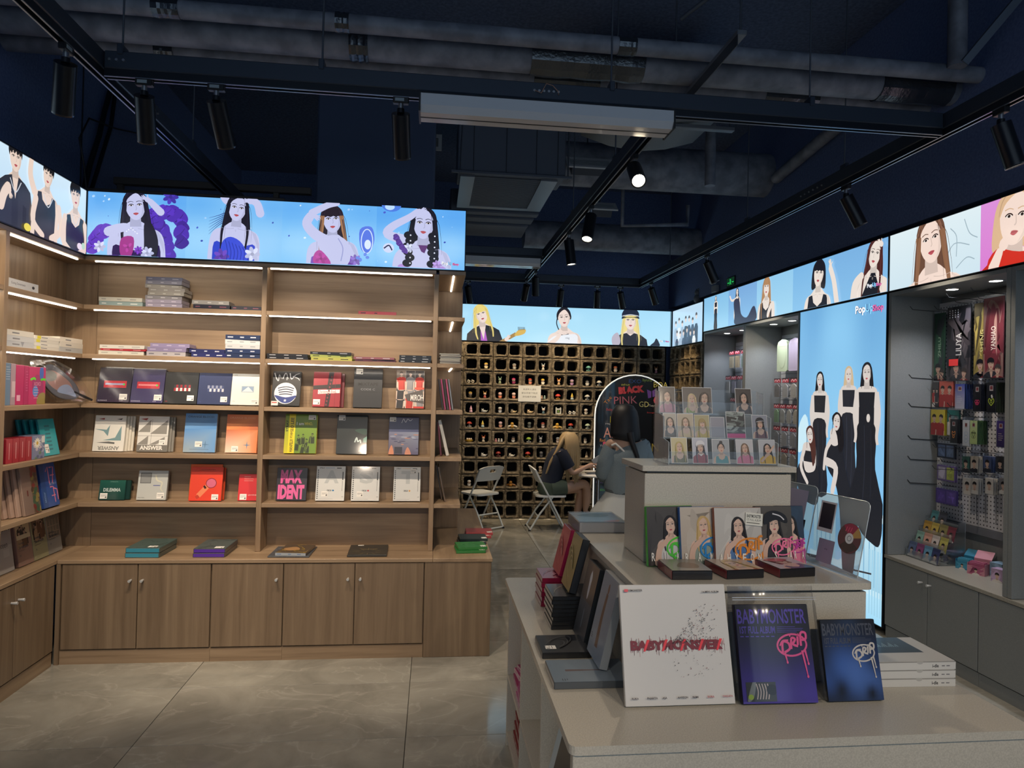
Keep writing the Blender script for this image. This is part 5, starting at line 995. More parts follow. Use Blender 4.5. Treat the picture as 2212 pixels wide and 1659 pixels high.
# film-bagged fan
t = thing('hand_fan', 'film-bagged photo hand fan tilted in the bookcase corner', 'hand fan'); t.scale = (.9, .9, .9); t.location = (-2.135, 4.21, SZ[2]+.112); t.rotation_euler = (R(-10), 0, R(72))
fan = [(-.12, .1), (-.05, .125), (.04, .075), (.12, 0), (.14, -.07), (.08, -.1), (-.02, -.09), (-.1, -.03), (-.14, .05)]
MB().prism(crom(fan), -.004, .004, 'y').build('fan_board', mat('#5a5a60', .3), t); A = Art(1, 1); A.T = lambda p: (p[0], p[1])
A2 = Art(.3, .3); A2.poly([(x*.96+.15, z*.96+.15) for x, z in crom(fan)], '#6b6e78'); A2.poly([(x*.7+.14, z*.6+.16) for x, z in crom(fan)], '#b08a86'); A2.blob([(.12, .1), (.2, .08), (.26, .07), (.22, .14), (.16, .14)], '#a3b4d6'); A2.ell(.08, .2, .05, .035, '#8e918f'); A2.build('fan_print', t, loc=(-.15, -.0042, -.15))
MB().tube([(.1, 0, -.05), (.24, 0, -.105)], .008, 8).build('fan_handle', mat('#2b2d33', .3), t)
bag = [(-.2, .15), (-.1, .17), (.05, .13), (.16, .05), (.25, -.08), (.2, -.115), (.05, -.115), (-.06, -.1), (-.15, .02)]
rg = []
for y, k in ((-.03, .55), (-.02, .9), (0, 1.0), (.02, .9), (.03, .55)): rg.append([(x*k, y+.006*math.sin(q*7), z*k+.004*math.sin(q*5)) for q, (x, z) in enumerate(crom(bag, k=3))])
MB().loft(rg, smooth=False).build('film_bag', FILM, t)
# red cassettes, daisy box, teal books
near('slim charcoal case beside the near divider', 3.63, .045, .16, .02, SZ[1], .15, R(0), '#4c5054')
for k in range(4): near('red slim box on the near bookcase, %s from the divider' % ('first', 'second', 'third', 'fourth')[k], 3.692+.056*k, .054, .125, .09, SZ[1], .15, 0, '#8e1f2c', art=(lambda A: (A.rect(0, 0, A.w, A.h, '#a82535'), A.rect(A.w*.45, .02, A.w*.55, A.h-.02, '#d99a9c'))) if k == 0 else (lambda A: (A.rect(0, 0, A.w, A.h, '#a32433'), A.rect(A.w*.45, .02, A.w*.55, A.h-.02, '#d99a9c'))), group='red slim boxes')
def c_daisy(A):
    A.rect(0, 0, A.w, A.h, '#7f88a8'); r = random.Random(6)
    for k in range(20): A.ell(A.w*r.random(), A.h*r.random(), .012, .009, r.choice(['#a9b0c6', '#5c6688', '#c8b8c4', '#6f8a6c']))
    for k in range(12): A.ell(.045+.018*math.cos(k*.52), .085+.018*math.sin(k*.52), .012, .005, '#eee9d6', k*.52)
    A.ell(.045, .085, .01, .01, '#d8b03a'); A.rect(.085, .085, .115, .12, '#dcdcd8')
near('small boxed album with a daisy photo', 3.918, .118, .128, .09, SZ[1], .15, 0, '#6d7590', c_daisy)
for k in range(4):
    near('turquoise album on the near bookcase, %s from the front' % ('first', 'second', 'third', 'fourth')[k], 4.075-.02*k, .16, .21, .012, SZ[1], .13-.024*k, R(12), '#178a96', art=(lambda A: [A.rect(0, 0, A.w, A.h, '#1fa2ae')]+[A.rect(.05, .03+.022*q, .1, .04+.022*q, '#147480') for q in range(7)]) if k == 0 else None, sticker=(.12, .08, .04, .05) if k == 0 else None, group='turquoise albums')
# kraft albums, blue 17 albums
for k in range(6):
    art = (lambda A: (A.rect(0, 0, A.w, A.h, '#b79a8a'), A.rect(.085, 0, A.w, A.h, '#8f7a5c'), [A.ell(.09+.06*random.Random(q).random(), A.h*random.Random(q+50).random(), .012, .016, ('#a84a42', '#5c7a5a', '#c0a85c', '#7a5a4a')[q % 4], q) for q in range(34)], A.rect(.04, .1, .05, .13, '#8c3a34'))) if k == 0 else None
    near('kraft-paper album on the near bookcase, %s from the front' % ('first', 'second', 'third', 'fourth', 'fifth', 'sixth')[k], 3.868-.028*k, .15, .26, .016, SZ[0], .155-.018*k, R(9), '#b79c8b', art, group='kraft-paper albums', film=(k == 0))
def c_17(A):
    A.rect(0, 0, A.w, A.h, '#3a5aa6'); c = '#ee88a0'
    A.stroke([(.06, .2), (.085, .225), (.085, .13)], .008, c, smooth=False); A.stroke([(.1, .22), (.14, .22), (.115, .13)], .008, c, smooth=False); A.stroke([(.1, .175), (.14, .175)], .006, c, smooth=False)
    A.stroke([(.085, .11), (.115, .11), (.12, .02)], .008, c, smooth=False); A.stroke([(.12, .1), (.15, .09), (.15, .03)], .008, c, smooth=False); A.stroke([(.09, .06), (.13, .06)], .006, c, smooth=False); A.text('SECTOR 17', .08, .12, .012, '#c9d0e2', .07); A.rect(0, 0, .045, A.h, '#31508f'); A.text('sector', .03, .03, .014, '#8fb0e0', .06, R(90))
near('blue album with pink handwritten numerals in front', 4.073, .16, .25, .045, SZ[0], .14, R(10), '#34539c', c_17, group='blue numeral albums'); near('blue album half hidden behind its pink-numeral twin', 4.01, .16, .252, .045, SZ[0], .085, R(9), '#34539c', group='blue numeral albums')
near('white and green album cut off beside the near divider', 3.4, .17, .25, .02, SZ[0], .15, R(9), '#d8dccb', lambda A: (A.rect(0, 0, A.w, A.h, '#dcdfd0'), A.blob([(.08, .03), (.15, .06), (.16, .18), (.12, .2)], '#a9b83a')))
# leaning albums on the near worktop
def c_going(c, top, kind):
    def f(A):
        w, h = A.w, A.h; A.rect(0, 0, w, h, c); A.rect(w*.06, h*.55, w*.94, h*.97, top); r = random.Random(kind)
        if kind == 3:
            for i in range(4):
                for j in range(3): bust(A, w*(.18+.21*i), h*(.63+.13*j), .018, '#2a2420', '#c9b49c', '#8c8474', 0, 'short', True, 'tee', detail=False)
        else:
            for k in range(8 if kind == 1 else 16): bust(A, w*r.uniform(.2, .82), h*r.uniform(.68, .86), .02, '#2a2420', '#b89a84', r.choice(['#2c2824', '#6a4a34', '#a88a6a']), 0, 'short', True, 'coat', detail=False)
            if kind == 1: A.rect(w*.06, h*.55, w*.94, h*.64, '#d8caa8')
        A.text('Going', w*.12, h*.44, h*.055, '#3f4a5c', w*.36, bold=.01); A.text('Seventeen', w*.12, h*.36, h*.065, '#3f4a5c', w*.62, bold=.01); A.rect(w*.12, h*.31, w*.5, h*.318, '#6b6a62'); A.text('x', w*.14, h*.2, h*.04, '#3f4a5c'); A.rect(w*.1, h*.06, w*.4, h*.066, '#7d7a70')
    return f
album('grey album cut by the frame edge on the near worktop', .2, .262, .02, (-2.194, 3.741, CT), R(8), NW, '#a9a6a2', lambda A: (A.rect(0, 0, A.w, A.h, '#b3b0ac'), A.rect(.02, .14, A.w, A.h-.02, '#a39e9c'), A.text('one', .12, .215, .03, '#1f1f22', .07, bold=.03), A.text('Seventeen', .03, .13, .03, '#26262a', .13), A.stroke([(.05, .2), (.12, .24), (.18, .22)], .012, '#c9c9ca'), A.rect(.12, .08, .17, .12, '#c0bdb8')))
for k, (y, c, tp, nm, kd) in enumerate(((3.984, '#9a7a6e', '#cbb894', 'dusty pink', 1), (4.132, '#a3a07c', '#6a5440', 'olive green', 2), (4.278, '#96948e', '#d6cfb8', 'warm grey', 3))):
    album('%s album with a photo and serif title on the near worktop' % nm, .143, .262, .02, (-2.192, y-.01, CT), R(9), NW, c, c_going(c, tp, kd), group='pastel photo albums')
album('pink-edged album behind the dusty pink one', .14, .258, .02, (-2.222, 3.94, CT), R(4), NW, '#8a5f58')
# ------------------------------------------------------------------ goods on the island
LT, MT, HT = .75, 1.05, 1.37
def drip(A, x, y, s, col, w=.045, ang=.0):
    c, d = math.cos(ang), math.sin(ang); A.T = lambda p: (x+s*(p[0]*c-p[1]*d), y+s*(p[0]*d+p[1]*c))
    A.ring(0, 0, .5, .33, w, col, 30)
    for p in ([(-.36, -.22), (-.3, .12), (-.12, .08), (-.1, -.1), (-.3, -.2)], [(-.05, -.12), (.02, .2), (.14, .16), (.04, .02), (.2, -.06)], [(.2, -.02), (.24, .24)], [(.3, -.06), (.36, .32), (.52, .32), (.5, .14), (.34, .12)]): A.stroke(p, w*1.25, col)
    A.stroke([(-.42, .02), (-.3, .16), (-.1, .16)], w*.8, col); A.ell(.27, .3, .03, .03, col); A.ell(-.02, .28, .025, .025, col)
    for xx, l in ((.3, .8), (.4, .42), (-.3, .3)): A.stroke([(xx, -.2), (xx+.02, -.2-l*.6), (xx+.03, -.2-l)], w*1.2, col, w*.5, False); A.ell(xx+.03, -.2-l, w*.6, w*.8, col, 0, 8)
    A.T = None
def c_lp(A):
    w, h = A.w, A.h; A.rect(0, 0, w, h, '#d3d0ca'); r = random.Random(11); red = '#7d1420'
    V, F, gw, gh = glyphs('BABYMONSTER', .05)
    for k in range(150): x = w*r.uniform(.06, .95); y = h*(.44+.09*r.random()); A.rect(x, y-h*r.uniform(0, .05), x+.0009, y+h*r.uniform(.0, .05), r.choice(['#6a1a22', '#4a1216', '#8f2a34', '#b9807f']))
    A.text('BABYMONS7ER', w*.07, h*.445, h*.085, red, w*.86, bold=.06); 
    for k in range(10): x = w*(.1+.085*k); A.poly([(x, h*.44), (x+.006, h*.44), (x+.02, h*.535), (x+.012, h*.535)], '#f0343c') if k % 2 else None
    for k in range(330):
        t = r.random(); x = w*(.45+.52*t*r.uniform(.5, 1)); y = h*(.5+.36*t*r.random()) if r.random() > .15 else h*r.uniform(.2, .45); q = r.uniform(.0004, .0022)
        A.poly([(x, y), (x+q*2, y+q*.4), (x+q*1.4, y+q*1.6)], r.choice(['#26201f', '#3a2f2c', '#1c1a1a', '#7c2a30']))
    A.text('BABYMONSTER', w*.035, h*.945, h*.018, '#2a2624', w*.17, bold=.02); A.rect(w*.035, h*.942, w*.07, h*.965, '#e8505a'); A.text('1st MINI ALBUM', w*.77, h*.928, h*.016, '#2a2624', w*.16, bold=.02)
    for k, n in enumerate(('RUKA', 'PHARITA', 'ASA', 'AHYEON', 'RAMI', 'RORA', 'CHIQUITA')): A.text(n, w*(.05+.138*k), h*.055, h*.017, '#3a2a28' if k < 5 else '#b0303a', bold=.02)
album('large white record-size album with splattered red title', .312, .318, .014, (.538, 1.818, LT), R(16.5), .0, '#d0cdc6', c_lp)
def c_drip(top, mid, low, ink, logo, back):
    def f(A):
        w, h = A.w, A.h; A.field(0, 0, w, h, mid, ((.5, 0., .28, low), (.05, .02, .4, low), (.95, .05, .35, low)), 10, 16)
        if back:
            A.field(0, 0, w, h, '#14161b', ((.35, .4, .3, '#3a5fa8'), (.8, .27, .28, '#4a6eb4'), (.55, .33, .2, '#4a6eb4'), (.25, .13, .13, '#101216'), (.8, .08, .12, '#101216'), (.95, .5, .2, '#20335c'), (.5, .95, .2, '#20304a'), (.02, .25, .15, '#2c4a88')), 16, 20)
        A.text('BABYMONSTER', w*.02, h*.8, h*.155, ink, w*.94, bold=.015); A.text('1ST FULL ALBUM', w*.04, h*.7, h*.075, ink, w*.48, bold=.02); lines(A, w*.55, h*.765, w*.38, 4, h*.018, ink, .0012)
        for k in range(7): A.rect(w*(.04+.07*k), h*.665, w*(.04+.07*k+.045), h*.675, ink)
        drip(A, w*.73, h*.58, w*.4, logo, .06, .1)
    return f
o = album('purple album with a pink dripping logo in a clear zip bag', .218, .262, .02, (.868, 1.81, LT), R(16), -.02, '#1c1630', c_drip('#17161c', '#19171f', '#4a36a0', '#5a48b4', '#f45a98', False))
MB().loft([[(x, y, z) for x, y in ((-.012, -.006), (.1, -.012), (.21, -.008), (.242, -.003), (.242, .02), (.1, .028), (-.012, .022))] for z in (.0075, .1, .2, .262)]+[[(x, y, z) for x, y in ((-.012, .004), (.1, .0), (.21, .002), (.242, .006), (.242, .012), (.1, .014), (-.012, .012))] for z in (.28, .312)]).build('zip_bag', FILM, o)
A = Art(.086, .05, '#3a3c3a'); A.blob([(.002, .002), (.02, .05), (.03, .05), (.02, .01)], '#8c9290'); [A.stroke([(.03+.008*k, .006), (.034+.008*k, .026), (.03+.008*k, .046)], .003, '#c9b9b0') for k in range(5)]; A.ell(.074, .03, .016, .014, '#1f2024'); A.ell(.012, .012, .008, .007, '#a9c84a'); A.build('photo_insert', o, loc=(.012, -.001, .006))
A = Art(.25, .02); A.rect(0, .006, .25, .0075, '#c9ccd0'); A.rect(0, .012, .25, .0135, '#c9ccd0'); A.build('bag_seal', o, mat('#c9ccd0', .15, .3), loc=(-.008, -.009, .268))
album('black and blue album with a silver dripping logo', .168, .218, .018, (1.119, 1.812, LT), R(14), -.0, '#14161c', c_drip('#15171c', '#191c24', '#243b72', '#4a4e58', '#c9c4bd', True))
# white boxed albums at the aisle side
def c_idle(A): A.rect(0, 0, A.w, A.h, '#cfd0cc'); A.rect(0, A.h*.35, A.w*.8, A.h, '#2c3d46', '#456072'); [A.rect(A.w*(.2+.03*k), A.h*.6, A.w*(.212+.03*k), A.h*(.64+.06*(k % 3)), '#9fc0cc') for k in range(14)]
for k in range(3): album('white boxed album at the aisle side of the island, %s' % ('bottom', 'middle', 'topmost')[k], .245, .2, .024, (1.33+.002*k, 1.905, LT+.0245*k), R(90), -.03+.01*k, '#cdccc6', c_idle if k == 2 else None, spine=lambda A: (A.rect(0, 0, A.w, A.h, '#d3d2cc'), A.rect(0, A.h*.9, A.w, A.h, '#8d8c88'), A.text('i-dle', .17, .006, .01, '#3a3a3c', .02, bold=.03), A.rect(.2, .009, .21, .012, '#77777a'), A.rect(.215, .009, .226, .012, '#77777a'), A.ell(.13, .022, .01, .006, '#b4b3ae')), group='white boxed albums on the island')
album('white boxed album lying farther back on the island', .245, .18, .024, (1.335, 2.22, LT), R(90), -.02, '#cdccc6', lambda A: (A.rect(0, 0, A.w, A.h, '#aec4cc', '#cfd8da')), spine=spn('#d3d2cc', '#5a5a5c'))
# aisle-side stacks facing the bookcases
AW = R(-90)
def marb(c0, c1, c2, seed):
    def f(A):
        A.rect(0, 0, A.w, A.h, c0); r = random.Random(seed); cx, cy = A.w*.5, A.h*.4
        for k in range(7):
            q = .25+.1*k; A.stroke([(cx+A.w*.5*q*math.cos(a+q), cy+A.h*.42*q*math.sin(a)) for a in [R(i*30) for i in range(int(6+k % 3*2))]], .004, c1 if k % 2 else c2, .0015)
    return f
for k in range(6): album('crimson boxed album in the island stack, %s' % ('bottom', 'second up', 'third up', 'fourth up', 'fifth up', 'topmost')[k], .16, .125, .0185, (.445+.003*(k % 2), 2.86, LT+.019*k), R(90), AW, '#7c1236', marb('#8f2c4a', '#5c1a34', '#c46a80', 4) if k == 5 else None, spine=lambda A: (A.rect(0, 0, A.w, A.h, '#b9a9a4'), A.rect(0, 0, A.w, .002, '#7c1236')), group='crimson boxed albums')
album('crimson marbled album standing on the crimson stack', .15, .19, .022, (.515, 2.85, LT+.115), R(14), AW, '#8a1540', marb('#c2575e', '#8c2a3c', '#e2a09a', 9))
for k in range(8): album('black boxed album in the island stack, %s' % ('bottom', 'second up', 'third up', 'fourth up', 'fifth up', 'sixth up', 'seventh up', 'topmost')[k], .165, .15, .0145, (.44+.003*(k % 3), 2.6, LT+.015*k), R(90), AW, '#15171a', marb('#2f3236', '#8d8668', '#5c5a50', 5) if k == 7 else None, spine=lambda A: A.rect(0, .002, A.w, A.h, '#a9a59c'), group='black boxed albums')
album('gold marbled black album standing on the black stack', .15, .2, .028, (.505, 2.6, LT+.121), R(14), AW, '#191b1f', marb('#9a8a58', '#5f5636', '#cdbf8c', 7))
album('tall dark album with a pale figure leaning on the island step', .16, .262, .03, (.515, 2.412, LT), R(12), AW, '#1c2227', lambda A: (A.rect(0, 0, A.w, A.h*.5, '#39404a', '#5d5f63'), A.rect(0, A.h*.5, A.w, A.h, '#5a524c', '#7a6a5c'), A.ell(A.w*.5, A.h*.72, .012, .05, '#c9ccd6'), A.ell(A.w*.5, A.h*.8, .014, .024, '#d8dade'), A.stroke([(A.w*.5, A.h*.4), (A.w*.5, A.h*.15)], .006, '#7f8894')))
album('dark flat album with a price sticker on the island', .16, .16, .02, (.366, 2.33, LT), R(90), AW, '#1b1d20', marb('#33363a', '#5a5d60', '#1d1f22', 3), sticker=(.62, .1, .03, .035), spine=lambda A: A.rect(0, .004, A.w, A.h-.006, '#5a5d60'))
album('tall blue-grey album with a slim figure leaning on the island step', .165, .262, .026, (.511, 2.175, LT+.023), R(12.5), AW, '#8d9294', lambda A: (A.rect(0, 0, A.w, A.h, '#7d8ea0', '#8a99a8'), A.stroke([(A.w*.5, A.h*.78), (A.w*.46, A.h*.5), (A.w*.5, A.h*.14)], .02, '#6a5448', .03), A.ell(A.w*.51, A.h*.84, .009, .016, '#7d6252'), lines(A, .01, .06, .02, 3, .006, '#3f4a54')))
album('blue-grey flat album with crinkled film on the island', .165, .235, .021, (.364, 2.11, LT), R(90), AW, '#4a5055', lambda A: (A.rect(0, 0, A.w, A.h, '#6f7f8c', '#8796a2'), A.stroke([(A.w*.5, A.h*.2), (A.w*.5, A.h*.8)], .014, '#6a5a5a', .004), lines(A, .14, .04, .015, 3, .007, '#2f3438')), spine=lambda A: A.rect(.004, .004, A.w, A.h-.004, '#a9a79e'))
# things on the open side shelves
for k in range(4): album('magenta album in the island side shelf, %s' % ('bottom', 'second up', 'third up', 'topmost')[k], .2, .17, .02, (.385+.01*(k % 2), 3.06-.02*k, .324+.0205*k), R(90), AW+.06*k, '#9c2a66' if k % 2 else '#b03a70', spine=spn('#c9a0b4', '#9c2a66'), group='magenta albums in the side shelf')
for k in range(3): album('pink album in the island side shelf, %s' % ('bottom', 'middle', 'topmost')[k], .17, .17, .02, (.375+.006*k, 2.878, .324+.0205*k), R(90), AW-.05*k, '#c0508f', spine=spn('#d8a8c4', '#a03a78'), group='pink albums in the side shelf')
for k in range(5): album('dark red album in the bottom side shelf, %s' % ('bottom', 'second up', 'third up', 'fourth up', 'topmost')[k], .2, .17, .028, (.39+.008*(k % 2), 3.05-.015*k, .069+.0285*k), R(90), AW+.05*math.sin(k*3), '#7a1820' if k % 2 else '#8c2028', spine=spn('#8c2a30', '#cfc4c0'), group='dark red albums in the bottom side shelf')
album('red album standing in the bottom side shelf', .14, .2, .03, (.4, 2.86, .069), R(6), AW, '#8f2026', lambda A: (A.rect(0, 0, A.w, A.h, '#9c252c'), A.rect(0, .03, A.w, .05, '#cfccc6')))
album('pale blue folder with a black panel in the near side shelf', .2, .2, .02, (.385, 2.12, .43), R(14), AW, '#a9bcc6', lambda A: (A.rect(0, 0, A.w, A.h, '#b4c6ce'), A.rect(.05, 0, A.w, .13, '#1c2027'), A.text('LIVE', .12, .015, .01, '#8a909a')), sticker=None)
tag(album('', .22, .3, .1, (.4, 2.13, .324), R(90), AW, '#c3c5c4'), 'white carton holding up the pale blue folder', 'carton'); album('pale blue folder low in the near side shelf', .2, .16, .02, (.385, 2.55, .069), R(10), AW, '#9fb6c2')
# --- middle tier: five photo books, three boxes, tray
def c_photo(bg, hair, top, logo, word, ext=None, style='long'):
    def f(A):
        w, h = A.w, A.h; A.rect(0, 0, w, h, bg[0], bg[1])
        for k in range(6): r = random.Random(sum(map(ord, word))+k); A.blob([(w*r.random(), h*r.random()) for _ in range(4)], shade(bg[1], r.uniform(.75, 1.15)))
        if ext: ext(A)
        bust(A, w*.5, h*.68, h*.28, hair, '#ddbca8', top, .1, style, False, 'tank', 1.6)
        limb(A, [(w*.2, h*.05), (w*.26, h*.3), (w*.46, h*.44)], w*.13, '#d5b29d', w*.1); hand(A, w*.48, h*.46, w*.09, 1.2, '#d5b29d')
        if ext and word == 'RORA': ext(A)
        drip(A, w*.72, h*.3, w*.62, logo, .055, .1); n = len(word)
        for k, ch in enumerate(word): A.text(ch, w*(.1+.82*k/max(n-1, 1))-.006, h*.085, h*.14, '#eae6dc', w*.075, bold=.02)
    return f
hatf = lambda A: None
data = (('RUKA', .696, 2.164, ('#2f2c2c', '#4a4744'), '#1b1716', '#c9c7c6', '#52c83c', '#3fae3c', 'green-spined', .11), ('RAMI', .805, 2.156, ('#b3a596', '#c6bcae'), '#cdae74', '#8c9a8e', '#2b86c8', '#2a62a8', 'blue-spined', .125), ('AHYEON', .915, 2.158, ('#b8b6b0', '#c4c2bc'), '#211b1a', '#4f76a8', '#e08a2c', '#8a3e22', 'rust-spined', .172), ('ASA', 1.07, 2.18, ('#3c3a38', '#56524c'), '#1c1918', '#2c2c30', '#f07aa0', '#3a3a3e', 'beret-cover', .1), ('RORA', 1.145, 2.187, ('#23324c', '#2c4258'), '#15171c', '#e07a9a', '#c0389c', '#2a3852', 'night-cover', .09))
for (word, x, y, bg, hair, top, logo, sp, nm, wv) in data:
    wv = .165
    t_ = album('%s photo book leaning on the upper box' % nm, wv if x < 1.0 else (.13 if x < 1.1 else .1), .19, .016, (x, y-.03-(.012 if nm == 'rust-spined' else 0), MT), R(8), (R(3) if word == 'AHYEON' else R(7)) if x < 1.0 else R(1), sp, c_photo(bg, hair, top, logo, word), group='photo books leaning on the upper box')
    if word == 'ASA': A = Art(.13, .19); A.blob([(.03, .13), (.035, .165), (.07, .175), (.105, .16), (.11, .135), (.07, .145)], '#17181c'); A.stroke([(.06, .165), (.085, .158), (.1, .145)], .004, '#d8d8dc'); A.build('beret_print', t_, off=.004)
    if word == 'AHYEON': A = Art(.06, .04, '#e2e2d6'); A.text('BABYMONSTER', .004, .024, .011, '#2c2c2a', .05, bold=.02); A.text('1ST FULL ALBUM', .004, .014, .007, '#2c2c2a', .05); A.rect(.004, .006, .05, .009, '#77776e'); A.build('white_title_sticker', t_, loc=(.105, -.005, .135), rot=(0, R(6), 0))
for k, (x, y, nm) in enumerate(((.722, 1.985, 'silver-film'), (.893, 1.985, 'blonde-cover'), (1.068, 1.995, 'pale-cover'))):
    bx_ = album('%s flat boxed album on the middle tier' % nm, .125, .14, .028, (x, y, MT), R(90), (-.02, .1, .13)[k], '#1b1a1c', [lambda A: (A.rect(0, 0, A.w, A.h, '#b9b4a8', '#8f8a80'), A.blob([(.03, .04), (.06, .1), (.1, .08), (.09, .03)], '#8c7a68')), lambda A: (A.rect(0, 0, A.w, A.h, '#cbb9a8'), bust(A, .06, .07, .07, '#d8c08c', '#e6cdbc', '#d88a70', .2, 'long')), lambda A: (A.rect(0, 0, A.w, A.h, '#c9ccd4'), bust(A, .05, .09, .06, '#6a4a44', '#e0c4b6', '#54607c', .9, 'bob'), A.ell(.05, .1, .04, .02, '#c06a72'))][k], group='flat boxed albums on the middle tier')
    MB().box(-.0012, .002, .003, 0, .026, .137).build('red_side_print', mat('#7c2a30', .3, coat=.4), bx_)
album('glossy film-wrapped box at the rear of the middle tier', .19, .23, .04, (.588, 2.67, MT), R(90), 0, '#a3a5a8', lambda A: (A.rect(0, 0, A.w, A.h, '#7c8a98', '#a9bccb'), A.blob([(.02, .15), (.08, .2), (.16, .18), (.12, .12)], '#5f6b66'), A.blob([(.1, .03), (.17, .06), (.16, .02)], '#a86a6a')), film=True)
# acrylic display boards with merchandise prints
def acrylic_board(label, loc, yaw, w, h, art, feet=True):
    t = thing('acrylic_stand', label, 'acrylic stand', loc, (R(-12), 0, yaw), 'clear acrylic display boards')
    r = .02; pts = [(0, 0), (w, 0)]+[(w-r+r*math.cos(R(a)), h-r+r*math.sin(R(a))) for a in (0, 30, 60, 90)]+[(r+r*math.cos(R(a)), h-r+r*math.sin(R(a))) for a in (90, 120, 150, 180)]
    MB().prism(pts, 0, .004, 'y').build('board', ACRYLIC, t)
    e = MB(); n = len(pts)
    for i in range(n): a, b = pts[i-1], pts[i]; e.tube([(a[0], .002, a[1]), (b[0], .002, b[1])], .0016, 5, False)
    e.build('bright_edge', mat('#cfdadd', .15, .2), t)
    if feet:
        for x in (.02, w-.02): MB().tube([(x, -.001, .02), (x, .07, .018)], .003, 6).build('steel_foot', STEEL, t)
    for nm, m, l in art: m.build(nm, mat('#202226', .4) if nm == 'x' else PRINT, t, loc=l)
    return t
def cardmesh(w, h, c, draw=None):
    A = Art(w, h, c); 
    if draw: draw(A)
    return A.mb()
cd = Art(.1, .1); cd.ell(.05, .05, .048, .048, '#6b4a4c', n=32); cd.poly([(.05, .05), (.02, .088), (.05, .098), (.08, .09)], '#a03a52'); cd.poly([(.05, .05), (.08, .09), (.098, .06)], '#c09a5c'); cd.poly([(.05, .05), (.012, .02), (.05, .002), (.09, .025)], '#4c4440'); [cd.stroke([(.03+.01*k, .07), (.035+.01*k, .085)], .003, '#e05a7c') for k in range(3)]; cd.ell(.05, .05, .017, .017, '#dfe4e6', n=20); cd.ring(.05, .05, .008, .008, .002, '#7a8488', 16)
wf = math.radians(-90)
acrylic_board('clear acrylic board with a disc and grey cards', (1.262, 2.2, MT+.006), R(-80), .232, .235, [('disc_print', cd.mb(), (.125, 0, .06)), ('dark_card', cardmesh(.07, .1, '#c8c4cc', lambda A: A.rect(.006, .012, .064, .094, '#2c2530')), (.03, 0, .11)), ('lilac_card', cardmesh(.07, .075, '#8d86a0', lambda A: A.text('drip', .03, .04, .008, '#3a3648')), (.05, 0, .012))])
acrylic_board('clear acrylic board with lilac and black cards behind', (1.235, 2.37, MT+.006), R(-80), .17, .25, [('lilac_sheet', cardmesh(.1, .11, '#9a96b0'), (.03, 0, .12)), ('black_sheet', cardmesh(.09, .1, '#26222a', lambda A: A.rect(.03, .03, .06, .05, '#4a454e')), (.05, 0, .03))])
acrylic_board('clear acrylic board with pale photo strips at the back', (1.24, 2.6, MT+.006), R(-80), .18, .27, [('photo_strip', cardmesh(.12, .14, '#b9a9a4', lambda A: [A.rect(.01, .01+.03*k, .11, .03+.03*k, '#7d7078') for k in range(4)]), (.03, 0, .12)), ('lilac_note', cardmesh(.1, .08, '#a09cb4'), (.03, 0, .02))])
# card rack on the top box
rk = thing('card_rack', 'three-tier clear acrylic card rack on the upper box', 'card rack', (.787, 2.225, HT))
RW = .39
for x in (0, RW-.004): MB().prism([(0, 0), (0, .075), (.055, .085), (.055, .16), (.11, .17), (.11, .245), (.16, .25), (.16, 0)], x, x+.004, 'x').build('side_wall', ACRYLIC, rk)
for k in range(3): MB().box(.004, .0+.055*k, .0+.083*k, RW-.004, .003+.055*k, .045+.083*k).build('front_lip', ACRYLIC, rk); MB().box(.004, .004+.055*k, .083*k, RW-.004, .05+.055*k, .083*k+.003).build('ledge', ACRYLIC, rk); MB().box(.004, .05+.055*k, .004+.083*k, RW-.004, .053+.055*k, .09+.083*k).build('riser', ACRYLIC, rk)
for x in (.002, RW-.002):
    P_ = [(x, 0, 0), (x, 0, .075), (x, .055, .085), (x, .055, .16), (x, .11, .17), (x, .11, .245), (x, .16, .25)]
    MB().tube(P_, .0015, 5, False).build('bright_edge', mat('#cfdadd', .15, .2), rk)
CARDS = [(0, 0, .01, .058, .088, '#c4b98e', 'honey-blonde woman in olive', '#b5a35c', '#5c5a34'), (0, 0, .085, .055, .088, '#b9bcc8', 'woman in a maroon polo with a headscarf', '#2a2a38', '#8c2638'), (0, 0, .155, .062, .085, '#9da3a8', 'woman with a dark bun in teal', '#1d1c22', '#4a8f98'), (0, 0, .24, .062, .085, '#bfc0c4', 'long-haired woman in pink', '#7d6552', '#cf7a98'), (0, 0, .322, .06, .085, '#b4b7bd', 'woman in yellow raising an arm', '#1d1c20', '#d2a826'),
 (1, 0, .0, .048, .085, '#a9a69c', 'woman with a slicked dark parting', '#2a2622', '#3a3836'), (1, 0, .05, .06, .085, '#b3a893', 'woman holding a flower', '#6a5a40', '#c9b48c'), (1, 0, .112, .056, .082, '#a8a078', 'child-like face in orange and lime', '#a08a52', '#b9a23c'), (1, 0, .17, .052, .075, '#8d8f9c', 'plain lavender back', None, '#8d8f9c'), (1, 0, .228, .07, .095, '#2e3236', 'black-and-grey tile pattern', None, '#2e3236'), (1, 0, .322, .058, .085, '#8f95a2', 'woman in a dark cap', '#1c1c22', '#6a4550'),
 (2, 0, .002, .06, .095, '#4c4642', 'woman in pink against brown', '#3a302c', '#b06a84'), (2, 0, .088, .11, .095, '#5a5450', 'two women side by side', '#3a302c', '#7c9a3a'), (2, 0, .285, .062, .095, '#46403e', 'woman with long black hair', '#1a1718', '#3a3436')]
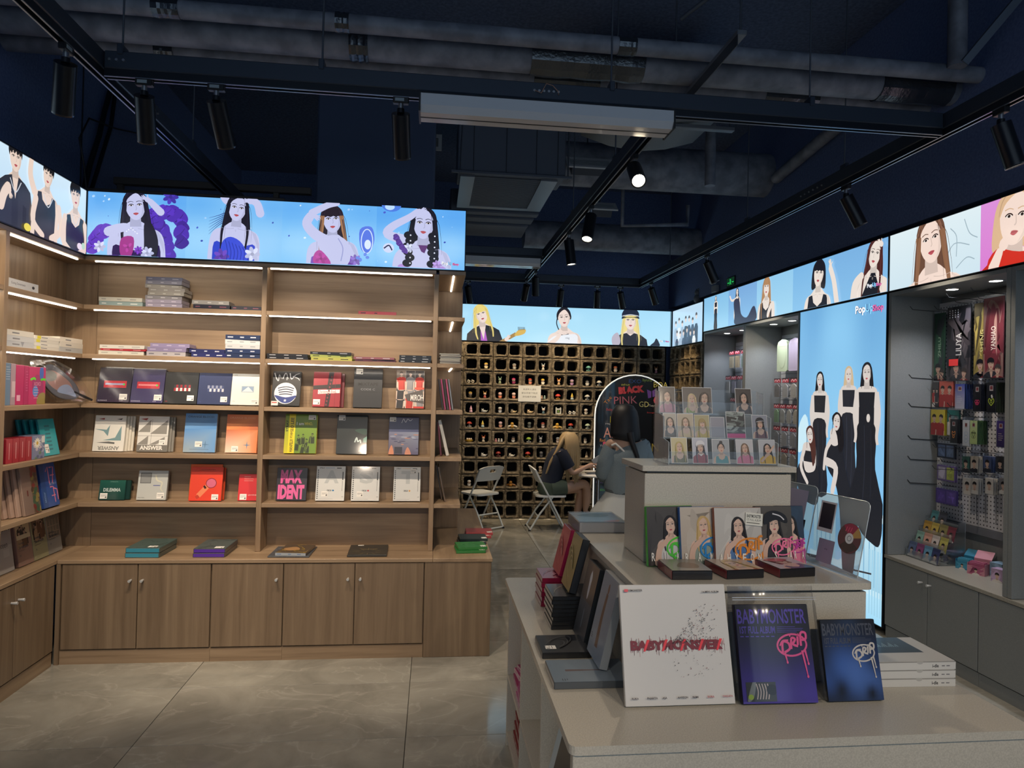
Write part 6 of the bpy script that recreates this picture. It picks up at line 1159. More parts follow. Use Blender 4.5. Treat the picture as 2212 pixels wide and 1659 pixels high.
for (row, _, x, w, h, bg, nm, hair, top) in CARDS:
    o = album('photo card of %s in the card rack' % nm if hair else 'card with %s in the card rack' % nm, w, h, .0016, (.787+x+.004, 2.231+.055*row, HT+.0035+.083*row), R(11), 0, '#d3d6d8', None, name='photo_card', cat='photo card', group='photo cards in the acrylic rack')
    A = Art(w-.004, h-.004, bg)
    if hair:
        if 'two' in nm: bust(A, w*.3, h*.52, h*.36, '#c9b48c', '#c9ab98', top, .1, 'long', False, 'tank'); bust(A, w*.72, h*.55, h*.4, hair, '#c9ab98', '#4c4642', -.1, 'long', False, 'tank')
        else: bust(A, w*.48, h*.6, h*.36, hair, '#cfae9a', top, .12, 'up' if 'bun' in nm else 'long', 'child' in nm, 'tee' if 'yellow' in nm or 'polo' in nm or 'pink' in nm else 'tank', 1.7, hat='#23252d' if 'cap' in nm else ('#d8d8dc' if 'headscarf' in nm else None))
        if 'arm' in nm: limb(A, [(w*.1, h*.1), (w*.5, h*.4), (w*.85, h*.7)], w*.14, '#cfae9a', w*.1)
        if 'maroon' in nm: A.poly([(w*.3, h*.36), (w*.5, h*.26), (w*.68, h*.36), (w*.5, h*.32)], '#eceaea')
    elif 'tile' in nm:
        r = random.Random(8)
        for k in range(34): x0, y0, a = w*r.random(), h*(.2+.8*r.random()), r.uniform(-1, 1); A.poly([(x0+.012*math.cos(a+q)*1.2, y0+.012*math.sin(a+q)*.6) for q in (0, .9, 3.14, 4.04)], r.choice(['#7f8a88', '#97a3a0', '#1c2022', '#5d6866']))
        A.rect(0, 0, w-.004, h*.16, '#c02a7c')
    A.build('photo_print', o, PRINT, loc=(.002, 0, .002))
# ------------------------------------------------------------------ pegboard bay
pb = thing('pegboard', 'white perforated pegboard packed with hanging goods', 'pegboard', (3.436, 4.335, .82), (0, 0, R(-90)))
PW, PH = .965, 1.455
MB().bbox(0, 0, 0, PW, .006, PH, .001).build('panel', mat('#c3c5cc', .5), pb)
A = Art(PW, PH)
for i in range(int(PW/.026)):
    for j in range(int(PH/.026)): x, z = .014+i*.026, .014+j*.026; A.p.append(([(x, z), (x+.0085, z), (x+.0085, z+.0085), (x, z+.0085)], lin('#3c4048')))
A.mb(.0003, 0).build('hole_grid', PRINT_MATTE, pb)
MB().bbox(0, -.004, -.05, PW, .006, -.002, .001).build('bottom_rail', mat('#6d727c', .5), pb)
HOOK = mat('#4a4c50', .35, .7)
def hook(y, z, l=.16, p=pb):
    u = 4.335-y; MB().tube([(u, 0, z-.82), (u, -l, z-.82+.008), (u, -l-.02, z-.82+.03)], .0022, 6).build('hook', HOOK, p)
PX = 3.375
def pack(label, y, w, z0, z1, col, art, n=1, t=.006, gap=.009, cat='packet', group=None, name='hanging_pack', film=True, x=PX, hk=True):
    for k in range(n):
        lb = label if n == 1 else '%s, %s from the front' % (label, ('first', 'second', 'third', 'fourth', 'fifth', 'sixth', 'seventh')[k])
        o = album(lb, w, z1-z0, t, (x+gap*k, y, z0), 0, AW, col, art if k == 0 else None, name=name, cat=cat, group=group)
        if film and k == 0: MB().bbox(-.003, -.003, -.004, w+.003, t+.002, z1-z0+.02, .002).build('film_sleeve', FILM, o)
    if hk: hook(y-w/2, z1+.018, .44-(x-3.0)+.02 if x > 3.3 else .16)
G1 = 'goods hanging on the pegboard'
def banner(c0, c1, word, wc, kind):
    def f(A):
        w, h = A.w, A.h; A.rect(0, h*.3, w, h, c0); A.rect(0, 0, w, h*.3, c1); r = random.Random(kind)
        for k in range(16): A.blob([(w*r.random(), h*r.uniform(.0, 1)) for _ in range(4)], shade(r.choice([c0, c1]), r.uniform(.5, 1.9)))
        A.text(word, w*.62, h*.34, w*.24, wc, h*.3, R(90), .01); bust(A, w*.4, h*.17, h*.13, '#1b1a1e', '#caa894', '#3a3c48', .1, 'short', True, 'coat', coat='#2a2c34'); bust(A, w*.75, h*.1, h*.11, '#2a2524', '#caa894', '#7a2a30', -.1, 'short', True, 'coat')
        if kind == 2: A.rect(w*.1, h*.2, w*.5, h*.29, '#c03030'); [A.ell(w*(.12+.12*i), h*(.86+.03*j), .004, .004, '#c9ccd0', 0, 6) for i in range(4) for j in range(4)]
    return f
pack('dark green photo banner hanging at the pegboard edge', 4.3, .1, 1.745, 2.2, '#1d3326', banner('#1f4230', '#23282c', 'ZHILU', '#9ab8a0', 1), group=G1, cat='banner'); pack('black photo banner with thin white lettering', 4.175, .2, 1.742, 2.225, '#1b1b1e', banner('#26262b', '#4a4448', 'LIUYA', '#e0e0dc', 2), group=G1, cat='banner', x=3.37)
pack('gold photo banner behind the maroon one', 3.955, .13, 1.757, 2.225, '#5a4c2c', banner('#4f4632', '#9a8a4a', 'SHENG', '#d8cf8c', 3), group=G1, cat='banner'); pack('maroon photo banner with cream lettering', 3.868, .15, 1.755, 2.245, '#5c2a30', banner('#6a2c34', '#8a6a62', 'YANHAO', '#e8e0d0', 4), group=G1, cat='banner', x=3.365); pack('blue-black photo banner at the bay edge', 3.705, .12, 1.757, 2.245, '#22304a', banner('#27405f', '#20283a', 'CHEN', '#a9c0d8', 5), group=G1, cat='banner')
def faces(bg, n, seed=1, hair='#2a2422'):
    def f(A):
        A.rect(0, 0, A.w, A.h, bg); r = random.Random(seed)
        for k in range(n): bust(A, A.w*(.25+.5*(k % 2)), A.h*(.25+.42*(k//2)/max(1, (n-1)//2)), min(A.w*.34, A.h*.3), hair, '#d9bba8', r.choice(['#e8e6e0', '#3a3c44', '#b03a3a']), r.uniform(-.2, .2), 'short', True, 'tee', detail=False)
    return f
pack('black-and-white photo pack at the pegboard edge', 4.312, .06, 1.565, 1.735, '#2a2a2c', faces('#4a4a4c', 4, 2), 3, group=G1); pack('coral photo sticker pack', 4.247, .125, 1.568, 1.742, '#c4564a', faces('#d0695a', 4, 3), 4, gap=.011, group=G1)
def neon(c0, c1, kind, ink):
    def f(A):
        w, h = A.w, A.h; A.rect(0, 0, w, h, c0, c1); A.rect(w*.3, h*.72, w*.7, h*.9, '#b9b4b4'); A.rect(w*.36, h*.76, w*.64, h*.88, '#7a3a3c')
        if kind == 'bf':
            for sx in (-1, 1): A.ring(w*.5+sx*w*.16, h*.36, w*.12, h*.06, .003, ink, 14, sx*.5); A.ring(w*.5+sx*w*.1, h*.28, w*.09, h*.045, .003, ink, 14, -sx*.5)
        elif kind == 'heart': A.stroke([(w*.5, h*.22), (w*.2, h*.36), (w*.3, h*.46), (w*.5, h*.4), (w*.7, h*.46), (w*.8, h*.36), (w*.5, h*.22)], .004, ink); A.ring(w*.5, h*.36, w*.09, h*.05, .003, ink, 14); A.poly([(w*.55, h*.46), (w*.7, h*.5), (w*.6, h*.6), (w*.46, h*.56)], '#e8e8e0')
        elif kind == 'tri': A.poly([(w*.2, h*.5), (w*.8, h*.5), (w*.5, h*.25)], ink); A.poly([(w*.3, h*.46), (w*.7, h*.46), (w*.5, h*.3)], c0); A.ring(w*.5, h*.4, w*.34, h*.16, .002, ink, 18)
        elif kind == 'dog': A.stroke([(w*.3, h*.5), (w*.3, h*.38), (w*.5, h*.34), (w*.7, h*.38), (w*.7, h*.5), (w*.5, h*.44), (w*.3, h*.5)], .004, ink); A.stroke([(w*.4, h*.34), (w*.4, h*.24), (w*.6, h*.24), (w*.6, h*.34)], .004, ink)
        elif kind == 'cloud': [A.ring(w*.5, h*(.2+.14*k), w*.25, h*.07, .002, ink, 14) for k in range(3)]
        else: lines(A, w*.2, h*.5, w*.6, 4, h*.08, ink)
    return f
def run(label, y, w, z0, z1, c, art, n, edge):
    pack(label, y, w, z0, z1, edge, art, n, .004, .0105, group=G1, cat='light stick pack', x=3.362)
run('blue-to-white fan packet', 4.09, .082, 1.56, 1.72, 0, neon('#c9cbdc', '#3a48a8', 'x', '#e6e6f0'), 6, '#27376a'); run('black packet with a pink neon butterfly', 3.938, .062, 1.548, 1.718, 0, neon('#1d1d22', '#26262c', 'bf', '#f04a7c'), 6, '#20222a'); run('black packet with a yellow-green neon heart', 3.834, .07, 1.545, 1.728, 0, neon('#1b1c20', '#23242a', 'heart', '#c8e04a'), 7, '#26301f')
pack('yellow photo sticker pack at the pegboard edge', 4.32, .125, 1.378, 1.55, '#c9b83a', faces('#d6c64a', 4, 5), 4, gap=.011, group=G1); pack('teal photo pack behind the black neon packet', 4.17, .1, 1.385, 1.55, '#1f6a68', faces('#2a7d7a', 4, 6), 2, group=G1)
run('black packet with an orange neon dog', 4.128, .062, 1.336, 1.492, 0, neon('#1d1d20', '#26262a', 'dog', '#f09a4a'), 5, '#24242a'); run('pale packet with a blue cloud outline', 4.022, .058, 1.326, 1.49, 0, neon('#c9d2dc', '#d8dee4', 'cloud', '#8fb4d8'), 1, '#b9c4ce'); run('lime packet with a dark triangle emblem', 3.962, .06, 1.342, 1.49, 0, neon('#b9cf8c', '#c9dca0', 'tri', '#2f3a22'), 7, '#4a6a44'); run('violet packet at the bay edge', 3.756, .062, 1.34, 1.497, 0, neon('#3a2f5c', '#4a3a80', 'x', '#e0d4c0'), 4, '#241f3a')
def duo(bg, c1, c2):
    def f(A):
        w, h = A.w, A.h; A.rect(0, 0, w, h, bg)
        for k, c in enumerate((c1, c2)): A.rect(w*(.06+.47*k), h*.1, w*(.47+.47*k), h*.9, c); r = random.Random(k+int(h*999)); [A.blob([(w*(.08+.47*k+.36*r.random()), h*r.uniform(.12, .88)) for _ in range(3)], shade(c, r.uniform(.6, 1.7))) for _ in range(7)]
    return f
pack('navy pack of two blue ice-pattern cards', 4.258, .158, 1.23, 1.327, '#1c2236', duo('#1d2338', '#5a6f94', '#63789c'), 2, group=G1); pack('pack of one lilac and one lime card', 4.255, .162, 1.08, 1.182, '#6a5a90', duo('#7a68a4', '#c0bcd2', '#c6d46a'), 2, group=G1); pack('purple pack with gold mountain cards', 4.264, .182, .928, 1.026, '#4f3f86', duo('#5a4898', '#6a52b0', '#6f58b4'), 2, group=G1)
for r_, row in enumerate((((4.037, 1.157, 1.259), (3.969, 1.165, 1.266), (3.867, 1.178, 1.275), (3.773, 1.189, 1.284)), ((4.023, 1.018, 1.122), (3.963, 1.03, 1.129), (3.85, 1.047, 1.144), (3.747, 1.061, 1.157)))):
    for k, (y, z0, z1) in enumerate(row):
        nm = (('teal-backed', 'pale', 'blue-jacket', 'dark-suit'), ('white-framed', 'white-shirt', 'white-bordered', 'grey'))[r_][k]; c = (('#3c6a60', '#c4bfb4', '#4a587c', '#3a3c42'), ('#d4d2cc', '#cfcdc8', '#d8d4cc', '#7d7d80'))[r_][k]
        pack('%s photo key ring hanging on the pegboard' % nm, y, .06, z0, z1, c, (lambda c: lambda A: (A.rect(0, 0, A.w, A.h, c), bust(A, A.w*.5, A.h*.55, A.h*.4, '#231f1f', '#d8baa6', '#e4e2dc' if r_ else '#2a2c34', .05, 'short', True, 'tee', detail=False)))(c), 3, .004, .014, group=G1, cat='key ring', name='photo_key_ring')
for y, z in ((4.33, 2.22), (4.33, 1.755), (4.33, 1.56), (4.33, 1.34), (4.33, 1.2), (4.33, 1.04), (4.1, 1.3), (3.9, 1.3), (4.1, 1.16), (3.95, 1.17), (4.0, 2.26), (3.8, 2.27)): hook(y, z, .2)
CH = mat('#6a6e76', .4, .6)
for y in (3.97, 3.82, 3.9, 3.7): MB().tube([(4.335-y, -.012, .04), (4.335-y, -.014, .32)], .002, 5).build('bead_chain', CH, pb)
# stepped rack of toploaders
cr = thing('step_rack', 'smoky clear step rack of photo packets on the grey worktop', 'display rack', (3.2, 4.322, .558), (0, 0, R(-90)))
for x in (0, .29): MB().prism([(0, 0), (0, .06), (.05, .07), (.05, .13), (.1, .14), (.1, .2), (.15, .21), (.15, .27), (.2, .28), (.2, 0)], x, x+.004, 'x').build('side_wall', ACRYLIC, cr)
for k in range(4): MB().box(.004, .002+.05*k, .0+.07*k, .29, .005+.05*k, .05+.07*k).build('front_lip', ACRYLIC, cr); MB().box(.004, .005+.05*k, .07*k, .29, .05+.05*k, .003+.07*k).build('ledge', ACRYLIC, cr)
PC = (('slate blue', '#5a6a8c'), ('magenta', '#8c4a7a'), ('sky blue', '#6a9ab8'), ('indigo', '#3a4068'), ('mint', '#8ab0a0'), ('peach', '#d0a08c'), ('red-topped white', '#d8ccc4'), ('lemon', '#b8b060'), ('amber', '#b08a3c'), ('yellow', '#c0a850'), ('olive', '#8a8050'), ('maroon', '#7a3a44'), ('teal', '#4a7d80'), ('charcoal', '#3f4048'))
for k, (nm, c) in enumerate(PC):
    row = 0 if k < 4 else 1 if k < 8 else 2 if k < 12 else 3; j = k-(0, 4, 8, 12)[row]
    o = album('%s photo packet in the step rack' % nm, .066, .1, .004, (3.208+.05*row, 4.314-.072*j-.004*row, .562+.07*row), R(14), AW+.06*math.sin(k*4), c, (lambda c: lambda A: (A.rect(0, 0, A.w, A.h, c), A.rect(0, A.h*.8, A.w, A.h, shade(c, .7)), bust(A, A.w*.5, A.h*.42, A.h*.34, '#2a2524', '#d9bca8', '#e0dcd4', 0, 'short', True, 'tee', detail=False)))(c), name='photo_packet', cat='packet', group='photo packets in the step rack')
# small cartons on the grey worktop
def carton(label, x, y, w, d, h, c, yaw, art=None, open_=False, c2=None):
    t = thing('small_carton', label, 'carton', (x, y, .558), (0, 0, yaw), 'small cartons on the grey worktop')
    m = MB(); e = .002; m.box(0, 0, 0, w, d, e); m.box(0, 0, e, w, e, h*.62 if open_ else h); m.box(0, d-e, e, w, d, h); m.box(0, e, e, e, d-e, h*.8 if open_ else h); m.box(w-e, e, e, w, d-e, h*.8 if open_ else h); 
    if not open_: m.box(0, 0, h, w, d, h+e)
    m.build('carton_body', mat(c, .5), t)
    A = Art(w, h*.62 if open_ else h, c); r = random.Random(int(x*1000)); [A.blob([(w*r.random(), A.h*r.random()) for _ in range(4)], c2 or shade(c, r.uniform(.6, 1.5))) for _ in range(5)]; bust(A, w*.5, A.h*.5, A.h*.4, '#2a2422', '#dcc0ae', '#e0dcd8', 0, 'short', True, 'tee', detail=False); A.build('front_print', t, PRINT)
    if open_:
        for k in range(5): MB().bbox(.006, .008+.012*k, .003, w-.006, .014+.012*k, h*(.85+.05*(k % 2)), .001).build('packet', mat(c2, .3, coat=.4), t)
        MB().box(0, 0, 0, w, .002, h*.75).build('open_lid', mat(c, .5), t, loc=(0, d, h), rot=(R(-50), 0, 0))
carton('lilac carton with a portrait print on the grey worktop', 3.33, 4.13, .085, .085, .075, '#a08ca4', R(-75)); carton('blue open carton on a black base on the grey worktop', 3.3, 3.99, .08, .09, .075, '#2f86a8', R(-70), open_=True, c2='#4aa0c0'); carton('pink open carton of packets on the grey worktop', 3.27, 3.86, .095, .1, .085, '#c98a9c', R(-62), open_=True, c2='#b05a80'); carton('pale blue carton at the bay edge', 3.36, 3.79, .075, .08, .085, '#7d9cb4', R(-80)); carton('small lilac carton at the bay edge', 3.28, 3.69, .07, .06, .075, '#b49cc0', R(-75))
# bays with phone cases
def slat_panel(label, y0, w):
    t = thing('slat_wall', label, 'slat wall', (3.448, y0, .9), (0, 0, R(-90)), 'slatted back panels')
    S_ = MB().bbox(0, 0, 0, w, .007, .04, .003).mesh('slat', mat('#b4bcc8', .4))
    for k in range(31): ob('slat', S_, t, (0, 0, .043*k))
    return t
s1 = slat_panel('pale slat wall in the bay beside the floor-length light box', 6.5, .95); s2 = slat_panel('pale slat wall in the bay next to the block wall', 7.55, .95)
def case_pack(label, y, z0, w=.11, h=.19, c='#cfcfca', hang='#9c2434', arch=True, x=3.33):
    t = thing('phone_case_pack', label, 'phone case', (x, y, z0), (0, 0, R(-90)), 'phone cases hanging in bags')
    pts = [(.012, .008), (w-.012, .008), (w-.012, h*.58), (w*.72, h*.68), (w*.5, h*.73), (w*.28, h*.68), (.012, h*.58)] if arch else [(.014, .008), (w-.014, .008), (w-.014, h*.68), (.014, h*.68)]
    MB().prism(pts, -.006, .006, 'y').build('case', mat(c, .35, coat=.3), t)
    A = Art(w, h); A.poly([(w*.5+(p[0]-w*.5)*.8, h*.36+(p[1]-h*.36)*.85) for p in pts], shade(c, .88)); A.stroke([(w*.3, h*.1), (w*.3, h*.5)], .002, shade(c, .6)); A.stroke([(w*.7, h*.1), (w*.7, h*.5)], .002, shade(c, .6)); A.stroke([(w*.2, h*.42), (w*.8, h*.42)], .002, shade(c, .6)); A.build('case_relief', t, off=.0065)
    h_ = MB().bbox(0, -.003, h*.78, w, .003, h, .001).build('header_card', mat(hang, .5), t); A = Art(w, h*.22, hang); A.stroke([(.01, .01), (w*.3, h*.16), (w*.5, .012), (w*.75, h*.17), (w-.01, .012)], .008, '#d8b9bc'); A.rect(0, h*.17, w, h*.22, '#26181c'); A.build('header_print', h_, loc=(0, -.003, h*.78))
    MB().bbox(.002, -.009, 0, w-.002, .009, h*.79, .003).build('clear_pouch', FILM, t)
    MB().tube([(w/2, 0, h*.95), (w/2, 3.44-x, h*.95)], .002, 5).build('hook', HOOK, t)
def big_case(label, y, c, stripes):
    t = thing('large_case', label, 'case', (3.34, y, 1.862), (0, 0, R(-90)), 'large cases in the hanging bay'); w, h = .19, .31
    pts = [(0, .01), (.01, 0), (w-.01, 0), (w, .01), (w, h*.82), (w*.9, h*.93), (w*.5, h), (w*.1, h*.93), (0, h*.82)]
    MB().prism(pts, -.01, .02, 'y').build('shell', mat(c, .4, coat=.2), t); A = Art(w, h)
    if stripes: [A.stroke([(w*(.14+.145*k), .02), (w*(.14+.145*k), h*.85)], .007, shade(c, .72), smooth=False) for k in range(6)]
    else: A.ring(w*.5, h*.5, w*.38, h*.4, .004, shade(c, .75)); A.stroke([(w*.1, h*.78), (w*.9, h*.78)], .004, shade(c, .75))
    A.build('shell_relief', t, off=.0105); MB().tube([(w/2, 0, h+.01), (w/2, .1, h+.01)], .002, 5).build('hook', HOOK, t)
big_case('large pale green arched case hanging in the bay', 6.36, '#9fae94', False); big_case('large lilac ribbed arched case hanging in the bay', 6.14, '#9a93a8', True)
rowsB = ((1.605, (('grey frosted', '#8d8a88'), ('pale grey arched', '#c3c4c2'), ('white arched window', '#d2d2cc'))), (1.36, (('mint green arched', '#9cc09a'), ('pearl arched', '#c4c8c4'), ('slim white arched', '#d0d2cc'), ('ivory arched', '#d8d6c8'))), (1.145, (('silver lattice', '#a9aeb4'), ('white lattice', '#c9ccd0'), ('pale lattice', '#bfc4ca'))), (.94, (('mustard', '#b8a04a'), ('cream arched', '#cfc8b8'), ('narrow white', '#d0d0cc'))))
for z, row in rowsB:
    for k, (nm, c) in enumerate(row): case_pack('%s phone case in the bay beside the floor-length light box' % nm, 6.4-(.155 if len(row) == 3 else .12)*k, z, .115 if len(row) == 3 else .1, .19, c)
for z, y0, row in ((1.925, 7.45, (('cream framed', '#cdbfa0'), ('beige framed', '#cbb894'), ('clear green', '#9fb4a8'), ('clear blue', '#9aa8b8'))), (1.645, 7.53, (('white knot', '#cfd0cc'), ('lilac knot', '#b4b2c0'), ('grey knot', '#a3a5ac'), ('cream tall framed', '#cfc2a8'), ('beige tall framed', '#cdbb98'))), (1.4, 7.4, (('white low', '#d0d0ca'), ('pale low', '#c4c6c2'), ('grey low', '#b0b4b6')))):
    for k, (nm, c) in enumerate(row): case_pack('%s phone case in the bay next to the block wall' % nm, y0-.15*k, z, .12, .2, c, arch=False)
# ------------------------------------------------------------------ hollow block wall and its figurines
def block_mesh(seed, w=.371, h=.183, d=.19):
    r = random.Random(seed); m = MB(); N = 16; jj = lambda a=.004: r.uniform(-a, a)
    for hx in (0, 1):
        x0, x1 = (0, w/2) if hx == 0 else (w/2, w); cx, cz = (.1005 if hx == 0 else .2695), h/2+.002; a, b, rr = .067, .0615, .02
        inner, outer = [], []; rr = .028
        for q, (sx, sz) in enumerate(((1, 1), (-1, 1), (-1, -1), (1, -1))):
            for e_, an in enumerate((0, 30, 60, 90)):
                t = R(an+90*q); px, pz = sx*(a-rr)+rr*math.cos(t), sz*(b-rr)+rr*math.sin(t); inner.append((cx+px+jj(.003), cz+pz+jj(.003)))
                ox, oz = (x1 if sx > 0 else x0), (h if sz > 0 else 0); side_v = (e_ == 0) == (q % 2 == 0)
                if e_ in (1, 2): outer.append((ox, oz) if e_ == 1 else (ox, oz))
                elif (q % 2 == 0 and e_ == 0) or (q % 2 == 1 and e_ == 3): outer.append((ox, cz+sz*(b-rr)))
                else: outer.append((cx+sx*(a-rr), oz))
        mid = [((p[0]*.5+q[0]*.5)+jj(), (p[1]*.5+q[1]*.5)+jj()) for p, q in zip(inner, outer)]
        V = [(p[0], .008+jj(.005), p[1]) for p in outer]+[(p[0], -.006+jj(.008), p[1]) for p in mid]+[(p[0], .004+jj(.003), p[1]) for p in inner]+[(p[0], d-.02, p[1]) for p in inner]
        F = []
        for L in range(3):
            for i in range(N): j = (i+1) % N; F.append((L*N+i, L*N+j, (L+1)*N+j, (L+1)*N+i))
        m.add(V, F, False)
    m.add([(0, .002, 0), (w, .002, 0), (w, d, 0), (0, d, 0), (0, .002, h), (w, .002, h), (w, d, h), (0, d, h)], [(0, 1, 2, 3), (7, 6, 5, 4), (1, 5, 6, 2), (0, 3, 7, 4)])
    return m.mesh('block', ROCK)
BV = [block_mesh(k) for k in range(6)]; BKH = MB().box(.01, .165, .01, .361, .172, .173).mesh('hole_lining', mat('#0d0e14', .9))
BYF, BX0, BP, RP = 8.65, .372, .3745, .186
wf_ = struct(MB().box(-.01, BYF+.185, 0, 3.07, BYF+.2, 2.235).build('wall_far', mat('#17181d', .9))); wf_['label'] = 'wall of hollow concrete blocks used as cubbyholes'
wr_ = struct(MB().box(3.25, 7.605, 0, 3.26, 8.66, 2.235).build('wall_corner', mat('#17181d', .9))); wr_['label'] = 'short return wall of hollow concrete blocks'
for r_ in range(12):
    for c in range(-1, 7):
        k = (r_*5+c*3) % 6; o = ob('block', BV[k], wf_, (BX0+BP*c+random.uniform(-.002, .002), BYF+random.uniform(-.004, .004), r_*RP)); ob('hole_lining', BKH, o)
    for c in range(3):
        k = (r_*7+c) % 6; o = ob('block', BV[k], wr_, (3.06+random.uniform(-.003, .003), BYF-.0-.35*c, r_*RP), (0, 0, R(-90))); o.scale = (.94, 1, 1); ob('hole_lining', BKH, o)
def fig_mesh(kind, c1, c2, c3):
    m = MB(); sk = '#ecd0bc'; b = lambda *a, **k: m.ball(*a, n=9, m=6, **k)
    if kind == 'kid':
        m.lathe([(.001, 0), (.015, 0), (.017, .006), (.013, .02), (.008, .03)], n=9, col=c2); b((0, 0, .042), .018, .017, .016, col=c3 or sk); b((0, .002, .05), .021, .02, .014, col=c1)
        for s_ in (-1, 1): b((s_*.015, -.004, .02), .005, .005, .009, col=c2); b((s_*.006, -.0165, .041), .0022, .001, .003, col='#241c1c')
    elif kind == 'tall':
        m.lathe([(.001, 0), (.014, 0), (.016, .008), (.009, .03)], n=9, col=c2); b((0, 0, .043), .016, .015, .015, col=c3 or sk)
        for s_ in (-1, 1): m.tube([(s_*.009, 0, .05), (s_*.018, 0, .075)], [.006, .003], 7, col=c1)
        b((0, .003, .05), .017, .016, .01, col=c1)
    elif kind == 'mush':
        m.lathe([(.001, 0), (.012, 0), (.01, .02), (.008, .034)], n=9, col=c2); m.lathe([(.001, .032), (.03, .034), (.027, .044), (.015, .056), (.001, .06)], n=11, col=c1)
        for s_ in (-1, 1): b((s_*.016, -.003, .008), .008, .008, .008, col=c2)
    elif kind == 'cone':
        m.lathe([(.001, 0), (.017, 0), (.018, .012), (.014, .022)], n=9, col=c2); b((0, 0, .028), .014, .013, .012, col=c3 or sk); m.lathe([(.016, .032), (.008, .055), (.001, .075)], n=9, col=c1)
    elif kind == 'low':
        b((0, 0, .014), .032, .016, .014, col=c2); b((-.016, -.004, .024), .013, .012, .012, col=c1)
        for s_ in (-1, 1): m.tube([(-.016+s_*.007, -.004, .034), (-.016+s_*.009, -.004, .045)], [.004, .0015], 6, col=c1)
        m.tube([(.028, 0, .016), (.042, 0, .028)], [.006, .002], 6, col=c2)
    elif kind == 'boat':
        m.loft([[(x*k, y*k, z) for x, y in ((-.045, 0), (-.02, -.016), (.02, -.016), (.045, 0), (.02, .016), (-.02, .016))] for k, z in ((.5, 0), (.9, .01), (1, .022))], col=c2)
        for x in (-.02, 0, .02): b((x, 0, .03), .01, .01, .011, col=c1)
    elif kind == 'frame':
        m.box(-.03, -.008, 0, -.02, .008, .06, c2); m.box(.02, -.008, 0, .03, .008, .06, c2); m.box(-.02, -.008, 0, .02, .008, .012, c2); m.box(-.02, -.008, .045, .02, .008, .06, c2)
        for s_ in (-1, 1): m.prism([(s_*.03, .06), (s_*.018, .06), (s_*.026, .073)], -.008, .008, 'y', col=c2)
        b((0, 0, .028), .013, .008, .015, col=c1)
    elif kind == 'rings':
        for x in (-.02, .022): m.tube([(x+.012*math.cos(R(a)), 0, .016+.012*math.sin(R(a))) for a in range(0, 361, 45)], .006, 6, False, col=c2); m.box(x-.012, -.004, .028, x-.004, .004, .038, c1)
    elif kind == 'trio':
        for x, c in ((-.03, c1), (0, c2), (.03, c3 or c2)): b((x, 0, .012), .013, .012, .012, col=c); b((x, -.003, .03), .01, .01, .01, col=c)
    elif kind == 'wing':
        m.lathe([(.001, 0), (.02, 0), (.018, .016), (.01, .032)], n=9, col=c2); b((0, 0, .042), .018, .017, .017, col=c1)
        for s_ in (-1, 1): m.loft([[(s_*x, y, z) for y, z in ((-.003, z0-.01), (.003, z0-.01), (.003, z0+.01), (-.003, z0+.01))] for x, z0 in ((.012, .022), (.035, .016), (.055, .008))], col=c3 or c2)
    return m.mesh('figurine', PAINTED)
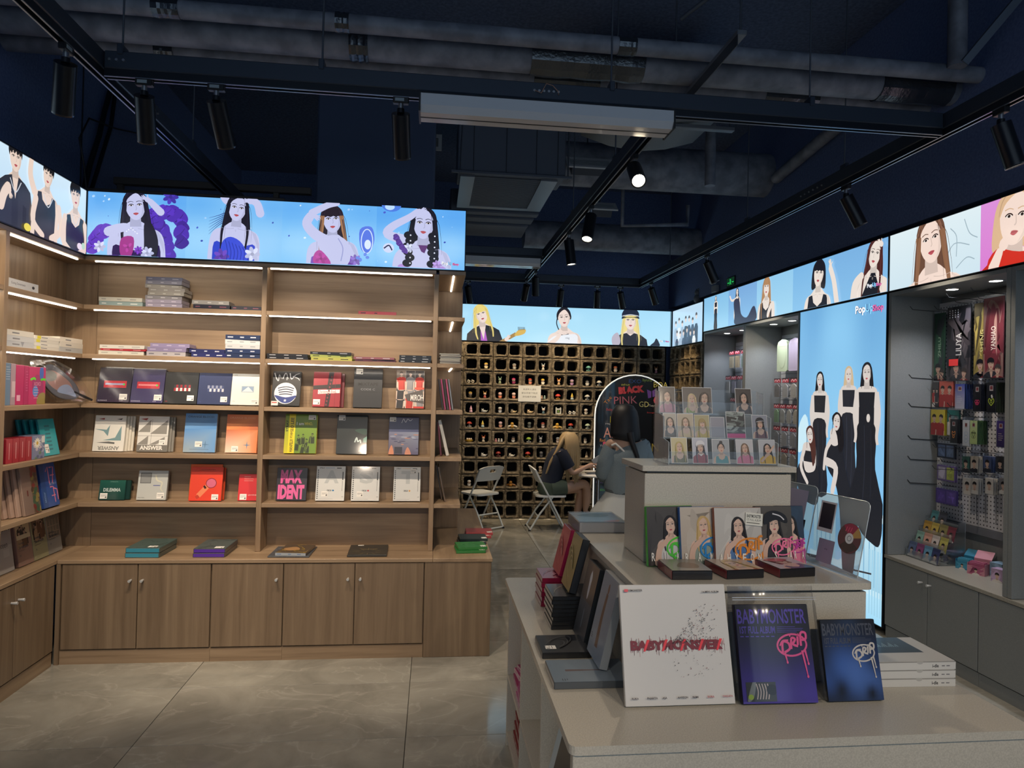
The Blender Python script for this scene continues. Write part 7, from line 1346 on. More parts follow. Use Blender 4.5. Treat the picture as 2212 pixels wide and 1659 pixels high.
FIGS = [(2, 1, 'kid', '#e6c25a', '#f0e2b8', 0, 'chick-yellow'), (2, 3, 'kid', '#8d8f8c', '#a8a8a0', 0, 'grey-capped'), (2, 5, 'tall', '#a9b4b8', '#dcd8c8', 0, 'silver-eared'), (2, 8, 'mush', '#6aa79c', '#7fb0a4', 0, 'teal pond'), (2, 10, 'kid', '#b0623c', '#e0d4c4', 0, 'auburn-haired'), (2, 13, 'tall', '#9c6a3c', '#b07a8c', 0, 'brown bear-eared'),
 (3, 0, 'rings', '#d8d2c4', '#e2dccb', 0, 'tiny white'), (3, 2, 'tall', '#7d9a86', '#9fb08e', '#a9b8a0', 'sage long-eared'), (3, 3, 'kid', '#b8306c', '#8f2a58', 0, 'magenta'), (3, 4, 'kid', '#c4523a', '#d8876a', 0, 'red-hatted'), (3, 5, 'kid', '#dcb842', '#e8e2d0', 0, 'yellow-hatted'), (3, 6, 'tall', '#d88a3c', '#e6c08c', 0, 'orange cat-eared'), (3, 7, 'kid', '#c4a4c8', '#b48cb8', 0, 'lilac robed'), (3, 8, 'kid', '#26262a', '#e6e4de', '#ece9e4', 'panda'), (3, 9, 'mush', '#e4e0d6', '#dcd8cc', 0, 'white mushroom'),
 (4, 0, 'kid', '#b89a4a', '#3a3428', 0, 'bronze-haired'), (4, 1, 'tall', '#b58a4a', '#c86a62', 0, 'brown teddy-eared'), (4, 2, 'kid', '#f0c8c4', '#d8805c', 0, 'pale pink hooded'), (4, 3, 'kid', '#f0d0cc', '#d88a70', 0, 'blush hooded'), (4, 5, 'trio', '#e8d4b8', '#e0b89c', '#a9c4b8', 'cream huddled'), (4, 6, 'mush', '#d04438', '#e0a04a', 0, 'red toadstool'), (4, 7, 'cone', '#dcc04a', '#bcd0cc', 0, 'yellow-coned'), (4, 8, 'mush', '#dcdad2', '#d8d6cc', 0, 'white hooded'), (4, 9, 'kid', '#dedcd4', '#d4d2c8', 0, 'white bonneted'),
 (5, 0, 'cone', '#e4b0c8', '#e6bcd0', 0, 'pink cone-hatted'), (5, 1, 'low', '#c4c8c4', '#b9bcb8', 0, 'grey teacup'), (5, 2, 'kid', '#c9cccc', '#b8bcc0', 0, 'pale round-headed'), (5, 3, 'low', '#8d8678', '#c9b48c', 0, 'tabby cat'), (5, 4, 'low', '#d8c09c', '#cdb68c', 0, 'sand lying'), (5, 5, 'tall', '#dcdcd8', '#5c7a84', 0, 'white rabbit-eared'), (5, 6, 'frame', '#7da04a', '#e4e4dc', 0, 'white cat-frame'), (5, 7, 'rings', '#e0ded6', '#e6e4dc', 0, 'white ring'), (5, 8, 'kid', '#d8d4c8', '#c8c4b8', 0, 'cream curly'),
 (6, 0, 'mush', '#a83a2c', '#e0dcd0', 0, 'brick-red capped'), (6, 1, 'cone', '#e0c65a', '#c4dcdc', 0, 'yellow pointed-hat'), (6, 2, 'kid', '#d8b8c4', '#d09a84', 0, 'mauve-haired'), (6, 3, 'wing', '#c89a3c', '#b88a34', '#e0dccb', 'gold seated'), (6, 4, 'kid', '#6a706c', '#545a56', '#7d827c', 'dark grey'), (6, 5, 'kid', '#8a3a30', '#c4b8b0', 0, 'small maroon'), (6, 6, 'wing', '#dcae3c', '#d8a038', '#e8c87c', 'gold winged'), (6, 7, 'mush', '#b8402c', '#a4c4c0', 0, 'red-cap teal-bodied'), (6, 8, 'mush', '#b8c8ac', '#d0d4c0', 0, 'pale green capped'),
 (7, 0, 'boat', '#f0e4d4', '#dcae34', 0, 'banana boat'), (7, 1, 'tall', '#c4602c', '#e0d4bc', 0, 'orange fox-eared'), (7, 2, 'trio', '#e0a0a4', '#e4e2dc', '#dcdcd8', 'pink and white pair'), (7, 3, 'kid', '#2a2a2e', '#c8c8c4', 0, 'black-haired'), (7, 4, 'mush', '#8cae3c', '#e2e0d8', 0, 'lime ball-topped'), (7, 5, 'tall', '#a4a8ac', '#9ca0a4', '#c0c4c8', 'silver horned'), (7, 6, 'kid', '#8d949c', '#c4b8b0', 0, 'slate-hooded'), (7, 8, 'kid', '#3a3a34', '#d8d4c4', 0, 'black-bobbed'),
 (8, 1, 'low', '#d4d2cc', '#e2e0da', 0, 'white dog'), (8, 2, 'mush', '#94302a', '#a86a5c', 0, 'maroon-hatted'), (8, 3, 'low', '#d8d4c8', '#e2ded2', 0, 'white sheep'), (8, 4, 'mush', '#b83a34', '#c8963c', 0, 'red and gold'), (8, 5, 'kid', '#6d6d70', '#55565a', '#77787c', 'ash grey'), (8, 8, 'cone', '#4a4436', '#d8c8a8', 0, 'dark-hatted cream'), (9, 5, 'kid', '#c8b8a0', '#b8a890', 0, 'beige'), (10, 0, 'kid', '#e0e0dc', '#d4d4d0', 0, 'white'), (10, 3, 'wing', '#b07a30', '#a87428', '#8a5a24', 'bronze winged')]
ORD = ('zeroth', 'first', 'second', 'third', 'fourth', 'fifth', 'sixth', 'seventh', 'eighth', 'ninth', 'tenth', 'eleventh', 'twelfth', 'thirteenth', 'fourteenth')
for (row, hole, kind, c1, c2, c3, nm) in FIGS:
    c, hx = divmod(hole, 2); x = BX0+BP*c+(.1005 if hx == 0 else .2695); z = (12-row)*RP+.034
    o = ob('figurine', fig_mesh(kind, c1, c2, c3), None, (x+random.uniform(-.015, .015), BYF+.022, z), (0, 0, random.uniform(-.3, .3)))
    tag(o, '%s figurine in a block cubbyhole, %s row down, %s hole along' % (nm, ORD[row], ORD[hole+1]), 'figurine', 'figurines in the block wall'); s_ = 1.2; o.scale = (s_, s_, s_)
o = ob('figurine', fig_mesh('kid', '#a8603c', '#b89a84', 0), None, (3.12, 8.56, 10*RP+.031), (0, 0, R(-80))); tag(o, 'tawny figurine in the corner return of the block wall', 'figurine', 'figurines in the block wall')
# notice
t = thing('notice_card', 'white notice card with three lines of Chinese writing', 'notice', (1.07, 8.635, 1.487)); MB().bbox(0, 0, 0, .29, .003, .205, .001).build('card', WHITE, t)
A = Art(.29, .205, '#dfe2e0'); [A.text(s_, .145, .145-.047*k, .024, '#3c4046', (.17, .205, .175)[k], center=True) for k, s_ in enumerate(('未成年人请在', '家长同意下购买', '拆包概不退换'))]; A.build('notice_print', t, PRINT_MATTE)
# arched chalk board
bd = thing('arched_board', 'arched black board covered in coloured handwriting', 'board', (2.0, 8.46, .12))
arch = [(.03, 0)]+[(.545-.515*math.cos(R(a)), 1.22+.515*math.sin(R(a))) for a in range(0, 181, 9)]+[(1.06, 0)]
MB().prism(arch, 0, .012, 'y').build('panel', mat('#14161a', .08, coat=.6), bd); MB().tube([(p[0], .006, p[1]) for p in arch], .009, 8).build('white_edge', mat('#f2f4f0', .35, emit=.4), bd)
for x in (.2, .86): MB().bbox(x, .02, -.12, x+.04, .16, 0, .004).build('foot', BLACK, bd)
def chalk(s_, px, py, h, col, w=None, rot=0, bold=0.):
    A = Art(1.1, 1.8); A.text(s_, (px-1280)*.0058+.04, 1.74-(py-810)*.0059, h*.0058, col, w*.0058 if w else None, rot, bold); A.build('handwriting', bd, PRINT, off=.0006)
for q in (('sehun', 1335, 834, 5, '#e8e86a', 19), ('EXO', 1352, 828, 8, '#3f62b0', 28), ('hyuna', 1383, 826, 9, '#b8d86a', 21), ('BOA', 1408, 836, 12, '#ece88a', 32), ('BLACK', 1330, 853, 16, '#f2545c', 58, .1, .08), ('PINK', 1320, 874, 16, '#d87a8c', 52, .05, .0), ('Tae', 1303, 876, 8, '#e89a4a', 20, .9), ('GD', 1376, 879, 12, '#e8e69a', 22), ('Taeyang', 1398, 879, 6, '#d8dce0', 20), ('Baby', 1303, 890, 7, '#d8484c', 14), ('Scoups', 1394, 893, 4, '#d8484c', 18), ('S', 1414, 890, 12, '#5ab8e0', 8, 0, .06), ('C', 1408, 872, 17, '#ee5a78', 15, 0, .09), ('YunA', 1314, 898, 5, '#f0a040', 14), ('ID', 1312, 914, 14, '#f2e430', 18, 0, .03), ('Mijoo', 1302, 919, 4, '#d8d8dc', 20), ('AE', 1298, 946, 22, '#f0a898', 28), ('Red', 1290, 955, 7, '#f0a050', 12), ('Yugi', 1290, 967, 6, '#d8d8dc', 14), ('I', 1297, 979, 24, '#f25a80', 14, 0, .06), ('EN', 1394, 975, 18, '#b8a84a', 28), ('CIX', 1290, 1032, 7, '#d8d8dc', 14), ('Kep1er', 1284, 1045, 6, '#9a8ae0', 16), ('zico', 1292, 1060, 6, '#7ad86a', 12), ('Hoshi', 1330, 1000, 6, '#e8e8ea', 22), ('NCT', 1350, 1030, 12, '#6ad8a0', 26), ('IVE', 1380, 1010, 10, '#f0c0d0', 20)): chalk(*q)
A = Art(1.1, 1.8); A.poly([((px-1280)*.0058+.04, 1.74-(py-810)*.0059) for px, py in ((1393, 841), (1403, 845), (1403, 858), (1396, 860))], '#7d56c0'); A.poly([((px-1280)*.0058+.04, 1.74-(py-810)*.0059) for px, py in ((1405, 844), (1414, 838), (1415, 855), (1406, 857))], '#7d56c0')
A.build('butterfly_drawing', bd, PRINT, off=.0006)
# folding table and folding chairs
def folding_chair(label, loc, rz):
    t = thing('folding_chair', label, 'chair', loc, (0, 0, rz), 'white folding chairs'); F_ = mat('#d4dcde', .35)
    for s_ in (-1, 1):
        x = s_*.175; f = MB().tube([(x, .21, 0), (x, .0, .4), (x, -.1, .58), (x, -.16, .7)], .011, 8).build('side_post', F_, t); MB().tube([(x, .212, -.002), (x, .206, .015)], .014, 8).build('foot_cap', BLACK, f)
        l = MB().tube([(x*.9, .06, .41), (x*.9, -.1, .2), (x*.9, -.22, 0)], .011, 8).build('rear_leg', F_, t); MB().tube([(x*.9, -.222, -.002), (x*.9, -.212, .015)], .014, 8).build('foot_cap', BLACK, l)
    for a, b in (((-.175, .2, .018), (.175, .2, .018)), ((-.158, -.21, .018), (.158, -.21, .018)), ((-.158, -.12, .17), (.158, -.12, .17))): MB().tube([a, b], .009, 8).build('crossbar', F_, t)
    sp = crom([(-.165, -.12), (-.175, .1), (-.15, .2), (0, .225), (.15, .2), (.175, .1), (.165, -.12), (0, -.14)])
    MB().prism(sp, .392, .412, 'z').build('seat', WHITEP, t)
    m = MB(); n = 9
    def bk(u, z, o): return (u, -.1-(z-.58)*.5-.03*(1-(u/.19)**2)+o, z)
    us = [-.19+.38*i/(n-1) for i in range(n)]; zs = (.56, .6, .66, .7, .74)
    tops = lambda u, z: z-(.03*(abs(u)/.19)**4 if z > .7 else -.0)
    for o, fl_ in ((-.011, True), (.011, False)):
        V = [bk(u, tops(u, z), o) for z in zs for u in us]; Fc = []
        for j in range(4):
            for i in range(n-1):
                if j == 2 and i in (3, 4): continue
                q = (j*n+i, j*n+i+1, (j+1)*n+i+1, (j+1)*n+i); Fc.append(q if fl_ else q[::-1])
        m.add(V, Fc, True)
    def rim(path): m.add([bk(u, tops(u, z), o) for (u, z) in path for o in (-.011, .011)], [(2*i, 2*i+1, 2*i+3, 2*i+2) for i in range(len(path)-1)], True)
    rim([(u, .56) for u in us]); rim([(u, .74) for u in us][::-1]); rim([(-.19, z) for z in zs][::-1]); rim([(.19, z) for z in zs]); hx = [(us[3], .66), (us[3], .7), (us[4], .7), (us[5], .7), (us[5], .66), (us[4], .66), (us[3], .66)]; rim(hx)
    m.build('backrest', WHITEP, t)
folding_chair('white folding chair standing empty by the worktop end', (.597, 8.11, 0), R(38)); folding_chair('white folding chair under the seated person', (1.36, 8.03, 0), R(-90))
t = thing('round_table', 'small round white table on a single leg', 'table', (1.99, 8.06, 0)); MB().lathe([(.001, .632), (.3, .632), (.31, .64), (.31, .652), (.3, .657), (.001, .657)], n=36).build('tabletop', WHITE, t); MB().tube([(0, 0, .03), (0, 0, .632)], .02, 12).build('leg', STEEL, t); MB().lathe([(.001, .03), (.2, .025), (.22, .012), (.22, 0), (.001, 0)], n=24).build('base', STEEL, t)
for k, (x, y, c, yw, nm) in enumerate(((1.83, 7.92, '#6c7276', .1, 'grey booklet near the table edge'), (1.75, 8.05, '#dcdcd4', -.2, 'white sheet under the seated person hands'), (2.0, 8.1, '#d0d2cc', .3, 'white sheet in the table middle'))): tag(MB().bbox(0, 0, .658, .17, .12, .672 if k == 0 else .66, .0006).build('booklet', mat(c, .5), None, (x, y, 0), (0, 0, yw)), nm, 'paper')
# ------------------------------------------------------------------ people
def skin_body(name, J, E, root, m, parent, sub=2):
    ks = list(J); me = bpy.data.meshes.new(name); me.from_pydata([J[k][:3] for k in ks], [(ks.index(a), ks.index(b)) for a, b in E], [])
    o = ob(name, me); md = o.modifiers.new('skin', 'SKIN'); md.use_smooth_shade = True; sd = o.modifiers.new('sub', 'SUBSURF'); sd.levels = sub; sd.render_levels = sub
    for i, k in enumerate(ks): r = J[k][3]; me.skin_vertices[0].data[i].radius = (r if isinstance(r, tuple) else (r, r)); me.skin_vertices[0].data[i].use_root = (k == root)
    dg = bpy.context.evaluated_depsgraph_get(); nm = bpy.data.meshes.new_from_object(o.evaluated_get(dg)); bpy.data.objects.remove(o)
    nm.materials.clear(); nm.materials.append(m)
    for p in nm.polygons: p.use_smooth = True
    return ob(name, nm, parent)
def fingers(J, E, tag_, palm, d, up, s=1.0, curl=.5):
    """five finger chains leaving the palm vertex along d (unit), spread along side = d x up"""
    d = Vector(d).normalized(); up = Vector(up).normalized(); sd_ = d.cross(up).normalized(); P0 = Vector(J[palm][:3])
    for k, (off, L) in enumerate(((-.027, .052), (-.009, .062), (.009, .058), (.026, .045))):
        a = P0+d*.035*s+sd_*off*s; b = a+(d-up*curl*.5).normalized()*L*.55*s; c = b+(d-up*curl*1.4).normalized()*L*.5*s
        for nm, q, r in (('a', a, .0085), ('b', b, .0078), ('c', c, .0065)): J[tag_+nm+str(k)] = (*q, r*s)
        E += [(palm, tag_+'a'+str(k)), (tag_+'a'+str(k), tag_+'b'+str(k)), (tag_+'b'+str(k), tag_+'c'+str(k))]
    a = P0-sd_*.03*s; b = a+(d*.6-sd_*.6-up*.3).normalized()*.035*s; J[tag_+'t0'] = (*a, .01*s); J[tag_+'t1'] = (*b, .008*s); E += [(palm, tag_+'t0'), (tag_+'t0', tag_+'t1')]
SKIN = mat('#c09a84', .5); BLOND = mat('#a8906a', .5); DARKHAIR = mat('#14151b', .55)
def oval(c, rx, ry, n=16, tilt=0, ax='z', ph=0.):
    out = []
    for i in range(n):
        a = 2*math.pi*i/n+ph; u, v = rx*math.cos(a), ry*math.sin(a); out.append((c[0]+u*math.cos(tilt), c[1]+v, c[2]+u*math.sin(tilt)))
    return out
def ovaln(c, nrm, rx, ry, n=14, up=(0, 1, 0)):
    nrm = Vector(nrm).normalized(); a = Vector(up).cross(nrm).normalized(); b = nrm.cross(a); return [Vector(c)+a*rx*math.cos(2*math.pi*i/n)+b*ry*math.sin(2*math.pi*i/n) for i in range(n)]
# seated person in profile
sp_ = thing('person', 'person with long blonde hair in a navy tee seated cross-legged at the table', 'person', (0, 0, 0))
J = dict(pel=(1.40, 8.03, .49, (.12, .1)), sp1=(1.42, 8.03, .62, (.1, .085)), sp2=(1.46, 8.03, .78, (.115, .09)), sp3=(1.52, 8.03, .9, (.1, .07)), nk=(1.575, 8.03, .96, .04), hd0=(1.62, 8.03, 1.0, .06), hd1=(1.635, 8.03, 1.06, (.085, .075)), hd2=(1.64, 8.03, 1.1, .055), ch=(1.675, 8.03, .965, .035), ns=(1.715, 8.03, 1.005, .013),
 rs=(1.5, 7.89, .9, .045), re=(1.63, 7.86, .67, .034), rw=(1.83, 7.93, .755, .023), rp=(1.88, 7.95, .77, (.03, .015)), ls=(1.53, 8.17, .9, .045), le=(1.65, 8.22, .69, .034), lw=(1.83, 8.1, .72, .023), lp=(1.88, 8.07, .73, (.03, .015)),
 rh=(1.44, 7.95, .48, .095), rk=(1.83, 7.99, .545, .062), rm=(1.85, 8.02, .34, .052), ra=(1.83, 8.04, .2, .032), rf=(1.91, 8.03, .15, .028), lh=(1.44, 8.12, .47, .095), lk=(1.8, 8.12, .46, .06), lm=(1.77, 8.12, .25, .05), la=(1.74, 8.12, .08, .032), lf=(1.83, 8.12, .035, .03))
E_ = [('pel', 'sp1'), ('sp1', 'sp2'), ('sp2', 'sp3'), ('sp3', 'nk'), ('nk', 'hd0'), ('hd0', 'hd1'), ('hd1', 'hd2'), ('hd0', 'ch'), ('ch', 'ns'), ('sp3', 'rs'), ('rs', 're'), ('re', 'rw'), ('rw', 'rp'), ('sp3', 'ls'), ('ls', 'le'), ('le', 'lw'), ('lw', 'lp'), ('pel', 'rh'), ('rh', 'rk'), ('rk', 'rm'), ('rm', 'ra'), ('ra', 'rf'), ('pel', 'lh'), ('lh', 'lk'), ('lk', 'lm'), ('lm', 'la'), ('la', 'lf')]
fingers(J, E_, 'fr', 'rp', (1, .15, .15), (0, -.3, 1), .95); fingers(J, E_, 'fl', 'lp', (1, -.2, .1), (0, .3, 1), .95)
skin_body('body', J, E_, 'pel', SKIN, sp_)
NAVY = mat('#1c2438', .85); GREEN_D = mat('#4c5a50', .9)
MB().loft([ovaln((1.395, 8.03, .52), (.15, 0, 1), .13, .15), ovaln((1.42, 8.03, .62), (.2, 0, 1), .125, .15), ovaln((1.45, 8.03, .74), (.3, 0, 1), .13, .16), ovaln((1.485, 8.03, .84), (.4, 0, 1), .125, .175), ovaln((1.53, 8.03, .93), (.5, 0, 1), .085, .15), ovaln((1.56, 8.03, .965), (.5, 0, 1), .05, .065)]).build('navy_tee', NAVY, sp_)
for s_, y in ((-1, 7.9), (1, 8.16)): MB().loft([ovaln((1.5, y, .92), (.4, s_*.3, -1), .07, .06), ovaln((1.54, y+s_*-.02 if s_ > 0 else y-.02, .84), (.5, 0, -1), .075, .07), ovaln((1.6, y+.01*s_, .74), (.6, 0, -1), .072, .068)]).build('sleeve', NAVY, sp_)
MB().loft([ovaln((1.4, 8.03, .55), (.1, 0, 1), .135, .155), ovaln((1.38, 8.03, .47), (0, 0, 1), .14, .17), ovaln((1.385, 8.03, .405), (0, 0, 1), .11, .15)]).build('denim_shorts', GREEN_D, sp_)
for y, kx in ((7.95, .0), (8.12, -.02)): MB().loft([ovaln((1.4, y, .485+kx), (1, 0, .1), .098, .095, up=(0, 0, 1)), ovaln((1.5, y, .495+kx), (1, 0, .1), .096, .092, up=(0, 0, 1)), ovaln((1.58, y, .505+kx), (1, 0, .1), .094, .088, up=(0, 0, 1))]).build('shorts_leg', GREEN_D, sp_)
hr = MB(); hr.loft([ovaln((1.59, 8.03, 1.15), (0, 0, 1), .02, .02), ovaln((1.61, 8.03, 1.135), (0, 0, 1), .075, .075), ovaln((1.61, 8.03, 1.09), (0, 0, 1), .105, .098), ovaln((1.6, 8.03, 1.03), (0, 0, 1), .11, .104), ovaln((1.585, 8.03, .95), (0, 0, 1), .1, .11), ovaln((1.57, 8.03, .86), (0, 0, 1), .07, .12), ovaln((1.55, 8.03, .79), (0, 0, 1), .03, .09)])
hr.build('hair', BLOND, sp_)
rnd = random.Random(12)
for k in range(16):
    a = -1.1+k*.14; y = 8.03-.105*math.cos(a*.8); x0 = 1.61+.1*math.sin(a); L = rnd.uniform(.5, .62) if k > 3 else .62
    P_ = [(x0*.6+1.62*.4, y*.4+8.03*.6, 1.14), (x0, y, 1.08), (x0+.01, y-.012, .98), (x0+.02*math.sin(k)+.01, y-.03, .86), (x0+.015, y-.035, 1.14-L)] if a > -.6 else [(1.6, y*.4+8.03*.6, 1.14), (1.53, y, 1.07), (1.47, y-.01, .95), (1.41-.01*k, y-.03, .8), (1.36-.012*k, y-.03, .66)]
    MB().tube(P_, [.012, .022, .022, .018, .004], 7).build('hair_lock', BLOND, sp_)
for x, z, m_, r_ in ((1.695, 1.045, '#2a1c18', .006), (1.698, .985, '#a85a58', .008)): MB().ball((x+.006, 8.0, z), r_, .008, r_*.6, 8, 5).build('face_detail', mat(m_, .5), sp_)
MB().loft([ovaln((1.8, 8.04, .155), (1, 0, -.5), .035, .03), ovaln((1.87, 8.035, .14), (1, 0, -.5), .04, .034), ovaln((1.94, 8.03, .115), (1, 0, -.5), .022, .03)]).build('shoe', mat('#4c5452', .7), sp_); MB().loft([ovaln((1.71, 8.12, .045), (1, 0, 0), .04, .035), ovaln((1.78, 8.12, .04), (1, 0, 0), .04, .038), ovaln((1.87, 8.12, .028), (1, 0, 0), .026, .034)]).build('shoe', mat('#4c5452', .7), sp_)
tag(MB().bbox(-.035, -.004, -.065, .035, .004, .065, .004).build('phone', mat('#a9aeb0', .3), None, (1.945, 7.96, .83), (R(20), R(55), R(30))), 'phone held up by the seated person', 'phone')
# standing person seen from behind
X0, Y0 = 1.545, 5.35
st = thing('person', 'person with black hair in a grey off-shoulder sweatshirt standing behind the island', 'person', (X0, Y0, 0))
J = dict(pel=(0, 0, .83, (.13, .09)), s1=(0, 0, .97, (.11, .08)), s2=(0, -.005, 1.1, (.13, .08)), s3=(-.005, 0, 1.2, (.11, .06)), nk=(-.01, .01, 1.275, .04), h0=(-.015, .025, 1.33, .055), h1=(-.015, .03, 1.42, (.075, .085)), h2=(-.015, .03, 1.47, .05), ch=(-.015, .09, 1.34, .03),
 ls=(-.145, .0, 1.215, .042), le=(-.18, .05, .99, .034), lw=(-.12, .24, .95, .023), lp=(-.1, .3, .95, (.03, .015)), rs=(.14, .0, 1.205, .042), re=(.17, .05, .98, .034), rw=(.1, .24, .95, .023), rp=(.08, .3, .95, (.03, .015)),
 lh=(-.085, 0, .8, .085), lk=(-.09, .01, .44, .056), lm=(-.09, -.015, .28, .05), la=(-.09, 0, .08, .03), lf=(-.095, .09, .03, .03), rh=(.085, 0, .8, .085), rk=(.09, .01, .44, .056), rm=(.09, -.015, .28, .05), ra=(.09, 0, .08, .03), rf=(.095, .09, .03, .03))
E_ = [('pel', 's1'), ('s1', 's2'), ('s2', 's3'), ('s3', 'nk'), ('nk', 'h0'), ('h0', 'h1'), ('h1', 'h2'), ('h0', 'ch'), ('s3', 'ls'), ('ls', 'le'), ('le', 'lw'), ('lw', 'lp'), ('s3', 'rs'), ('rs', 're'), ('re', 'rw'), ('rw', 'rp'), ('pel', 'lh'), ('lh', 'lk'), ('lk', 'lm'), ('lm', 'la'), ('la', 'lf'), ('pel', 'rh'), ('rh', 'rk'), ('rk', 'rm'), ('rm', 'ra'), ('ra', 'rf')]
fingers(J, E_, 'fl', 'lp', (.2, 1, 0), (0, 0, 1), .9); fingers(J, E_, 'fr', 'rp', (-.2, 1, 0), (0, 0, 1), .9)
skin_body('body', J, E_, 'pel', SKIN, st)
GREYK = mat('#7d8c94', .95, bump=120); N_ = 24
def band(z, rx, ry, cx=0, cy=0, w=0., k=0, dz=0.): return [(cx+(rx+w*math.sin(k*i*2*math.pi/N_))*math.cos(2*math.pi*i/N_), cy+(ry+w*math.sin(k*i*2*math.pi/N_))*math.sin(2*math.pi*i/N_), z+dz*math.cos(2*math.pi*i/N_)) for i in range(N_)]
MB().loft([band(.805, .17, .12, .01, w=.006, k=5, dz=-.03), band(.83, .18, .13, .01, w=.006, k=5, dz=-.03), band(.95, .175, .13, .005, w=.008, k=4, dz=-.02), band(1.06, .175, .13, .01, w=.006, k=3), band(1.14, .18, .12, .015, dz=.02), band(1.2, .15, .1, .03, dz=.035), band(1.215, .12, .08, .035, dz=.04)], caps=False).build('sweatshirt', GREYK, st)
MB().loft([band(.8, .172, .122, .01, dz=-.03), band(.825, .178, .128, .01, dz=-.03)], caps=False).build('hem_band', mat('#565f64', .95), st)
for s_ in (-1, 1): MB().loft([ovaln((s_*.12, 0, 1.17 if s_ < 0 else 1.2), (s_*.6, .1, -1), .075, .075), ovaln((s_*.152, .0, 1.08), (s_*.3, .1, -1), .078, .08), ovaln((s_*.17, .03, .96), (0, .3, -1), .072, .08), ovaln((s_*.15, .1, .93), (-s_*.4, 1, -.2), .05, .06), ovaln((s_*.13, .2, .935), (-s_*.4, 1, 0), .035, .035)]).build('sleeve', GREYK, st)
MB().loft([band(.84, .15, .11), band(.76, .19, .15, -.01, w=.008, k=7), band(.68, .235, .19, -.02, w=.016, k=7), band(.6, .27, .22, -.02, w=.022, k=7)], caps=False).build('skirt', mat('#b9bfc0', .8), st)
MB().tube([(-.135, -.055, 1.2), (-.11, -.075, 1.215), (-.07, -.085, 1.18), (-.04, -.095, 1.15)], .009, 8).build('white_strap', WHITE, st)
hb = [(1.53, .02, .02, .03), (1.515, .07, .075, .028), (1.47, .1, .105, .025), (1.42, .112, .112, .02), (1.36, .115, .108, .012), (1.3, .12, .1, 0), (1.255, .122, .09, -.01), (1.235, .1, .07, -.012)]
MB().loft([[(-.015+rx*math.cos(2*math.pi*i/N_)*(1+.02*math.sin(5*i)), oy+ry*math.sin(2*math.pi*i/N_), z-(.02*math.cos(2*math.pi*i/N_) if z < 1.3 else 0)) for i in range(N_)] for z, rx, ry, oy in hb]).build('hair', DARKHAIR, st)
MB().tube([(.0, -.09, 1.3), (.015, -.12, 1.22), (.05, -.14, 1.12), (.06, -.145, 1.02), (.045, -.14, .92), (.02, -.135, .86)], [.03, .022, .016, .015, .012, .004], 9).build('long_tail_of_hair', DARKHAIR, st)
for s_ in (-1, 1): MB().loft([ovaln((s_*.09, -.03, .03), (0, 1, 0), .035, .03), ovaln((s_*.093, .05, .035), (0, 1, 0), .038, .035), ovaln((s_*.096, .13, .025), (0, 1, 0), .028, .022)]).build('shoe', mat('#d0d0cc', .6), st)
# small safety fittings above the wall light boxes
t = thing('exit_sign', 'green running-man exit sign on the bulkhead', 'exit sign', (3.09, 7.02, 2.775), (0, 0, R(-90))); MB().bbox(0, 0, 0, .2, .02, .1, .003).build('case', BLACK, t); A = Art(.18, .08, '#0d2f1a'); g_ = '#2fe06a'; A.ell(.09, .058, .008, .008, g_); A.stroke([(.09, .048), (.085, .03), (.1, .02), (.098, .008)], .008, g_); A.stroke([(.085, .03), (.07, .018)], .008, g_); A.stroke([(.09, .045), (.11, .04)], .006, g_); A.rect(.07, .005, .074, .07, g_); A.stroke([(.02, .03), (.055, .03)], .008, g_); A.stroke([(.125, .03), (.165, .03)], .008, g_); A.build('pictogram', t, BACKLIT, loc=(.01, 0, .01))
t = thing('emergency_light', 'twin-head emergency light on the bulkhead', 'emergency light', (3.06, 7.36, 2.76), (0, 0, R(-90))); MB().bbox(0, 0, 0, .13, .04, .08, .006).build('battery_case', mat('#8a929a', .5), t)
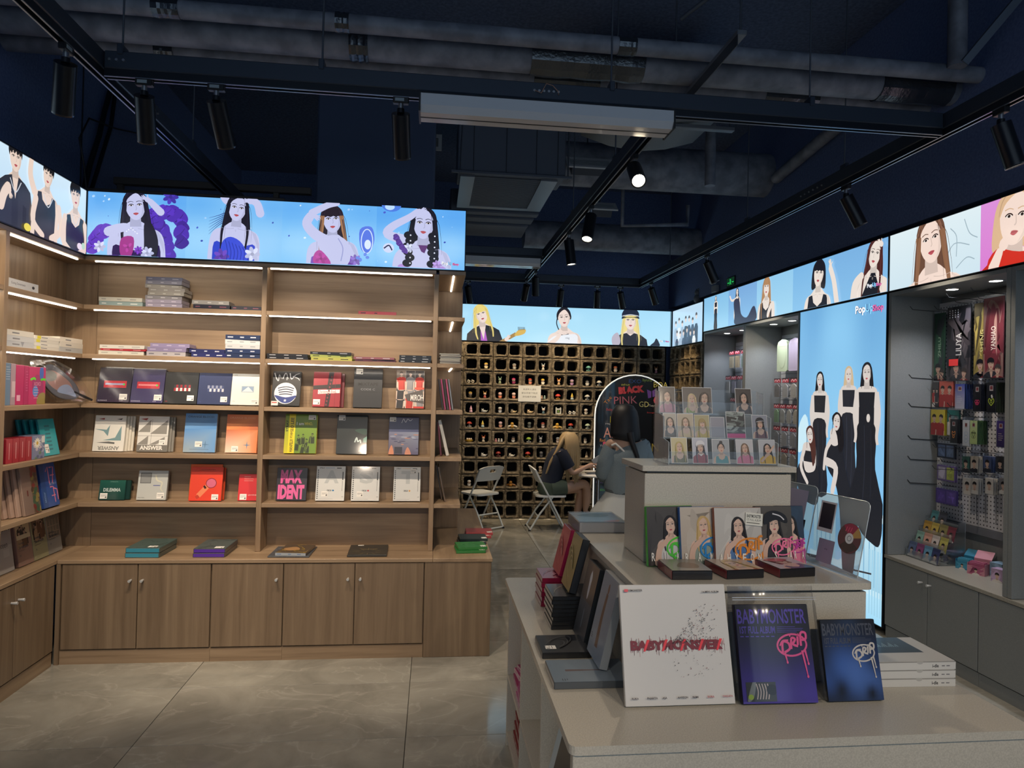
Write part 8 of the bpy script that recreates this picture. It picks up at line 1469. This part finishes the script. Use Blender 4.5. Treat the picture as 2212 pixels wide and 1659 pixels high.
for x in (.03, .1): h_ = MB().ball((x, -.0, .125), .03, .03, .035).build('lamp_head', mat('#9aa2aa', .4), t); MB().lathe([(.024, 0), (.001, .004)], n=14).build('lens', mat('#cfd8de', .1), h_, (x, -.027, .125), (R(90), 0, 0))
t = thing('plush_ornament', 'pale bear-shaped ornament on the corner light box', 'ornament', (3.1, 7.85, 2.715)); MB().ball((0, 0, .05), .05, .05, .055).build('body', mat('#6a7078', .7), t); MB().ball((0, 0, .125), .04).build('head', mat('#6a7078', .7), t)
for s_ in (-1, 1): MB().ball((0, s_*.03, .16), .014).build('ear', mat('#6a7078', .7), t)
# ------------------------------------------------------------------ cables and steel on the dark wall
GC = 'black cables on the dark wall'
pth('cable', 'thick black cable running down the dark wall beside the bookcase', 'cable', [(-2.425, 5.37, 4.28), (-2.425, 5.36, 3.79), (-2.425, 5.27, 3.58), (-2.425, 5.2, 3.37), (-2.425, 5.08, 3.12), (-2.425, 5.02, 2.95)], .018, BLACK, GC); pth('cable', 'second black cable swinging wider on the dark wall', 'cable', [(-2.43, 5.46, 4.28), (-2.43, 5.44, 3.8), (-2.43, 5.38, 3.5), (-2.43, 5.26, 3.25), (-2.43, 5.12, 2.95)], .014, BLACK, GC); pth('cable', 'thin black cable arching over the dark wall', 'cable', [(-2.4, 5.86, 3.63), (-2.4, 5.4, 3.5), (-2.4, 5.0, 3.42), (-2.4, 4.88, 3.24), (-2.4, 4.95, 3.08), (-2.4, 5.0, 2.9)], .006, BLACK, GC)
t = thing('steel_rack', 'brown steel rack bars behind the blue light box', 'steel rack'); ST = mat('#4a4440', .5, .3)
MB().bbox(-2.3, 5.15, 3.02, -.93, 5.2, 3.07, .004).build('bar', ST, t); MB().bbox(-2.3, 4.62, 2.8, -1.0, 4.66, 2.84, .004).build('bar', ST, t)
for x in (-2.28, -1.2): MB().bbox(x, 4.63, 0, x+.04, 4.67, 2.84, .004).build('post', ST, t); MB().bbox(x, 5.16, 0, x+.04, 5.2, 3.07, .004).build('post', ST, t)
